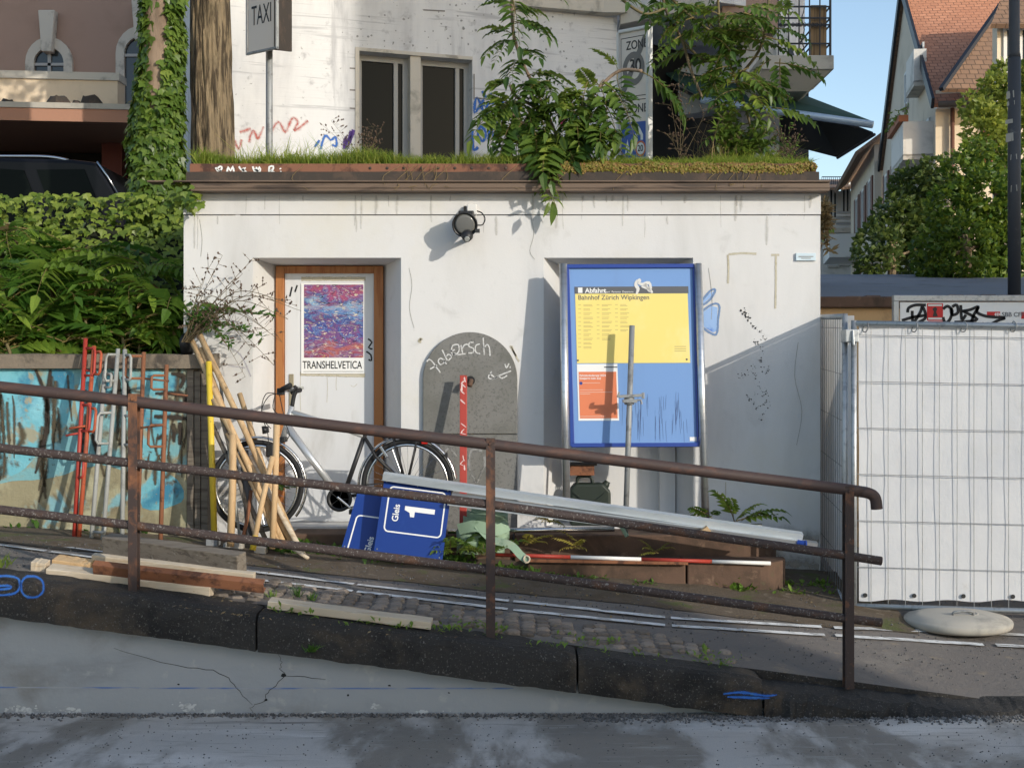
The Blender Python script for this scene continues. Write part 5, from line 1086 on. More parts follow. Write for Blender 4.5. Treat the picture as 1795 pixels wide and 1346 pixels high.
MB().prism([sp_(x, y, .015) for x, y in ((1634, 555), (1636, 546), (1633, 542), (1638, 538), (1642, 541), (1640, 547), (1643, 555))], (0, -.0008, 0)).build('sticker_figure', m_plastic, sg)
sb(1626, 563, 1652, 572, .0125, .0145).build('red_sticker', m_sbbred, sg)
scr = [[(1590, 548), (1592, 540), (1604, 535), (1622, 535)], [(1598, 545), (1600, 565), (1612, 548), (1616, 538), (1622, 556), (1608, 566)], [(1580, 562), (1600, 556), (1622, 553)], [(1652, 542), (1660, 537), (1668, 545), (1664, 560), (1656, 566), (1652, 556)], [(1668, 538), (1676, 535), (1678, 548), (1668, 552), (1666, 540)], [(1683, 535), (1685, 560), (1692, 552)], [(1684, 546), (1700, 543), (1714, 538), (1706, 552), (1700, 570)], [(1688, 546), (1712, 560), (1690, 564), (1672, 565)], [(1714, 538), (1712, 548), (1730, 555), (1760, 557), (1748, 562), (1728, 572), (1720, 566)]]
strokes('black_scribble', scr, .018, lambda x, y: sp_(x, y, .0152), (0, -1, 0), m_black, sg, 4)
# street lamp mast on the right
lm = thing('street_lamp', 'dark grey steel lamp mast at the right edge with torn stickers', 'lamp post', (P(1778, 0, 13.6).x, 13.6, tz(5.3, 13.6)))
x = P(1778, 0, 13.6).x; zb_ = tz(5.3, 13.6)
MB().tube([(x, 13.6, zb_), (x, 13.6, 5.3)], .066, 16).tube([(x, 13.6, 5.3), (x, 13.6, 5.36), (x, 13.6, 9.5)], [.066, .056, .045], 16).build('mast', mat('dark_mast', (.055, .058, .065), .6, layers=[((.1, .1, .1), 9, .6, .7)]), lm, True)
MB().tube(smooth_line([(x, 13.6, 9.5), (x - .1, 13.6, 9.9), (x - .9, 13.6, 10.1)], 5), .035, 10).build('arm', m_grey, lm, True)
MB().box(x - 1.5, x - .85, 13.48, 13.72, 10.02, 10.14).build('lantern', m_grey, lm, bevel=.03)
mb = MB()
for py, h in ((165, 14), (212, 8), (240, 16), (275, 10), (330, 12), (180, 8)):
    a = P(1775 + R.uniform(-4, 4), py, 13.53); w_ = .03
    mb.add([V((a.x + w_ * dx, 13.6 - math.sqrt(max(0, .068 ** 2 - (a.x + w_ * dx - x) ** 2)) - .001, a.z + dz * h * .003)) for dx, dz in ((-1, -1), (1, -.8), (.9, 1), (-.9, .9))], [(0, 1, 2, 3)])
stuff(mb.build('torn_sticker', m_conc, lm, recalc=False))
# ================================================================ REAR CONCRETE BUILDING
rb = thing('concrete_building', 'pale board-marked concrete building with paired windows behind the hut', 'building', (0, 15.5, 2.6))
A0 = V((-1.77, 15.0, 0)); DU = V((.949, .316, 0)); NV = V((.316, -.949, 0)); ZG = 2.5
fp = lambda px, py, o=0.0: onplane(px, py, A0 + NV * o, NV)
def su(px): q = fp(px, 400); return (q - A0).dot(DU)
def FPt(s, z, o=0.0): q = A0 + DU * s + NV * o; return V((q.x, q.y, z))
wz1 = fp(632, 90).z; wz0 = 3.25; s0, sa, sb_, s1 = su(338), su(630), su(828), su(1082); TOP = 14.0
mb = MB()
for a, b, z0, z1 in ((s0, sa, ZG, TOP), (sb_, s1, ZG, TOP), (sa, sb_, ZG, wz0), (sa, sb_, wz1, TOP)):
    mb.add([FPt(a, z0), FPt(b, z0), FPt(b, z1), FPt(a, z1)], [(0, 1, 2, 3)])
dp = -.28
for a in (sa, sb_): mb.add([FPt(a, wz0), FPt(a, wz1), FPt(a, wz1, dp), FPt(a, wz0, dp)], [(0, 1, 2, 3)])
for z in (wz0, wz1): mb.add([FPt(sa, z), FPt(sb_, z), FPt(sb_, z, dp), FPt(sa, z, dp)], [(0, 1, 2, 3)])
b0 = FPt(s0, 0); mb.add([FPt(s0, ZG), FPt(s0, TOP), FPt(s0, TOP, -6), FPt(s0, ZG, -6)], [(0, 1, 2, 3)])
mb.build('wall', m_facade, rb, recalc=False)
sm0, sm1 = su(720), su(738)
MB().prism([FPt(sm0, wz0, -.02), FPt(sm1, wz0, -.02), FPt(sm1, wz0, -.27), FPt(sm0, wz0, -.27)], (0, 0, wz1 - wz0)).build('mullion', m_stone, rb)
for a, b in ((sa, sm0), (sm1, sb_)):
    w = MB().prism([FPt(a, wz0, -.16), FPt(b, wz0, -.16), FPt(b, wz0, -.22), FPt(a, wz0, -.22)], (0, 0, .06)).prism([FPt(a, wz1 - .07, -.16), FPt(b, wz1 - .07, -.16), FPt(b, wz1 - .07, -.22), FPt(a, wz1 - .07, -.22)], (0, 0, .0695))
    for q in (a, b - .06): w.prism([FPt(q, wz0 + .0605, -.161), FPt(q + .06, wz0 + .0605, -.161), FPt(q + .06, wz0 + .0605, -.221), FPt(q, wz0 + .0605, -.221)], (0, 0, wz1 - wz0 - .131))
    w.prism([FPt(b - .17, wz0 + .0605, -.15), FPt(b - .12, wz0 + .0605, -.15), FPt(b - .12, wz0 + .0605, -.2), FPt(b - .17, wz0 + .0605, -.2)], (0, 0, wz1 - wz0 - .131))
    w = w.build('window', m_frame, rb)
    MB().prism([FPt(a + .06, wz0 + .06, -.19), FPt(b - .06, wz0 + .06, -.19), FPt(b - .06, wz0 + .06, -.20), FPt(a + .06, wz0 + .06, -.20)], (0, 0, wz1 - wz0 - .13)).build('pane', m_glass, w)
# frame trim round the opening, formwork joints and graffiti
tr = MB()
tr.prism([FPt(sa - .05, wz0, .012), FPt(sa - .002, wz0, .012), FPt(sa - .002, wz0, -.01), FPt(sa - .05, wz0, -.01)], (0, 0, wz1 - wz0)).prism([FPt(sa - .05, wz1 + .001, .012), FPt(sb_, wz1 + .001, .012), FPt(sb_, wz1 + .001, -.01), FPt(sa - .05, wz1 + .001, -.01)], (0, 0, .04)); tr.build('window_surround', m_stone, rb)
fg = lambda px, py: fp(px, py, .004)
strokes('formwork_joint', [[(831, 130), (831, 175)], [(742, 18), (780, 20)], [(833, 172), (870, 176)], [(613, 190), (630, 191)], [(613, 120), (630, 121)], [(613, 158), (630, 159)]], .012, fg, NV, m_zonegrey, rb, 1)
mbk = MB()
for _ in range(110):
    px, py = R.uniform(625, 1010), R.uniform(5, 95) if R.random() < .8 else R.uniform(95, 170)
    if 628 < px < 830 and py > 85: continue
    c = fg(px, py); s = R.uniform(.004, .018); mbk.add([c + DU * (math.cos(t) * s * R.uniform(.6, 1.2)) + V((0, 0, math.sin(t) * s * R.uniform(.6, 1.2))) for t in [k * 1.047 for k in range(6)]], [tuple(range(6))])
stuff(mbk.build('air_hole', mat('grey_pit', (.3, .3, .3), .9), rb, recalc=False))
strokes('graffiti', [[(848, 175), (832, 198), (836, 172), (850, 202)], [(840, 186), (850, 184)], [(866, 180), (855, 184), (852, 198), (862, 202)], [(862, 178), (878, 174), (880, 182), (866, 198), (884, 200)], [(828, 228), (830, 262), (838, 258)], [(843, 222), (838, 236), (846, 248), (852, 234), (843, 222)], [(856, 245), (860, 220), (866, 242), (872, 216)], [(845, 160), (852, 170), (862, 165)]], .045, fg, NV, m_sprayb, rb, 4)
strokes('graffiti', [[(990, 208), (983, 214), (990, 222), (998, 226), (1004, 232)], [(1005, 226), (1012, 234), (1020, 224)], [(1020, 236), (1035, 228), (1042, 240)], [(1008, 262), (1020, 250), (1036, 258), (1028, 268)]], .05, fg, NV, m_spraym, rb, 4)
strokes('graffiti', [[(408, 262), (412, 248), (418, 262), (424, 245)], [(436, 250), (444, 228), (452, 244), (462, 222)], [(470, 240), (488, 214), (500, 232), (512, 208), (522, 214), (516, 230), (540, 212)], [(420, 232), (440, 226)]], .05, fg, NV, m_sprayr, rb, 4)
strokes('graffiti', [[(562, 262), (570, 238), (580, 246), (588, 240), (590, 256), (582, 254)], [(560, 246), (552, 258)]], .035, fg, NV, m_sprayb, rb, 4)
strokes('graffiti', [[(604, 262), (606, 242), (608, 260), (614, 238), (616, 230)], [(612, 250), (620, 228)]], .05, fg, NV, m_sprayp, rb, 4)
# set-back shop front, overhanging upper floor and cornice to the right
E = FPt(s1, 0); E2 = V((4.3, 18.6, 0))
MB().add([V((E.x, E.y, ZG)), V((E2.x, E2.y, ZG)), V((E2.x, E2.y, 6.2)), V((E.x, E.y, 6.2))], [(0, 1, 2, 3)]).build('shop_front', m_dark, rb, recalc=False)
u_ = V((.35, -.94, 0)); C1 = V((E.x, E.y, 0)) + V((.02, -.02, 0)); C2 = P(1262, 0, 14.6); C2.z = 0; C3 = P(1366, 0, 15.6); C3.z = 0
MB().prism([V((*p, 6.38)) for p in ((C1.x - .0, C1.y), (C2.x, C2.y + .6), (C3.x, C3.y), (C3.x + 1.2, 19.5), (C1.x, 19.5))], (0, 0, 7.6)).build('upper_storey', m_facade, rb)
cor = MB(); cp = [fp(948, -4, .02), fp(1070, 14, .02)]
prof_ = [(FPt(su(880), 6.36, 0), FPt(su(1082), 6.36, 0))]
cor.prism([FPt(su(880), 6.42, .003), FPt(su(1060), 6.42, .003), FPt(su(1085), 6.42, .12), FPt(su(1085), 6.42, .25), FPt(su(1050), 6.42, .16), FPt(su(880), 6.42, .10)], (0, 0, .16)); cor.build('cornice', m_stone, rb)
MB().prism([V((C1.x + .01, C1.y - .12, 6.30)), V((C2.x + .02, C2.y + .45, 6.30)), V((C2.x + .02, C2.y + .62, 6.30)), V((C1.x + .01, C1.y + .3, 6.30))], (0, 0, .16)).build('cornice', m_stone, rb)
# white pier and lower band under the balcony
a, b = P(1265, 160, 16.6), P(1362, 75, 15.9)
MB().prism([V((P(1150, 0, 17.0).x, 17.0, 5.35)), V((P(1362, 0, 15.8).x, 15.8, 5.35)), V((P(1362, 0, 15.8).x, 16.2, 5.35)), V((P(1150, 0, 17.0).x, 17.4, 5.35))], (0, 0, .62)).build('band', m_facade, rb)
a = P(1300, 0, 15.9); MB().box(a.x, P(1366, 0, 15.9).x, 15.9, 16.6, 2.5, 6.4).build('pier', m_facade, rb)
a = P(1225, 100, 15.5); MB().box(P(1266, 0, 15.4).x, P(1364, 0, 15.4).x, 15.4, 15.7, P(0, 55, 15.4).z, 12).build('brick_wall', m_pink, rb)
# balcony
bal = thing('balcony', 'grey concrete balcony slab with black wrought-iron railing above the awning', 'balcony', tuple(P(1410, 150, 14.6)))
dB = 14.5; a0, a1 = P(1366, 97, dB), P(1462, 97, dB); zb1 = P(0, 122, dB).z
MB().prism([V((a0.x - .2, dB, zb1)), V((a1.x, dB, zb1)), V((a1.x, dB + 1.0, zb1)), V((a1.x - .3, dB + 2, zb1)), V((a0.x - .2, dB + 2, zb1))], (0, 0, a0.z - zb1)).build('slab', m_conc, bal, bevel=.01)
MB().prism([V((a0.x - .2, dB + .25, zb1 - .19)), V((P(1425, 0, dB).x, dB + .25, zb1 - .19)), V((a1.x - .02, dB + .03, zb1 - .001)), V((a0.x - .2, dB + .03, zb1 - .001))], (0, 1.4, 0)).build('underside', m_conc, bal)
xr_ = a1.x - .03; zr0, zr1 = a0.z + .02, P(0, 10, dB).z + .35
for x in [a0.x + (xr_ - a0.x) * k / 5 for k in range(6)]: MB().tube([(x, dB + .05, a0.z), (x, dB + .05, zr1)], .014 if x > xr_ - .02 else .008, 6).build('baluster', m_iron, bal)
for z in (P(0, 75, dB).z, P(0, 42, dB).z, P(0, 30, dB).z, P(0, 10, dB).z): MB().tube([(a0.x, dB + .05, z), (xr_, dB + .05, z), (xr_, dB + 1.6, z)], .011, 6).build('rail', m_iron, bal)
for k in range(12):
    x = a0.x + .03 + k * .045; z = P(0, 42, dB).z; MB().tube([(x + .02 * math.cos(t), dB + .045, z + .02 * math.sin(t)) for t in [q * .785 for q in range(8)]], .005, 5, closed=True).build('scroll', m_iron, bal)
MB().tube([(a0.x + .28 + .015 * math.sin(k * 1.3), dB + .05, a0.z + k * .05) for k in range(12)], .006, 6).build('scroll', m_iron, bal)
MB().box(P(1425, 0, dB).x, xr_ - .03, dB + .10, dB + .13, a0.z + .001, P(0, 5, dB).z).build('reed_screen', m_reed, bal)
MB().box(a0.x + .05, a0.x + .18, dB + .4, dB + .6, a0.z + .001, a0.z + .4).build('chair_back', m_framew, bal)
# awnings
aw = thing('awning', 'dark green cloth awning with pale front bar below the balcony', 'awning', tuple(P(1380, 200, 15)))
p = [P(1143, 112, 17.2), P(1392, 160, 16.4), P(1530, 213, 14.3), P(1232, 172, 15.2)]
n_ = (p[1] - p[0]).cross(p[3] - p[0]).normalized() * .02
MB().prism(p, n_).build('cloth', m_awn, aw)
MB().tube([P(1230, 176, 15.17), P(1530, 219, 14.27)], .042, 12).build('front_bar', m_awnbar, aw, True)
MB().beam(P(1146, 108, 17.15), P(1395, 160, 16.35), .16, .14).build('cassette', m_conc, aw)
for pts in ([(1240, 180, 15.2), (1180, 150, 16.4), (1200, 130, 17.1)], [(1500, 222, 14.4), (1410, 185, 15.5), (1385, 165, 16.4)]): MB().tube([P(*q) for q in pts], .02, 8).build('folding_arm', m_iron, aw)
aw2 = thing('awning', 'black awning hanging low and pointed under the green one', 'awning', tuple(P(1460, 250, 15)))
p = [P(1230, 215, 17.0), P(1420, 192, 16.2), P(1531, 234, 14.6), P(1470, 277, 15.4)]
MB().prism(p, (0, .02, .02)).build('cloth', m_awnd, aw2)
MB().tube([P(1468, 277, 15.38), P(1533, 236, 14.55)], .018, 8).build('front_bar', m_iron, aw2, True)
# ================================================================ PINK BUILDING
pb_ = thing('pink_building', 'pink rendered building with arched stone-framed windows at the upper left', 'building', (-8, 23, 2.6))
PY = 23.0
q = lambda px, py, d=PY: P(px, py, d)
xa, xb = q(-700, 0).x, q(345, 0).x
def arch_open(px0, px1, pyb, pyt, pys):
    c0, c1 = q(px0, pyb), q(px1, pyb); cxm = (c0.x + c1.x) / 2; zs = q(0, pys).z; zt_ = q(0, pyt).z; return c0.x, c1.x, c0.z, zs, zt_, cxm
def arcpts(x0, x1, zs, zt_, n=12): return [V(((x0 + x1) / 2 + (x1 - x0) / 2 * math.cos(math.pi * k / n), PY, zs + (zt_ - zs) * math.sin(math.pi * k / n))) for k in range(n + 1)]
MB().box(xa, xb, PY, PY + 6, 2.3, 16).build('wall', m_pink, pb_)
for px0, px1, pyb, pyt, pys in ((52, 124, 175, 84, 112), (210, 290, 175, 64, 96), (-240, -165, 175, 100, 128)):
    x0, x1, z0, zs, zt_, xm = arch_open(px0, px1, pyb, pyt, pys); W = .17
    out = arcpts(x0 - W * .3, x1 + W * .3, zs, zt_ + W); inn = arcpts(x0 + W * .6, x1 - W * .6, zs, zt_ - .02)
    mb = MB(); vs = []
    full_o = [V((x1 + W * .3, PY, z0 - .6))] + out + [V((x0 - W * .3, PY, z0 - .6))]; full_i = [V((x1 - W * .6, PY, z0 - .6))] + inn + [V((x0 + W * .6, PY, z0 - .6))]
    for o_, i_ in zip(full_o, full_i): vs += [o_ + V((0, -.08, 0)), i_ + V((0, -.08, 0)), o_ + V((0, .01, 0)), i_ + V((0, -.005, 0))]
    n = len(full_o); fs = []
    for k in range(n - 1): a = 4 * k; fs += [(a, a + 1, a + 5, a + 4), (a, a + 4, a + 6, a + 2), (a + 1, a + 3, a + 7, a + 5)]
    w = mb.add(vs, fs).build('window', m_stone, pb_, recalc=False)
    MB().add([p + V((0, -.012, 0)) for p in full_i], [tuple(range(n))]).build('pane', m_glassf, w, recalc=False)
    MB().box(xm - .03, xm + .03, PY - .05, PY - .014, z0 - .6, zt_ - .1).box(x0 + .1, x1 - .1, PY - .05, PY - .0141, zs - .05, zs).build('glazing_bar', m_frame, w)
    MB().prism([V((xm - .09, PY - .2, zt_ - .12)), V((xm + .09, PY - .2, zt_ - .12)), V((xm + .15, PY - .2, zt_ + .62)), V((xm - .15, PY - .2, zt_ + .62))], (0, .2, 0)).build('keystone', m_stone, w, bevel=.02)
# parapet and canopy in front
dpp = 17.0
def pq(px, py): return onplane(px, py, V((-6.0, dpp, 0)), V((.10, -.995, 0)))
a, b = pq(-300, 120), pq(206, 148); zt_ = a.z; L0 = pq(-700, 120); zlo = pq(206, 206).z
par = MB().prism([V((L0.x, L0.y, zlo)), V((b.x, b.y, zlo)), V((b.x, b.y, pq(100, 140).z)), V((L0.x, L0.y, pq(100, 140).z))], (.02, .25, 0)).build('parapet', m_cream, pb_)
MB().prism([V((L0.x, L0.y - .03, pq(100, 140).z + .001)), V((b.x + .03, b.y - .03, pq(100, 140).z + .001)), V((b.x + .03, b.y + .3, pq(100, 140).z + .001)), V((L0.x, L0.y + .3, pq(100, 140).z + .001))], (0, 0, .10)).build('coping', m_stone, pb_)
c0, c1 = onplane(-700, 200, V((-6, 16.2, 0)), V((.10, -.995, 0))), onplane(336, 210, V((-6, 16.2, 0)), V((.10, -.995, 0)))
zc = P(100, 212, 16.2).z
MB().prism([V((c0.x, c0.y, zc)), V((c1.x, c1.y, zc)), V((c1.x + .1, PY - .05, zc)), V((c0.x + .1, PY - .05, zc))], (0, 0, .16)).build('canopy', mat('canopy_render', (.40, .21, .14), .9), pb_)
MB().prism([V((c0.x, c0.y - .02, zc + .161)), V((c1.x, c1.y - .02, zc + .161)), V((c1.x, c1.y + .5, zc + .161)), V((c0.x, c0.y + .5, zc + .161))], (0, 0, .07)).build('roof_edge', m_conc, pb_)
MB().prism([V((c0.x, c0.y + 2.2, 2.4)), V((c1.x, c1.y + 2.2, 2.4)), V((c1.x, c1.y + 2.5, 2.4)), V((c0.x, c0.y + 2.5, 2.4))], (0, 0, zc - 2.42)).build('shop_recess', m_dark, pb_)
for px in (200, 322, -150): a = P(px, 0, 17.8); MB().box(a.x - .14, a.x + .14, 17.7, 17.95, 2.5, zc - .005).build('pier', m_dred, pb_)
for i, (px, py, s) in enumerate(((102, 193, .17), (160, 196, .17), (14, 190, .1), (135, 197, .07))):
    c = P(px, py, 16.35); c.z = zc + .231; mb = MB()
    for j in range(8): an = j * .785; mb.v.append(c + V((s * math.cos(an) * R.uniform(.8, 1.1), .1 * math.sin(an), 0)))
    for j in range(8): an = j * .785; mb.v.append(c + V((s * .6 * math.cos(an) * R.uniform(.7, 1.1), .07 * math.sin(an), s * .7 * R.uniform(.7, 1.1))))
    mb.f = [[j, (j + 1) % 8, 8 + (j + 1) % 8, 8 + j] for j in range(8)] + [list(range(8, 16))]; mb.mi = [0] * 9
    t = tag(mb.build('roof_stone', m_darkband, None, org=c), ('left of the two dark stones on the canopy edge', 'right of the two dark stones on the canopy edge', 'small flat stone at the far left of the canopy edge', 'tiny pebble between the two dark stones on the canopy')[i], 'stone', 'stones on the canopy')
# ================================================================ VAN
vn = thing('parked_van', 'dark van with roof rail parked behind the hedge', 'van', (-6.8, 15.4, 2.6))
vx1 = P(190, 0, 15).x; ZV = 2.6
def vz(py): return P(0, py, 15).z
prof = [(-9.8, ZV + .45), (-9.7, ZV + 1.0), (-8.9, ZV + 1.15), (-8.1, vz(281)), (-7, vz(275)), (-6.2, vz(275.5)), (vx1 - .42, vz(279)), (vx1 - .14, vz(284)), (vx1 - .02, vz(310)), (vx1 + .12, vz(345)), (vx1 + .2, ZV + 1.0), (vx1 + .2, ZV + .4), (vx1 + .05, ZV + .3), (-9.6, ZV + .3)]
MB().prism([V((x, 15.0, z)) for x, z in prof], (0, 1.85, 0)).build('body', m_carp, vn, bevel=.05, seg=3)
win = [[(-8.6, ZV + 1.12), (-8.0, vz(297)), (-7.0, vz(295)), (-6.0, vz(296)), (-5.7, vz(299)), (-5.45, ZV + 1.12)], [(-5.32, ZV + 1.12), (-5.55, vz(298)), (vx1 - .28, vz(297)), (vx1 - .05, ZV + 1.2)]]
for w_ in win: MB().prism([V((x, 14.985, z)) for x, z in w_], (0, .01, 0)).build('side_window', m_glass, vn)
MB().tube(smooth_line([(-7.6, 15.1, vz(278)), (-7.4, 15.1, vz(271)), (-6.0, 15.1, vz(271.5)), (vx1 - .75, 15.1, vz(272.5)), (vx1 - .5, 15.1, vz(279))], 4), .018, 8).build('roof_rail', m_chrome, vn, True)
MB().tube([(vx1 - .13, 14.995, vz(284)), (vx1 - .005, 14.995, vz(310)), (vx1 + .12, 14.995, vz(343))], .012, 6).build('rear_edge_trim', m_chrome, vn, True)
MB().box(vx1 + .14, vx1 + .21, 15.02, 15.14, ZV + .5, ZV + .85).build('tail_light', mat('tail_red', (.35, .01, .01), .2), vn)
for x in (-8.9, vx1 - .75):
    for y in (15.02, 16.62):
        wv = MB().lathe([(.33, 0), (.35, .03), (.35, .18), (.33, .21)], (x, y, ZV + .34), (0, 1, 0), 28).build('wheel', m_rubber, vn, True)
        MB().lathe([(.21, -.012), (.19, -.02), (.05, -.03)], (x, y, ZV + .34), (0, 1, 0), 20).build('rim', m_galv, wv, True)
# ================================================================ SIGN POSTS
tx = thing('taxi_sign', 'back-lit brown taxi sign on a grey pole behind the hut roof', 'sign', (P(472, 0, 13.2).x, 13.2, 2.6))
def tpl(px, py): t = (px - 435) / (483 - 435); return P(px, py, 13.1 + .12 * t)
mp, u, v, n = plane_map(P(434, -60, 13.45), P(484, -75, 13.1), P(434, 95, 13.45)); nn = n
slab(mp, 0, 1, 0, 1, -.02, 0).build('face', m_zone, tx, bevel=.006)
rim_ = MB(); 
for qd in ((-.05, 0, -.004, 1.01), (1, 1.03, -.004, 1.01)): s_ = slab(mp, *qd, -.025, .008); rim_.add(s_.v, s_.f)
s_ = slab(mp, -.05, 1.03, .985, 1.012, -.0251, .0081); rim_.add(s_.v, s_.f); rim_.build('rim', m_galvd, tx, bevel=.004)
mp2, u2, v2, n2 = plane_map(P(485, -75, 13.11), P(512, -66, 13.6), P(485, 88, 13.11))
slab(mp2, 0, 1, 0, 1, -.03, 0).build('side_face', m_darkband, tx, bevel=.004)
text('TAXI', m_black, tx, mp(.14, .695, .002), u, -v, .29, bold=.0, sx=.56)
MB().tube([(P(472, 0, 13.42).x, 13.42, 2.6), (P(472, 0, 13.42).x, 13.42, P(0, -60, 13.42).z)], .036, 12).build('pole', m_galvd, tx, True)
zs_ = thing('zone_sign', 'white framed traffic zone sign reading ZONE among the leaves', 'sign', (P(1110, 0, 12.2).x, 12.2, 2.6))
mpz, uz, vz_, nz1 = plane_map(P(1085, 58, 11.85), P(1137, 48, 11.5), P(1085, 285, 11.85))
slab(mpz, 0.04, .96, .01, 1.5, -.01, 0).build('face', m_zone, zs_)
for qd in ((-.03, .03, 0, 1.6), (.96, 1.06, -.01, 1.6), (.031, .959, -.016, .012)): slab(mpz, *qd, -.03, .025).build('frame_tube', m_framew, zs_, bevel=.01)
bfr = MB()
for q0, q1 in (((.07, .05), (.93, .05)), ((.07, .50), (.93, .50)), ((.07, .53), (.93, .53))): bfr.add([mpz(q0[0], q0[1], .001), mpz(q1[0], q1[1], .001), mpz(q1[0], q1[1] + .006, .001), mpz(q0[0], q0[1] + .006, .001)], [(0, 1, 2, 3)])
for qx in (.07, .92): bfr.add([mpz(qx, .05, .0012), mpz(qx + .015, .05, .0012), mpz(qx + .015, 1.3, .0012), mpz(qx, 1.3, .0012)], [(0, 1, 2, 3)])
bfr.build('border_line', m_black, zs_, recalc=False)
hz_ = uz.normalized(); vzn = -(vz_ - hz_ * vz_.dot(hz_)).normalized()
text('ZONE', m_black, zs_, mpz(.25, .145, .002), uz, -vz_, .112, bold=.0008, sx=1.0)
text('30', m_black, zs_, mpz(.36, .32, .002), uz, -vz_, .17, bold=.0012)
text('ZONE', m_black, zs_, mpz(.25, .63, .002), uz, -vz_, .112, bold=.0008)
ring = MB(); ribbon(ring, [mpz(.5 + .3 * math.cos(t), .295 + .105 * math.sin(t), .0015) for t in [k * math.pi / 12 for k in range(24)]], .045, nz1, True, 1); ribbon(ring, [mpz(.12, .48, .0022), mpz(.9, .06, .0022)], .05, nz1, False, 1); ring.build('cancelled_ring', m_zonegrey, zs_, recalc=False)
slab(mpz, .1, .92, .70, .97, .0005, .0015).build('blue_field', m_signblue, zs_)
fig = MB()
for pts in ([(.2, .95), (.3, .83), (.4, .95), (.34, .95), (.3, .88), (.26, .95)], [(.55, .80), (.68, .73), (.82, .80), (.82, .84), (.74, .84), (.74, .80), (.64, .80), (.64, .84), (.55, .84)]): fig.prism([mpz(a_, b_, .0016) for a_, b_ in pts], nz1 * .0006)
fig.build('pictogram', m_white, zs_)
MB().add([mpz(.74 + .17 * math.cos(t), .905 + .06 * math.sin(t), .002) for t in [k * math.pi / 12 for k in range(24)]], [tuple(range(24))]).build('orange_disc', m_signor, zs_, recalc=False)
MB().add([mpz(.74 + .13 * math.cos(t), .905 + .046 * math.sin(t), .0024) for t in [k * math.pi / 12 for k in range(24)]], [tuple(range(24))]).build('white_disc', m_white, zs_, recalc=False)
text('20', m_black, zs_, mpz(.64, .925, .003), uz, -vz_, .08, bold=.001)
# ================================================================ FAR HOUSES
def hwindow(par, o, u, n, w_, h_, shut=None, mfr=m_framew):
    u = V(u).normalized(); n = V(n).normalized(); up = V((0, 0, 1)); o = V(o)
    def bx_(a0, a1, b0, b1, o0, o1): return MB().prism([o + u * a0 + up * b0 + n * o0, o + u * a1 + up * b0 + n * o0, o + u * a1 + up * b1 + n * o0, o + u * a0 + up * b1 + n * o0], n * (o1 - o0))
    f = MB()
    for q_ in ((0, w_, 0, .08), (0, w_, h_ - .08, h_), (0, .08, .081, h_ - .081), (w_ - .08, w_, .081, h_ - .081), (w_ / 2 - .04, w_ / 2 + .04, .081, h_ - .081)): s_ = bx_(*q_, .0, .05); f.add(s_.v, s_.f)
    f = f.build('window', mfr, par); bx_(.08, w_ - .08, .08, h_ - .08, .003, .02).build('pane', m_glassf, f)
    bx_(-.06, w_ + .06, -.1, -.003, 0, .12).build('sill', m_stone, f)
    if shut:
        for a in (-w_ * .5 - .03, w_ + .03): bx_(a, a + w_ * .5, -.02, h_ + .02, .0, .06).build('shutter', shut, f)
    return f
def uvroof(name, pts, m, par, th=.12):
    pts = [V(p) for p in pts]; n = (pts[1] - pts[0]).cross(pts[2] - pts[0]).normalized()
    if n.z < 0: n = -n
    o = MB().prism(pts, -n * th).build(name, m, par)
    me = o.data; uvl = me.uv_layers.new(name='UVMap'); h = V((n.y, -n.x, 0)); h = h.normalized() if h.length > .01 else V((1, 0, 0)); vdir = h.cross(n)
    for l in me.loops: c = me.vertices[l.vertex_index].co; uvl.data[l.index].uv = (c.dot(h), c.dot(vdir))
    return o
hA = thing('gabled_house', 'beige house with steep orange tiled roof and balconies on the right', 'house', (14, 38, 4))
# axes: street side runs away from near corner; long side faces the viewer
Kc = P(1640, 0, 35); Kc.z = 0; du = V((.165, .986, 0)).normalized(); nu = V((-.986, .165, 0)); dl = V((.986, -.12, 0)).normalized(); nl = V((-.12, -.986, 0)).normalized()
ze = P(0, 165, 35).z; zr = P(0, -40, 40).z; LN = 12.0
A = lambda s, z, o=0: V(((Kc + du * s + nu * o).x, (Kc + du * s + nu * o).y, z))
Lr = lambda s, z, o=0: V(((Kc + dl * s + nl * o).x, (Kc + dl * s + nl * o).y, z))
zg = 3.6
MB().add([A(0, zg), A(LN, zg), A(LN, ze), A(LN / 2, zr), A(0, ze)], [(0, 1, 2, 3, 4)]).build('street_wall', m_hwall, hA, recalc=False)
MB().add([Lr(0, zg), Lr(14, zg), Lr(14, ze + .1), Lr(0, ze + .1)], [(0, 1, 2, 3)]).build('front_wall', m_hcream, hA, recalc=False)
off = dl * 14
ov = nu * .14
e0 = A(0, ze) - du * .45 + V((0, 0, -.35)); r0 = A(LN / 2, zr)
rf1 = uvroof('roof', [e0 + ov, e0 + off, r0 + off, r0 + ov], m_tile, hA)
e1 = A(LN, ze) + du * .5 + V((0, 0, -.35)); uvroof('roof', [e1 + ov, e1 + off, r0 + off, r0 + ov], m_tileb, hA)
MB().beam(e0 + ov * 1.02, r0 + ov * 1.02, .08, .3).beam(e1 + ov * 1.02, r0 + ov * 1.02, .08, .3).build('verge_board', m_iron, hA)
MB().tube([e0 - du * .08 + V((0, 0, -.05)), e0 - du * .08 + off + V((0, 0, -.05))], .09, 8).build('gutter', m_flash, hA, True)
MB().prism([Lr(0, ze - .42, .0), Lr(14, ze - .42, .0), Lr(14, ze - .42, .45), Lr(0, ze - .42, .45)], (0, 0, .12)).build('eave_soffit', m_framew, hA)
g0 = Lr(.42, 0, .12); MB().tube([(g0.x, g0.y, ze - .3), (g0.x, g0.y, 4)], .06, 8).build('downpipe', m_shut, hA, True)
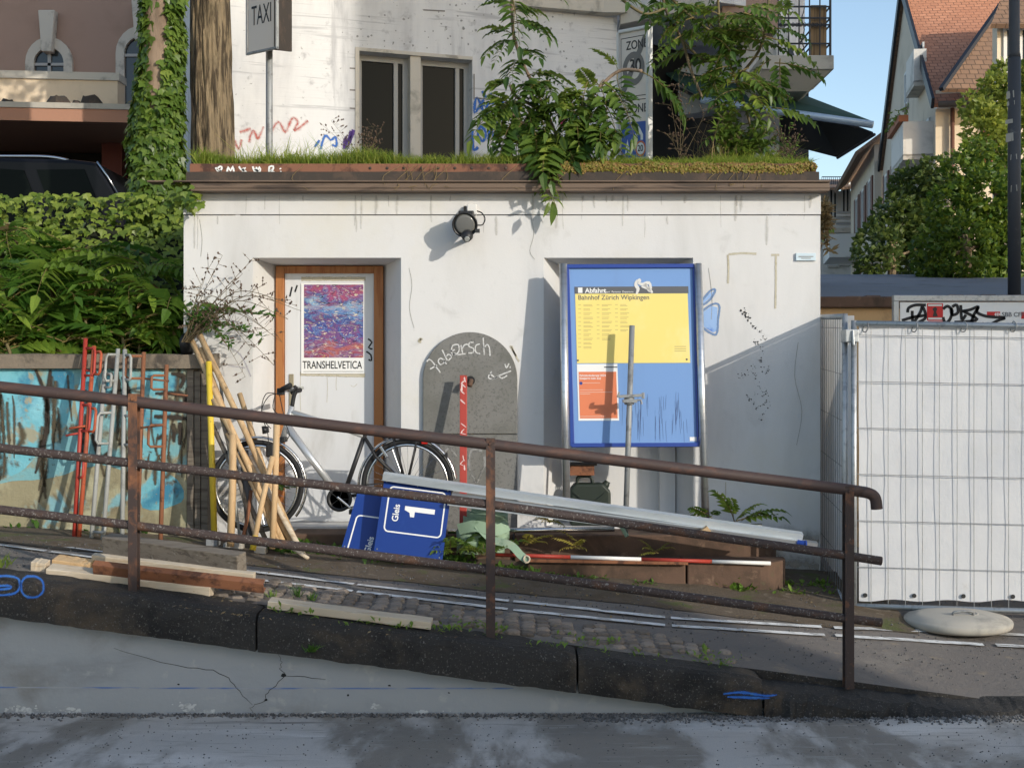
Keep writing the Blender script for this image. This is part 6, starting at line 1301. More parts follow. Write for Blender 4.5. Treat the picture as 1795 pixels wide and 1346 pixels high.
hwindow(hA, Lr(1.75, ze - 2.0), dl, nl, 1.0, 1.55, m_shutr); hwindow(hA, Lr(4.6, ze - 2.0), dl, nl, 1.0, 1.55, m_shutr)
def hbalc(par, s, z, w_, mfront, flowers=True, o=1.0):
    MB().prism([A(s, z), A(s + w_, z), A(s + w_, z, o), A(s, z, o)], (0, 0, .15)).build('balcony_floor', m_stone, par)
    fr_ = MB().prism([A(s, z + .1, o), A(s + w_, z + .1, o), A(s + w_, z + .1, o - .06), A(s, z + .1, o - .06)], (0, 0, .95)); s_ = MB().prism([A(s, z + .1, 0), A(s, z + .1, o - .061), A(s + .06, z + .1, o - .061), A(s + .06, z + .1, 0)], (0, 0, .95)); fr_.add(s_.v, s_.f); fr_.build('balcony_front', mfront, par)
    if flowers:
        MB().prism([A(s, z + 1.06, o + .12), A(s + w_, z + 1.06, o + .12), A(s + w_, z + 1.06, o - .14), A(s, z + 1.06, o - .14)], (0, 0, .18)).build('flower_box', m_terra, par)
        mb = MB()
        for _ in range(90):
            c = A(s + R.uniform(0, w_), z + 1.2 + abs(R.gauss(0, .16)), o + R.uniform(-.2, .2)); d_ = V((R.gauss(0, 1), R.gauss(0, 1), R.gauss(0, 1))).normalized() * .09; e_ = d_.orthogonal().normalized() * .05; mb.add([c - d_, c + e_, c + d_, c - e_], [(0, 1, 2, 3)])
        mb.build('balcony_plants', m_treey, par, recalc=False)['kind'] = 'stuff'
hbalc(hA, .4, 8.05, 2.6, m_hwhite, True, .8); hbalc(hA, 1.6, 10.35, 1.6, m_hwhite, False, .35)
for s, z, w_, h_ in [(s_, z_, .75, 1.15) for z_ in (8.15, 6.2, 4.4) for s_ in (.9, 3.9, 6.0, 8.2, 10.4)] + [(2.0, 10.5, .7, 1.2), (5.2, 10.6, .7, 1.1)]:
    hwindow(hA, A(s, z), du, nu, w_, h_, m_shut if z < 9.5 and s > 2 else None)
# brown roofed wing on the right, nearer
hB = thing('brown_roofed_house', 'house with dark brown tiled roof at the right edge beside the orange roof', 'house', (16, 33, 4))
uvroof('roof', [P(1652, 156, 33.5), P(1900, 156, 33.5), P(1900, -20, 36.2), P(1776, -20, 36.2)], m_tileb, hB)
MB().beam(P(1650, 157, 33.4), P(1776, -22, 36.1), .12, .10).build('verge_board', m_iron, hB)
MB().box(P(1748, 0, 30).x, P(1850, 0, 30).x, 30, 30.3, 3.8, P(0, 40, 30).z).build('wall', m_hcream, hB)
uvroof('roof', [P(1738, 42, 29.6), P(1850, 42, 29.6), P(1850, -30, 31.0), P(1765, -30, 31.0)], m_tileb, hB)
hwindow(hB, V((P(1758, 0, 30).x, 30, P(0, 130, 30).z)), (1, 0, 0), (0, -1, 0), .8, 1.1, None)
# row house further down the street
hC = thing('row_house', 'beige row house with shuttered windows and a balcony beyond the gabled house', 'house', (14.5, 52, 4))
Kd = A(LN + .02, 0); C_ = lambda s, z, o=0: V(((Kd + du * s + nu * o).x, (Kd + du * s + nu * o).y, z))
MB().add([C_(0, zg, .3), C_(9, zg, .3), C_(9, 10.6, .3), C_(0, 10.6, .3)], [(0, 1, 2, 3)]).add([C_(9, zg, .3), C_(9, zg, -8), C_(9, 10.6, -8), C_(9, 10.6, .3)], [(0, 1, 2, 3)]).add([C_(0, zg, .3), C_(0, zg, -8), C_(0, 10.6, -8), C_(0, 10.6, .3)], [(0, 1, 2, 3)]).build('wall', m_hwall, hC, recalc=False)
uvroof('roof', [C_(-.3, 10.3, 1.0), C_(9.4, 10.3, 1.0), C_(9.4, 14.0, -4), C_(-.3, 14.0, -4)], m_tileb, hC)
for s in (.8, 3.2, 5.6): 
    for z in (5.0, 7.9): hwindow(hC, C_(s, z, .3), du, nu, .95, 1.6, m_shut)
MB().prism([C_(5.2, 7.0, .3), C_(8.4, 7.0, .3), C_(8.4, 7.0, 1.5), C_(5.2, 7.0, 1.5)], (0, 0, .95)).build('balcony_front', m_hwhite, hC)
MB().prism([C_(5.2, 7.96, 1.3), C_(8.4, 7.96, 1.3), C_(8.4, 7.96, 1.55), C_(5.2, 7.96, 1.55)], (0, 0, .22)).build('flower_box', mat('lime_box', (.30, .38, .05), .7), hC)
# white house across the end
hD = thing('white_house', 'small white apartment house with striped balcony far down the street', 'house', (17, 58, 4))
yD = 58.0; X = lambda px: P(px, 0, yD).x; Zd = lambda py: P(0, py, yD).z
MB().box(X(1380), X(1500), yD, yD + 8, 3.5, Zd(335)).build('wall', m_hwhite, hD)
MB().box(X(1500) + .01, X(1560), yD - 1.2, yD + 8, 3.5, Zd(332)).build('wall', m_hwhite, hD)
uvroof('roof', [V((X(1370), yD - .8, Zd(338))), V((X(1530), yD - 1.9, Zd(335))), V((X(1530), yD + 4, Zd(290))), V((X(1420), yD + 4, Zd(290)))], m_tileb, hD)
for px, py in ((1452, 385), (1474, 375), (1452, 465), (1474, 462)): hwindow(hD, V((X(px), yD, Zd(py))), (1, 0, 0), (0, -1, 0), .42, 1.5, None)
MB().box(X(1450), X(1490), yD - 1.0, yD - .02, Zd(412), Zd(405)).build('balcony_floor', m_stone, hD)
for k in range(6): MB().box(X(1456), X(1491), yD - 1.0, yD - .97, Zd(404 - k * 5), Zd(404 - k * 5 - 3.2)).build('balcony_slat', m_frame if k % 2 else m_framew, hD)
MB().tube([(X(1512), yD - 1.3, Zd(334)), (X(1512), yD - 1.3, Zd(345)), (X(1508), yD - 1.3, Zd(352)), (X(1508), yD - 1.3, Zd(400))], .07, 8).build('downpipe', m_shut, hD)
MB().box(X(1505), X(1525), yD - 2.2, yD - 1.25, Zd(395), Zd(375)).build('balcony_front', m_hwhite, hD)
rlm = MB()
for k in range(14): rlm.tube([(X(1450) + k * .09, yD + 1, Zd(320)), (X(1450) + k * .09, yD + 1, Zd(304))], .012, 4)
rlm.tube([(X(1450), yD + 1, Zd(304)), (X(1450) + 1.2, yD + 1, Zd(304))], .02, 5).build('roof_terrace_rail', m_iron, hD)
MB().box(X(1515), X(1545), yD - .5, yD + 2, Zd(315), Zd(265)).build('dormer', m_pink, hD)
# ================================================================ BUILDING ACROSS THE ROAD (out of frame, casts the morning shade)
ob = thing('corner_building', 'stepped apartment building across the road outside the picture, shading the street', 'building', (18, -6, 0))
Cb = V((15.25, -4, 0)); ek = V((.7071, .7071, 0)); es = V((.7071, -.7071, 0))
def bl(k0, k1, h0, h1, dep, name, m):
    p_ = [Cb + ek * k0, Cb + ek * k1, Cb + ek * k1 + es * dep, Cb + ek * k0 + es * dep]
    vs = [V((p.x, p.y, 0)) for p in p_] + [V((p.x, p.y, h)) for p, h in zip(p_, (h0, h1, h1, h0))]
    return MB().add(vs, [(0, 1, 2, 3), (4, 5, 6, 7), (0, 1, 5, 4), (1, 2, 6, 5), (2, 3, 7, 6), (3, 0, 4, 7)]).build(name, m, ob)
bl(-11, -4.004, 7.2, 7.2, 7, 'annexe', m_hcream); bl(-4, -1.05, 6.85, 6.85, 7, 'porch_wing', m_hcream); bl(1.31, 12, 21, 21, 9, 'tower', m_hwall)
for k in range(5):
    for z in (1.2, 4.2): hwindow(ob, Cb + ek * (-10.2 + k * 1.2) + V((0, 0, z)) - es * .002, ek, -es, .95, 1.5, m_shut)
for k in range(5):
    for z in range(6): hwindow(ob, Cb + ek * (2.6 + k * 1.8) + V((0, 0, 1.5 + z * 3.1)) - es * .002, ek, -es, .95, 1.6, m_shut)
# ================================================================ VEGETATION
def frond_mesh(sd, L=.62, pairs=10, ll=.15, lw=.026, droop=.25, m=None, fold=.35, stalk=.18):
    r = random.Random(sd); mb = MB(); N = 14; spine = []
    for i in range(N + 1):
        t = i / N; spine.append(V((L * t * (1 - .12 * droop * t), .02 * math.sin(t * 3 + sd), -droop * L * t * t)))
    mb.tube(spine, [.006 * (1 - .75 * i / N) for i in range(N + 1)], 5, 1)
    def leaf(c, d, nrm, ln, w_):
        d = d.normalized(); s = d.cross(nrm).normalized(); nrm = s.cross(d).normalized(); dr = V((0, 0, -1))
        p0 = c; p1 = c + d * ln * .33 + nrm * (.02 * ln); p2 = c + d * ln * .7 + dr * (ln * .10); p3 = c + d * ln + dr * (ln * .26)
        up = nrm * (w_ * fold)
        mb.add([p0, p1 + s * w_ + up, p1, p1 - s * w_ + up, p2 + s * w_ * .72 + up * .7, p2, p2 - s * w_ * .72 + up * .7, p3], [(0, 1, 2), (0, 2, 3), (1, 4, 5, 2), (2, 5, 6, 3), (4, 7, 5), (5, 7, 6)])
    for i in range(pairs):
        t = stalk + (1 - stalk) * (i + .5) / pairs; k = t * N; a = spine[int(k)]; b = spine[min(N, int(k) + 1)]; c = a.lerp(b, k - int(k)); tan = (b - a).normalized() if (b - a).length > 1e-6 else V((1, 0, 0))
        sc_ = (.75 + .45 * math.sin(math.pi * min(1, t * .95 + .1))) * r.uniform(.88, 1.1)
        for sg_ in (-1, 1): leaf(c, tan * r.uniform(.35, .6) + V((0, sg_, r.uniform(-.2, .25))), V((0, 0, 1)), ll * sc_, lw * sc_)
    leaf(spine[-1], spine[-1] - spine[-2] + V((0, 0, -.02)), V((0, 0, 1)), ll * .9, lw * .9)
    me = mb.mesh('frond', [m, m_stemr], smooth=False, recalc=False); me['span'] = L + ll * .7; return me
FRD = [frond_mesh(i, .56 + .05 * i, 8 + i % 3, .17, .036, .35 + .1 * i, m_leafd) for i in range(5)]
FRX = [frond_mesh(80 + i, .5, 8, .13, .02, .5, m_straw) for i in range(2)]
FRL = [frond_mesh(20 + i, .50 + .05 * i, 7 + i % 3, .15, .036, .25 + .1 * i, m_leaf) for i in range(5)]
FRS = [frond_mesh(40 + i, .34 + .03 * i, 7, .095, .024, .3, m_leaf) for i in range(4)]
def mdir(base, d, roll=0.0, s=1.0):
    d = V(d).normalized(); q_ = d.to_track_quat('X', 'Z'); return Matrix.Translation(base) @ q_.to_matrix().to_4x4() @ Matrix.Rotation(roll, 4, 'X') @ Matrix.Diagonal((s, s, s, 1))
def fr_between(pl_, px0, py0, d0, px1, py1, d1, meshes, roll=None):
    a, b = P(px0, py0, d0), P(px1, py1, d1); me = R.choice(meshes); L = me['span'] * .92; dv = b - a; s = dv.length / L
    d = dv.normalized() + V((0, 0, .28)); inst(me, 'frond', pl_, mdir(a, d, R.uniform(-.5, .5) if roll is None else roll, clamp(s, .35, 1.5)))
# ---- saplings of the bed behind the blue wall
nfr = 0
SAPL = ['leafy sapling cut by the left picture edge, middle height of the hedge', 'tall sapling at upper left reaching towards the van window', 'low sapling leaning over the coping left of the red bracket bars', 'sapling in the middle of the hedge left of the ivy', "sapling at the back of the hedge under the van's rear window", 'low sapling just above the red bracket bars', 'full sapling in the middle of the hedge between van and ivy trunk', 'low sapling above the grey bracket bars', 'sapling at the back below the ivy-wrapped trunk', 'sapling nearest the left hut corner', 'sapling mostly outside the left picture edge', 'lowest leaves over the coping near the grey bracket bars', 'lowest leaves over the coping right of the dark ring graffiti', 'lowest leaves over the coping above the turquoise patch at far left']
for i, (px, py, d, h) in enumerate(((-20, 470, 10.35, .5), (30, 400, 11.2, .6), (55, 560, 10.15, .3), (95, 480, 10.6, .5), (140, 440, 11.3, .5), (150, 560, 10.2, .35), (200, 500, 10.5, .5), (245, 560, 10.2, .35), (255, 470, 10.9, .5), (290, 540, 10.5, .45), (-90, 540, 10.3, .5), (215, 590, 10.1, .2), (110, 600, 10.05, .2), (10, 600, 10.05, .2))):
    top = P(px, py, d); base = V((top.x, d, bedz(top.x, d)))
    t = thing('sapling', SAPL[i], 'sapling', tuple(base), 'saplings in the bed')
    MB().tube(smooth_line([base, base.lerp(top, .5) + V((R.uniform(-.05, .05), 0, 0)), top], 4), [.014] * 8 + [.008], 6).build('stem', m_stem, t, True)
    for k in range(19):
        f = R.uniform(.15, 1) if k > 6 else 1.0; c = base.lerp(top, f); an = 2 * math.pi * (k * .381 + R.random() * .2); an = an if math.sin(an) < .5 else -an
        d_ = V((math.cos(an), math.sin(an) * .8 - .12, R.uniform(-.2, .7) if f > .6 else R.uniform(-.4, .3)))
        if c.x + d_.normalized().x * .5 > XL + .1: d_.x *= -.5
        if c.y < 10.3 and c.z < 2.6: d_.y = abs(d_.y) * .6; d_.z = max(d_.z, .45)
        inst(R.choice(FRD if R.random() > .05 else FRX), 'frond', t, mdir(c, d_, R.uniform(-.5, .5), R.uniform(.5, 1.15))); nfr += 1
# ---- roof tree of heaven
rt = thing('roof_sapling', 'tree of heaven sapling sprouting from the middle of the hut roof', 'sapling', tuple(P(985, 292, 10.4)))
b0 = P(985, 296, 10.4)
br = [[(985, 296, 10.4), (972, 230, 10.45), (935, 150, 10.5), (912, 100, 10.55), (898, 40, 10.6), (900, -90, 10.7)], [(985, 296, 10.4), (1000, 220, 10.35), (1045, 160, 10.4), (1085, 125, 10.4), (1125, 125, 10.3)], [(985, 296, 10.4), (965, 240, 10.25), (915, 215, 10.15), (890, 190, 10.2)], [(972, 230, 10.45), (940, 190, 10.3), (905, 170, 10.3), (895, 150, 10.3)]]
for q_ in br: MB().tube(smooth_line([P(*p_) for p_ in q_], 5), .014, 7).build('branch', m_bark2, rt, True)
FB_ = [(898, 60, 10.6, 848, 32, 10.4), (900, 20, 10.6, 955, 10, 10.4), (902, 40, 10.6, 968, 60, 10.3), (905, 70, 10.55, 870, 85, 10.3), (898, 10, 10.6, 850, -10, 10.5), (900, -20, 10.6, 970, -30, 10.5), (910, 90, 10.5, 950, 105, 10.2), (900, 0, 10.6, 920, 40, 10.1), (925, 135, 10.5, 1000, 115, 10.2), (912, 105, 10.5, 888, 135, 10.2),
       (1125, 125, 10.3, 1216, 206, 10.15), (1085, 125, 10.4, 1062, 70, 10.3), (1060, 145, 10.4, 1130, 200, 10.0), (1045, 160, 10.4, 1010, 110, 10.2), (1040, 165, 10.4, 1090, 240, 10.0), (1010, 200, 10.35, 1060, 215, 10.0), (1030, 170, 10.35, 975, 165, 10.1), (1000, 215, 10.35, 1035, 290, 10.0),
       (890, 190, 10.2, 840, 200, 10.0), (890, 190, 10.2, 845, 255, 10.0), (900, 205, 10.2, 870, 290, 9.95), (915, 215, 10.15, 900, 300, 9.9), (935, 225, 10.2, 960, 300, 9.85), (890, 185, 10.2, 852, 165, 10.0), (960, 240, 10.25, 990, 325, 9.75), (950, 250, 10.2, 930, 320, 9.8), (975, 235, 10.3, 1010, 300, 9.9), (940, 195, 10.3, 985, 200, 10.0), (905, 170, 10.3, 870, 215, 10.0), (965, 225, 10.3, 920, 260, 9.95), (920, 150, 10.5, 960, 160, 10.2), (895, 150, 10.3, 855, 140, 10.1), (1000, 220, 10.3, 1060, 260, 9.95), (960, 200, 10.4, 915, 200, 10.0), (930, 220, 10.2, 945, 275, 9.9), (985, 250, 10.3, 1000, 290, 9.9), (1010, 195, 10.35, 985, 235, 10.0), (1060, 140, 10.4, 1035, 190, 10.05), (1085, 130, 10.4, 1080, 190, 10.0)]
for q_ in FB_: fr_between(rt, *q_, FRL)
for q_ in FB_:
    if q_[0] > 1030: continue
    dx, dy = R.uniform(-26, 26), R.uniform(-18, 22); fr_between(rt, q_[0], q_[1], q_[2], q_[3] + dx, q_[4] + dy, q_[5] + R.uniform(-.1, .2), FRL)
for _ in range(46):
    bx0, by0 = R.uniform(885, 1075), R.uniform(140, 250); sgx = R.choice((-1, -1, 1, 1, 1)); fr_between(rt, bx0, by0, 10.3, bx0 + sgx * R.uniform(20, 65), min(318, by0 + R.uniform(5, 75)), R.uniform(9.9, 10.25), FRL)
for q_ in ((960, 258, 10.1, 998, 332, 9.72), (945, 262, 10.1, 965, 322, 9.76)): fr_between(rt, *q_, FRL)
# ---- second leafy tree on the right of the roof
r2 = thing('roof_tree', 'leafy young tree with trailing branches at the right end of the hut roof', 'tree', tuple(P(1320, 290, 10.9)))
br2 = [[(1320, 292, 10.9), (1315, 220, 10.9), (1290, 140, 10.9), (1265, 70, 10.9), (1255, -60, 11)], [(1290, 140, 10.9), (1330, 90, 10.8), (1345, 30, 10.8), (1350, -60, 10.9)], [(1160, -20, 10.8), (1168, 20, 10.8), (1195, 70, 10.75), (1210, 120, 10.7), (1230, 170, 10.6)], [(1165, 15, 10.8), (1130, 25, 10.75), (1090, 0, 10.75)], [(1195, 70, 10.75), (1225, 100, 10.7), (1255, 112, 10.7)], [(1265, 70, 10.9), (1200, 20, 10.9), (1160, -20, 10.8)]]
for q_ in br2: MB().tube(smooth_line([P(*p_) for p_ in q_], 5), .012, 6).build('branch', m_bark if q_ is br2[2] else m_stem, r2, True)
for (px, py, sx_, sy_, n_) in ((1280, 25, 70, 40, 46), (1230, 60, 45, 25, 16), (1330, 60, 25, 35, 14), (1290, 130, 35, 35, 18), (1320, 175, 40, 30, 14), (1310, 235, 40, 25, 16), (1200, 15, 25, 15, 8), (1350, 105, 25, 12, 8), (1270, 95, 30, 20, 10), (1100, -5, 15, 8, 4), (1160, -15, 30, 8, 6)):
    for _ in range(int(n_ * .62)):
        x_, y_1, d = px + R.gauss(0, .5) * sx_, py + R.gauss(0, .5) * sy_, 10.85 + R.uniform(-.4, .3); an = R.uniform(0, 6.28)
        inst(R.choice(FRS), 'frond', r2, mdir(P(x_, y_1, d), (math.cos(an), math.sin(an) * .7 - .2, R.uniform(-.5, .4)), R.uniform(-.5, .5), R.uniform(.75, 1.15)))
# small plants of the same kind at the steps
for lab, specs, ms in (('dark leafy shoots growing from the step edge by the right board post', ((1245, 905, 9.5, 1215, 890), (1245, 905, 9.5, 1262, 900), (1290, 915, 9.5, 1270, 870), (1290, 915, 9.5, 1300, 905), (1300, 912, 9.5, 1355, 890), (1292, 910, 9.5, 1320, 885), (1292, 912, 9.5, 1345, 905), (1250, 908, 9.5, 1225, 905), (1288, 908, 9.5, 1280, 880)), FRS),):
    t = thing('step_shoots', lab, 'plant', tuple(P(1285, 915, 9.5)))
    for q_ in specs:
        a, b = P(q_[0], q_[1], q_[2]), P(q_[3], q_[4], q_[2] - .1); inst(R.choice(ms), 'frond', t, mdir(a, (b - a) + V((0, 0, .05)), R.uniform(-.5, .5), clamp((b - a).length / .36 * 1.2, .3, 1.2)))
FRY = [frond_mesh(60 + i, .3, 8, .06, .012, .35, m_fernl) for i in range(2)]
for i, (px, py, d, n_, lab) in enumerate(((1015, 962, 9.36, 5, 'yellow-green fern tuft on the step nearest the strap bundle tail'), (1150, 970, 9.36, 5, 'yellow-green fern tuft on the step above the red and white pole'), (925, 955, 9.36, 4, 'small yellowish fern tuft just right of the strap bundle'), (965, 915, 9.7, 6, 'dry yellow fern tuft at the wall between arch and board'), (795, 968, 9.2, 9, 'green fern clump right of the blue sign'), (845, 972, 9.2, 7, 'green fern clump under the strap bundle'), (475, 862, 9.7, 5, 'green leaf tuft behind the bicycle front wheel'))):
    t = thing('fern_tuft', lab, 'fern', tuple(P(px, py, d)))
    for k in range(n_):
        an = R.uniform(0, 6.28); inst(R.choice(FRY if i < 4 else FRS), 'frond', t, mdir(P(px + R.uniform(-6, 6), py, d), (math.cos(an), math.sin(an) * .6 - .35, R.uniform(.3, 1.0)), R.uniform(-.4, .4), R.uniform(.4, .75)))
# ---- trees with ivy behind the hut
def trunk(t, pts, rs, m, name='trunk', n=22, rough=.03, ridge=0.0, ns=8):
    pts = smooth_line([V(p) for p in pts], ns); K = len(pts); vs = []
    for i, p_ in enumerate(pts):
        f = i / (K - 1) * (len(rs) - 1); a = int(f); r = rs[a] + (rs[min(a + 1, len(rs) - 1)] - rs[a]) * (f - a)
        for k in range(n): an = 2 * math.pi * k / n; rr = r * (1 + rough * 3 * mnoise.noise(V((math.cos(an) * 1.5, math.sin(an) * 1.5, p_.z * .5))) + rough * mnoise.noise(V((math.cos(an) * 6, math.sin(an) * 6, p_.z * .8))) - ridge * (1 - min(1, 3 * abs(mnoise.noise(V((math.cos(an) * 5.5, math.sin(an) * 5.5, p_.z * 1.6))))))); vs.append(p_ + V((rr * math.cos(an), rr * math.sin(an), 0)))
    return MB().add(vs, [(i * n + k, i * n + (k + 1) % n, i * n + n + (k + 1) % n, i * n + n + k) for i in range(K - 1) for k in range(n)]).build(name, m, t, True, recalc=False)
def crown(t, balls, n_, size, m, name='crown', flat=.7, inner=.45):
    mb = MB(); tot = sum(b[3] * b[4] * b[5] for b in balls)
    for (x, y, z, a, b, c) in balls:
        for _ in range(int(n_ * a * b * c / tot)):
            v_ = V((R.gauss(0, 1), R.gauss(0, 1), R.gauss(0, 1))).normalized() * R.uniform(inner, 1.0) ** .6
            p_ = V((x + v_.x * a, y + v_.y * b, z + v_.z * c))
            if mnoise.noise(p_ * (2.4 / max(.5, a))) < -.12: continue
            d = (V((R.gauss(0, 1), R.gauss(0, 1), R.gauss(0, .7))) + v_ * .8).normalized(); s = size * R.uniform(.6, 1.25); e_ = d.cross(V((R.gauss(0, 1), R.gauss(0, 1), R.gauss(0, 1)))).normalized(); nn_ = d.cross(e_)
            mb.add([p_, p_ + d * s * .45 + e_ * s * .33 + nn_ * s * .08, p_ + d * s, p_ + d * s * .45 - e_ * s * .33 + nn_ * s * .08], [(0, 1, 2), (0, 2, 3)])
    o = mb.build(name, m, t, recalc=False); return o
def ivy_leaf():
    mb = MB(); pts = [(0, 0), (.42, .12), (.5, .42), (.22, .5), (0, 1.0), (-.22, .5), (-.5, .42), (-.42, .12)]
    mb.add([V((x, y, .06 * abs(x) - .05 * y * y)) for x, y in pts], [(0, 1, 2, 3), (0, 3, 4), (0, 4, 5), (0, 5, 6, 7)]); return mb
IV = ivy_leaf(); IVM = IV.mesh('ivy_leaf', m_ivy, recalc=False)
def add_ivy(par, sampler, n_, nind, smin, smax):
    mb = MB(); 
    for k in range(n_):
        p_, nrm = sampler(); s = R.uniform(smin, smax); nrm = (nrm + V((R.gauss(0, .35), R.gauss(0, .35), R.gauss(0, .3) + .25))).normalized()
        yd = V((R.gauss(0, .5), R.gauss(0, .2), -1)); yd = (yd - nrm * yd.dot(nrm)).normalized(); xd = yd.cross(nrm)
        M = Matrix((( xd.x, yd.x, nrm.x, p_.x), (xd.y, yd.y, nrm.y, p_.y), (xd.z, yd.z, nrm.z, p_.z), (0, 0, 0, 1))) @ Matrix.Diagonal((s, s, s, 1))
        if k < nind: inst(IVM, 'leaf', par, M)
        else: mb.add([M @ v_ for v_ in IV.v], IV.f)
    if mb.v: stuff(mb.build('ivy', m_ivy, par, recalc=False))
i1 = thing('ivy_tree', 'tree trunk thickly wrapped in bright green ivy left of the hut', 'tree', tuple(P(278, 340, 12.4)))
tp_ = [P(272, 470, 12.4), P(276, 330, 12.4), P(278, 200, 12.4), P(281, 90, 12.4), P(283, -40, 12.4), P(290, -300, 12.5)]; tp_[0].z = 2.3
trunk(i1, tp_, [.24, .22, .19, .17, .15, .12], m_bark2)
def samp_trunk():
    while True:
        py = R.uniform(-60, 430); f = py
        c = P(279 - .02 * (py - 200) + 4 * math.sin(py * .02), py, 12.4); half = (34 + 13 * sstep(40, 330, py)) * 12.4 / F
        an = R.uniform(0, 2 * math.pi); 
        if math.sin(an) > .35: continue
        # bare strip of bark near the top
        if py < 190 and abs(an - 4.75) < .62 * (1 - py / 300) and R.random() < .97: continue
        rr = half * R.uniform(.86, 1.08) + .02 * mnoise.noise(V((an * 2, c.z * 2, 0))); return c + V((rr * math.cos(an), rr * math.sin(an), 0)), V((math.cos(an), math.sin(an), .1))
add_ivy(i1, samp_trunk, 2300, 150, .075, .125)
for q_ in ([(290, -300, 12.5), (250, -420, 12.2), (200, -520, 12)], [(290, -300, 12.5), (330, -450, 12.8), (360, -560, 13)]): MB().tube([P(*p_) for p_ in q_], [.1, .07, .04], 8).build('limb', m_bark2, i1, True)
c = P(280, -480, 12.4); crown(i1, [(c.x, c.y, c.z, 1.7, 1.7, 1.2), (c.x - .9, c.y, c.z + .6, 1.2, 1.3, .9), (c.x + .8, c.y + .5, c.z + .8, 1.2, 1.2, .9)], 4500, .16, m_treel)
i2 = thing('bark_tree', 'thick bare tree trunk with deeply furrowed bark beside the hut roof', 'tree', tuple(P(371, 300, 12.9)))
tp_ = [P(372, 420, 12.9), P(373, 280, 12.9), P(371, 140, 12.9), P(368, 0, 12.9), P(366, -200, 12.9), P(366, -360, 12.9)]; tp_[0].z = 2.4
trunk(i2, tp_, [.23, .205, .195, .19, .18, .16], m_bark, rough=.05, n=120, ridge=.10, ns=40)
for q_ in ([(366, -350, 12.9), (420, -500, 12.6), (480, -600, 12.4)], [(366, -350, 12.9), (320, -520, 13.2), (300, -640, 13.4)]): MB().tube([P(*p_) for p_ in q_], [.13, .09, .05], 10).build('limb', m_bark, i2, True)
c = P(380, -600, 12.9); crown(i2, [(c.x, c.y, c.z, 1.8, 1.8, 1.2), (c.x + .9, c.y - .3, c.z + .5, 1.3, 1.3, 1.0), (c.x - 1, c.y + .3, c.z + .6, 1.2, 1.2, .9)], 4500, .17, m_treel)
# ---- ivy bank behind the saplings
def bank(x, z): return 11.35 - .55 * sstep(2.4, 3.3, z) * -1 + .25 * mnoise.noise(V((x * 1.3, z * 1.3, 0))) - .4 * (1 - sstep(2.0, 2.9, z))
def samp_bank():
    px, py = R.uniform(-260, 335), 337 + (620 - 337) * R.random() ** 1.3
    py = max(py, 338 + 16 * mnoise.noise(V((px * .02, 0, 0))) + 6 * mnoise.noise(V((px * .11, 4, 0))) + abs(R.gauss(0, 4))); p0 = P(px, py, 11.5); y = bank(p0.x, p0.z) + R.uniform(-.16, .1); p_ = P(px, py, y)
    if p_.x > XL - .03 and p_.z < 3.4: p_.x = XL - .05
    return p_, V((.1, -1, .35))
ib = thing('ivy_bank', 'dense ivy covering the bank between hedge saplings and parked van', 'ivy', (-3.6, 11.4, 2.1))
add_ivy(ib, samp_bank, 3000, 140, .045, .095)
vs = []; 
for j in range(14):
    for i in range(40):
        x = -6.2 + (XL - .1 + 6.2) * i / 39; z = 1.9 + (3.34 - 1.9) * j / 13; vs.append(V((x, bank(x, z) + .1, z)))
MB().add(vs, [(j * 40 + i, j * 40 + i + 1, j * 40 + 41 + i, j * 40 + 40 + i) for j in range(13) for i in range(39)]).build('bank_core', mat('leaf_gap_shade', (.012, .016, .008), .95), ib, True, recalc=False)  # near-black sheet: shade between the ivy leaves put into its colour
def samp_tip():
    p_ = P(R.gauss(325, 14), R.gauss(338, 14), 9.8 + R.uniform(-.05, .2)); return p_, V((0, -1, .3))
iv2 = thing('ivy_tendril', 'bright ivy sprays hanging over the left end of the roof flashing', 'ivy', tuple(P(325, 330, 9.9))); add_ivy(iv2, samp_tip, 60, 60, .05, .09)
# ---- grass and sedum on the hut roof
def blade(mb, p_, d, L, w_, bend):
    d = V(d).normalized(); s = d.cross(V((R.uniform(-1, 1), R.uniform(-1, 1), .2))).normalized() * w_; q1 = p_ + d * L * .55; q2 = p_ + d * L + bend * L
    mb.add([p_ - s, p_ + s, q1 + s * .7, q1 - s * .7, q2], [(0, 1, 2, 3), (3, 2, 4)])
def rx(): return R.uniform(-2.48, 2.34)
mb = MB()
for _ in range(17000):
    x = rx(); y = 9.99 + abs(R.gauss(0, .35)); y = min(y, 12.8); k = .55 + .5 * mnoise.noise(V((x * 2.2, y, 0))) + .25 * mnoise.noise(V((x * 9, y * 3, 2)))
    if x > .35 and y < 10.12: k *= .5
    L = max(.03, (.17 * k + .05 * R.random()) * (1 + .8 * max(0, mnoise.noise(V((x * 1.3, 3, 0)))))); blade(mb, V((x, y, 3.545)), (R.gauss(0, .45), R.gauss(0, .3) - .15, 1), L, .0036, V((R.gauss(0, .25), -.15, -.12)))
tag(mb.build('roof_grass', m_grass, None, recalc=False), 'short green and yellow grass growing all along the hut roof', 'grass', kind='stuff')
mb = MB()
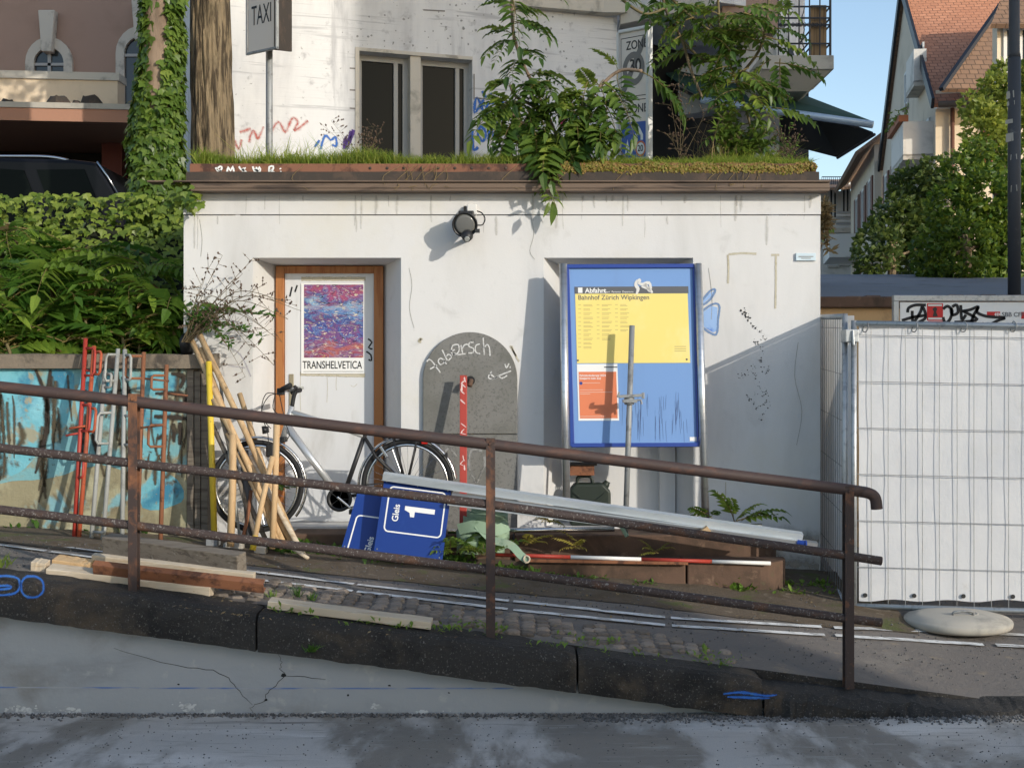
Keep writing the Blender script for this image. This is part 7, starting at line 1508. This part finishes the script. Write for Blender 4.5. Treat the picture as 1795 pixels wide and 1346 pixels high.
for _ in range(7500):
    x = R.uniform(.3, 2.36); y = 9.935 + abs(R.gauss(0, .05)); z = 3.548 - max(0, 9.985 - y) * .9 + R.uniform(-.025, .02) + .035 * mnoise.noise(V((x * 5, 0, 0)))
    if mnoise.noise(V((x * 2.3, 7, 0))) < -.25 and R.random() < .7: continue
    if x > 1.45: z += -.004
    p_ = V((x, y - .01, z)); s = R.uniform(.008, .016); d = V((R.gauss(0, 1), R.gauss(0, 1) - .5, R.gauss(0, 1) + .5)).normalized(); e_ = d.orthogonal().normalized(); f_ = d.cross(e_)
    mb.add([p_ + e_ * s, p_ + f_ * s, p_ - e_ * s, p_ - f_ * s, p_ + d * s * 1.2], [(0, 1, 4), (1, 2, 4), (2, 3, 4), (3, 0, 4)])
tag(mb.build('sedum', m_sedum, None, recalc=False), 'yellow-green and reddish sedum mat along the front of the hut roof', 'sedum', kind='stuff')
def tuft(name, lab, cat, pts, m, Lr_, w_, sp, group=None):
    mb = MB(); base = V(pts[0])
    for p_ in pts: blade(mb, V(p_), (R.gauss(0, sp), R.gauss(0, sp * .7), 1), R.uniform(*Lr_), w_, V((R.gauss(0, .3), R.gauss(0, .2), -.12)))
    return tag(mb.build(name, m, None, recalc=False, org=base), lab, cat, group)
def tp2(px0, px1, d, n_, z=3.54): return [V((P(R.uniform(px0, px1), 0, d + R.uniform(-.2, .2)).x, d + R.uniform(-.2, .2), z)) for _ in range(n_)]
tuft('tall_grass', 'tall green grass tuft around the taxi sign pole', 'grass', tp2(425, 550, 10.5, 330), m_grass, (.14, .38), .004, .22)
tuft('tall_grass', 'sparse tall dark grass left of the paired windows', 'grass', tp2(545, 610, 10.5, 45), m_weed, (.18, .42), .0032, .2)
tuft('tall_grass', 'green grass tuft below the second window pane', 'grass', tp2(620, 840, 10.4, 150), m_grass, (.08, .20), .004, .25)
tuft('dry_grass', 'straw-coloured dry stalks beside the right roof tree', 'dry grass', tp2(1215, 1300, 10.6, 110), m_straw, (.2, .55), .0035, .18)
tuft('tall_grass', 'fresh bright grass at the foot of the zone sign', 'grass', tp2(1085, 1135, 10.5, 90), m_weed, (.08, .24), .004, .3)
tuft('tall_grass', 'green grass clump under the right roof tree', 'grass', tp2(1270, 1390, 10.5, 360), m_grass, (.1, .34), .0045, .25)
def weed(name, lab, base, tops, leafm, nl, ls, tipm=None, r=.004, group=None, cat='weed'):
    t = thing(name, lab, cat, tuple(base), group); st_ = MB(); tips = MB(); lv = MB()
    for (tp1, bend) in tops:
        pts = smooth_line([base + V((R.uniform(-.03, .03), R.uniform(-.03, .03), 0)), V(base).lerp(V(tp1), .5) + V(bend), V(tp1)], 7); st_.tube(pts, [r * (1 - .7 * i / (len(pts) - 1)) for i in range(len(pts))], 4)
        for i in range(3, len(pts)):
            for _ in range(2):
                if R.random() < .55:
                    d = V((R.gauss(0, 1), R.gauss(0, .6), R.gauss(.5, .6))).normalized(); L = R.uniform(.04, .14); q_ = pts[i] + d * L; st_.tube([pts[i], q_], r * .4, 3)
                    if tipm:
                        for _k in range(3): c = pts[i].lerp(q_, R.uniform(.5, 1)); s = R.uniform(.004, .009); tips.add([c + V((s, 0, 0)), c + V((0, s, 0)), c + V((-s, 0, 0)), c + V((0, -s, 0)), c + V((0, 0, s * 1.6)), c - V((0, 0, s))], [(0, 1, 4), (1, 2, 4), (2, 3, 4), (3, 0, 4), (1, 0, 5), (2, 1, 5), (3, 2, 5), (0, 3, 5)])
            for _ in range(nl):
                d = V((R.gauss(0, 1), R.gauss(0, .8), R.gauss(0, .5))).normalized(); e_ = d.orthogonal().normalized() * ls * .18; c = pts[i]; L = ls * R.uniform(.6, 1.2); lv.add([c, c + d * L * .5 + e_, c + d * L, c + d * L * .5 - e_], [(0, 1, 2, 3)])
    st_.build('stems', m_dry if tipm else m_stem, t)
    if tips.v: stuff(tips.build('seed_heads', tipm, t, recalc=False))
    if lv.v: stuff(lv.build('leaves', leafm, t, recalc=False))
    return t
base = P(325, 600, 9.72)
tops = [((390, 448), 9.6), ((365, 470), 9.7), ((425, 480), 9.7), ((445, 452), 9.75), ((460, 500), 9.6), ((500, 530), 9.55), ((528, 545), 9.5), ((505, 560), 9.5), ((470, 580), 9.5), ((495, 600), 9.45), ((480, 640), 9.4), ((440, 610), 9.5), ((430, 660), 9.4), ((410, 545), 9.6), ((355, 500), 9.65)]
weed('dry_weed', 'sprawling dry seeded weed stems in front of the left hut wall', base, [(P(x, y, d), (0, -.05, .22 if y > 500 else .02)) for (x, y), d in tops], m_weed, 0, .05, m_drytip, .0045)
weed('green_weed', 'green-brown weed tangle at the top of the stakes by the hut corner', P(330, 592, 9.75), [(P(x, y, 9.65), (0, -.04, .1)) for x, y in ((360, 550), (400, 545), (440, 548), (480, 552), (380, 570), (420, 580), (345, 560), (460, 590), (405, 600))], m_weed, 3, .07, None, .004)
weed('dry_weed', 'thin dry weed with seed heads left of the awning on the roof', P(1195, 285, 10.4), [(P(x, y, 10.3), (0, 0, 0)) for x, y in ((1170, 150), (1190, 130), (1205, 160), (1175, 235), (1240, 190))], m_weed, 0, .05, m_drytip, .003)
weed('dry_weed', 'thin dry weed stems at the right end of the roof against the sky', P(1380, 290, 10.3), [(P(x, y, 10.3), (0, 0, 0)) for x, y in ((1365, 205), (1385, 215), (1400, 235), (1395, 250), (1375, 240))], m_weed, 1, .04, m_drytip, .0025)
weed('dry_weed', 'small dry weed before the dark left window pane', P(640, 285, 10.6), [(P(x, y, 10.6), (0, 0, 0)) for x, y in ((635, 240), (655, 222), (668, 225), (660, 245), (560, 215), (580, 212))], m_weed, 0, .04, m_drytip, .002)
weed('roof_weed', 'bushy green weed in front of the brown dry stalks on the roof', P(1300, 285, 10.5), [(P(R.uniform(1240, 1370), R.uniform(150, 250), 10.4), (0, 0, 0)) for _ in range(16)], m_leaf, 4, .09, None, .004)
# dead grass strands hanging over the rust edge
mb = MB()
for px in list(range(700, 790, 8)) + list(range(1270, 1340, 9)) + [530, 905, 1010, 1105]:
    a = P(px, 292, 9.94); mb.tube(smooth_line([a + V((0, .05, .02)), a, P(px + R.uniform(-30, 12), 308 + R.uniform(0, 12), 9.90), P(px + R.uniform(-40, 14), 322 + R.uniform(0, 12), 9.845)], 4), .0022, 4)
tag(mb.build('hanging_straw', m_straw, None, recalc=False), 'dead straw strands hanging over the rusty roof edge', 'straw', kind='stuff')
# ---- low weeds along the verge
def patch(lab, pxs, pys, n_, ls, m):
    mb = MB()
    for _ in range(n_):
        px = R.uniform(*pxs); py = pys(px) + R.gauss(0, 1) * 4; g = G(px, py); k = .5 + mnoise.noise(V((g.x * 4, g.y * 4, 0)))
        if k < .3: continue
        for _k in range(5):
            d = V((R.gauss(0, 1), R.gauss(0, 1), R.uniform(.2, 1.2))).normalized(); L = ls * R.uniform(.5, 1.3) * (.6 + k); e_ = d.cross(V((0, 0, 1))).normalized() * L * .24; c = g + V((R.gauss(0, .03), R.gauss(0, .03), R.uniform(0, .04) * k)); up = V((0, 0, L * .1))
            mb.add([c, c + d * L * .5 + e_ + up, c + d * L, c + d * L * .5 - e_ + up], [(0, 1, 2, 3)])
    tag(mb.build('verge_weeds', m, None, recalc=False), lab, 'weeds', kind='stuff')
patch('low weeds at the foot of the graffiti wall', (-200, 370), lambda x: 918 + x * .06, 700, .06, m_weed)
patch('low green weeds in front of the stakes and blue signs', (480, 820), lambda x: 965 + (x - 480) * .085 , 850, .05, m_weed)
patch('thin weeds along the lower edge of the steps', (820, 1140), lambda x: 1003 + (x - 820) * .06, 260, .035, m_weed)
patch('dark weeds at the right end of the steps', (1270, 1450), lambda x: 1030 + (x - 1270) * .05, 420, .05, m_weed)
patch('stray green weeds between the cobbles', (440, 1300), lambda x: 1065 + (x - 440) * .115 + R.uniform(-8, 8), 110, .03, m_weed)
tuft('grass_tuft', 'grass tuft on the footway at the far left edge', 'grass', [G(R.uniform(-25, 22), 995 + R.uniform(-6, 3)) for _ in range(90)], m_grass, (.04, .12), .003, .35)
for px, py, lab in ((475, 1050, 'small grass tuft at the left end of the split plank'), (522, 1050, 'tall single grass sprig behind the split plank'), (547, 1052, 'small weed tuft behind the split plank, right of the tall sprig'), (545, 1150, 'moss tuft hanging from the kerb joint')):
    g = G(px, py) if py < 1100 else P(px, py - 8, 7.11); tuft('grass_tuft', lab, 'grass', [g + V((R.gauss(0, .012), R.gauss(0, .012) if py < 1100 else -.002, 0)) for _ in range(26 if py != 1150 else 60)], m_weed, (.03, .08) if px != 522 else (.08, .13), .003, .35 if py < 1100 else .8)
mb = MB()
for _ in range(420):
    g = G(R.uniform(300, 1450), R.uniform(985, 1130)); s = R.uniform(.006, .018); an = R.uniform(0, 6.28); d = V((math.cos(an), math.sin(an), R.uniform(0, .4))) * s; e_ = V((-math.sin(an), math.cos(an), R.uniform(0, .3))) * s * .5; c = g + V((0, 0, .022)); mb.add([c - d, c + e_, c + d, c - e_], [(0, 1, 2, 3)])
tag(mb.build('fallen_leaves', m_straw, None, recalc=False), 'small dry leaves and litter scattered over the footway', 'litter', kind='stuff')
# dry creeper hanging behind the hut's right corner
weed('dry_creeper', 'dry brown creeper hanging down behind the right hut corner', P(1447, 345, 12.2), [(P(R.uniform(1438, 1456), R.uniform(400, 470), 12.2), (0, 0, 0)) for _ in range(6)], m_straw, 3, .1, None, .005)
# ---- trees on the right
def tree(name, lab, base, h, balls, n_, size, m, r=.1):
    t = thing(name, lab, 'tree', tuple(base)); top = V(base) + V((0, 0, h))
    trunk(t, [base, V(base).lerp(top, .5) + V((.05, 0, 0)), top], [r, r * .8, r * .5], m_bark, n=10)
    for (x, y, z, a, b, c) in balls[:5]: MB().tube([V(base).lerp(top, .6), V((x, y, z))], [r * .45, r * .08], 6).build('limb', m_bark, t, True)
    crown(t, balls, n_, size, m); return t
def balls(specs, d, dy=1.0):
    out = []
    for px, py, rx_, ry_, dd in specs: c = P(px, py, d + dd); k = (d + dd) / F; out.append((c.x, c.y, c.z, rx_ * k, (rx_ + ry_) / 2 * k * dy, ry_ * k))
    return out
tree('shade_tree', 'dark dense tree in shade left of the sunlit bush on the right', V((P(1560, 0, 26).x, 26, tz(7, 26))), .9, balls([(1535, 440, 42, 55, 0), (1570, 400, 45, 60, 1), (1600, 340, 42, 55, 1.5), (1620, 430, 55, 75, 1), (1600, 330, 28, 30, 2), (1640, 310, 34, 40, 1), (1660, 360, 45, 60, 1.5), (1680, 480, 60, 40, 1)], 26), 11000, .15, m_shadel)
tree('sunlit_bush', 'large sunlit green bush beside the lamp mast', V((P(1690, 0, 21).x, 21, tz(7, 21))), .7, balls([(1690, 440, 55, 65, 0), (1640, 450, 45, 55, .5), (1740, 420, 55, 70, .5), (1670, 370, 50, 50, .5), (1725, 340, 55, 50, .5), (1770, 450, 50, 60, 1), (1690, 300, 40, 40, 1), (1810, 380, 60, 90, 1), (1780, 300, 40, 50, 1.5), (1650, 500, 60, 25, .3), (1740, 500, 60, 25, .3), (1715, 270, 30, 30, 1)], 21), 17000, .12, m_treel)
tree('pale_tree', 'pale yellow-green young tree in front of the cream house wall', V((P(1745, 0, 23).x, 23, tz(9, 23))), 2.4, balls([(1725, 225, 36, 50, 0), (1750, 180, 40, 55, .5), (1770, 140, 35, 40, 1), (1790, 210, 40, 60, .5), (1735, 270, 38, 35, .3), (1700, 190, 16, 30, .2), (1820, 160, 40, 70, .5)], 23), 9000, .12, m_treey)
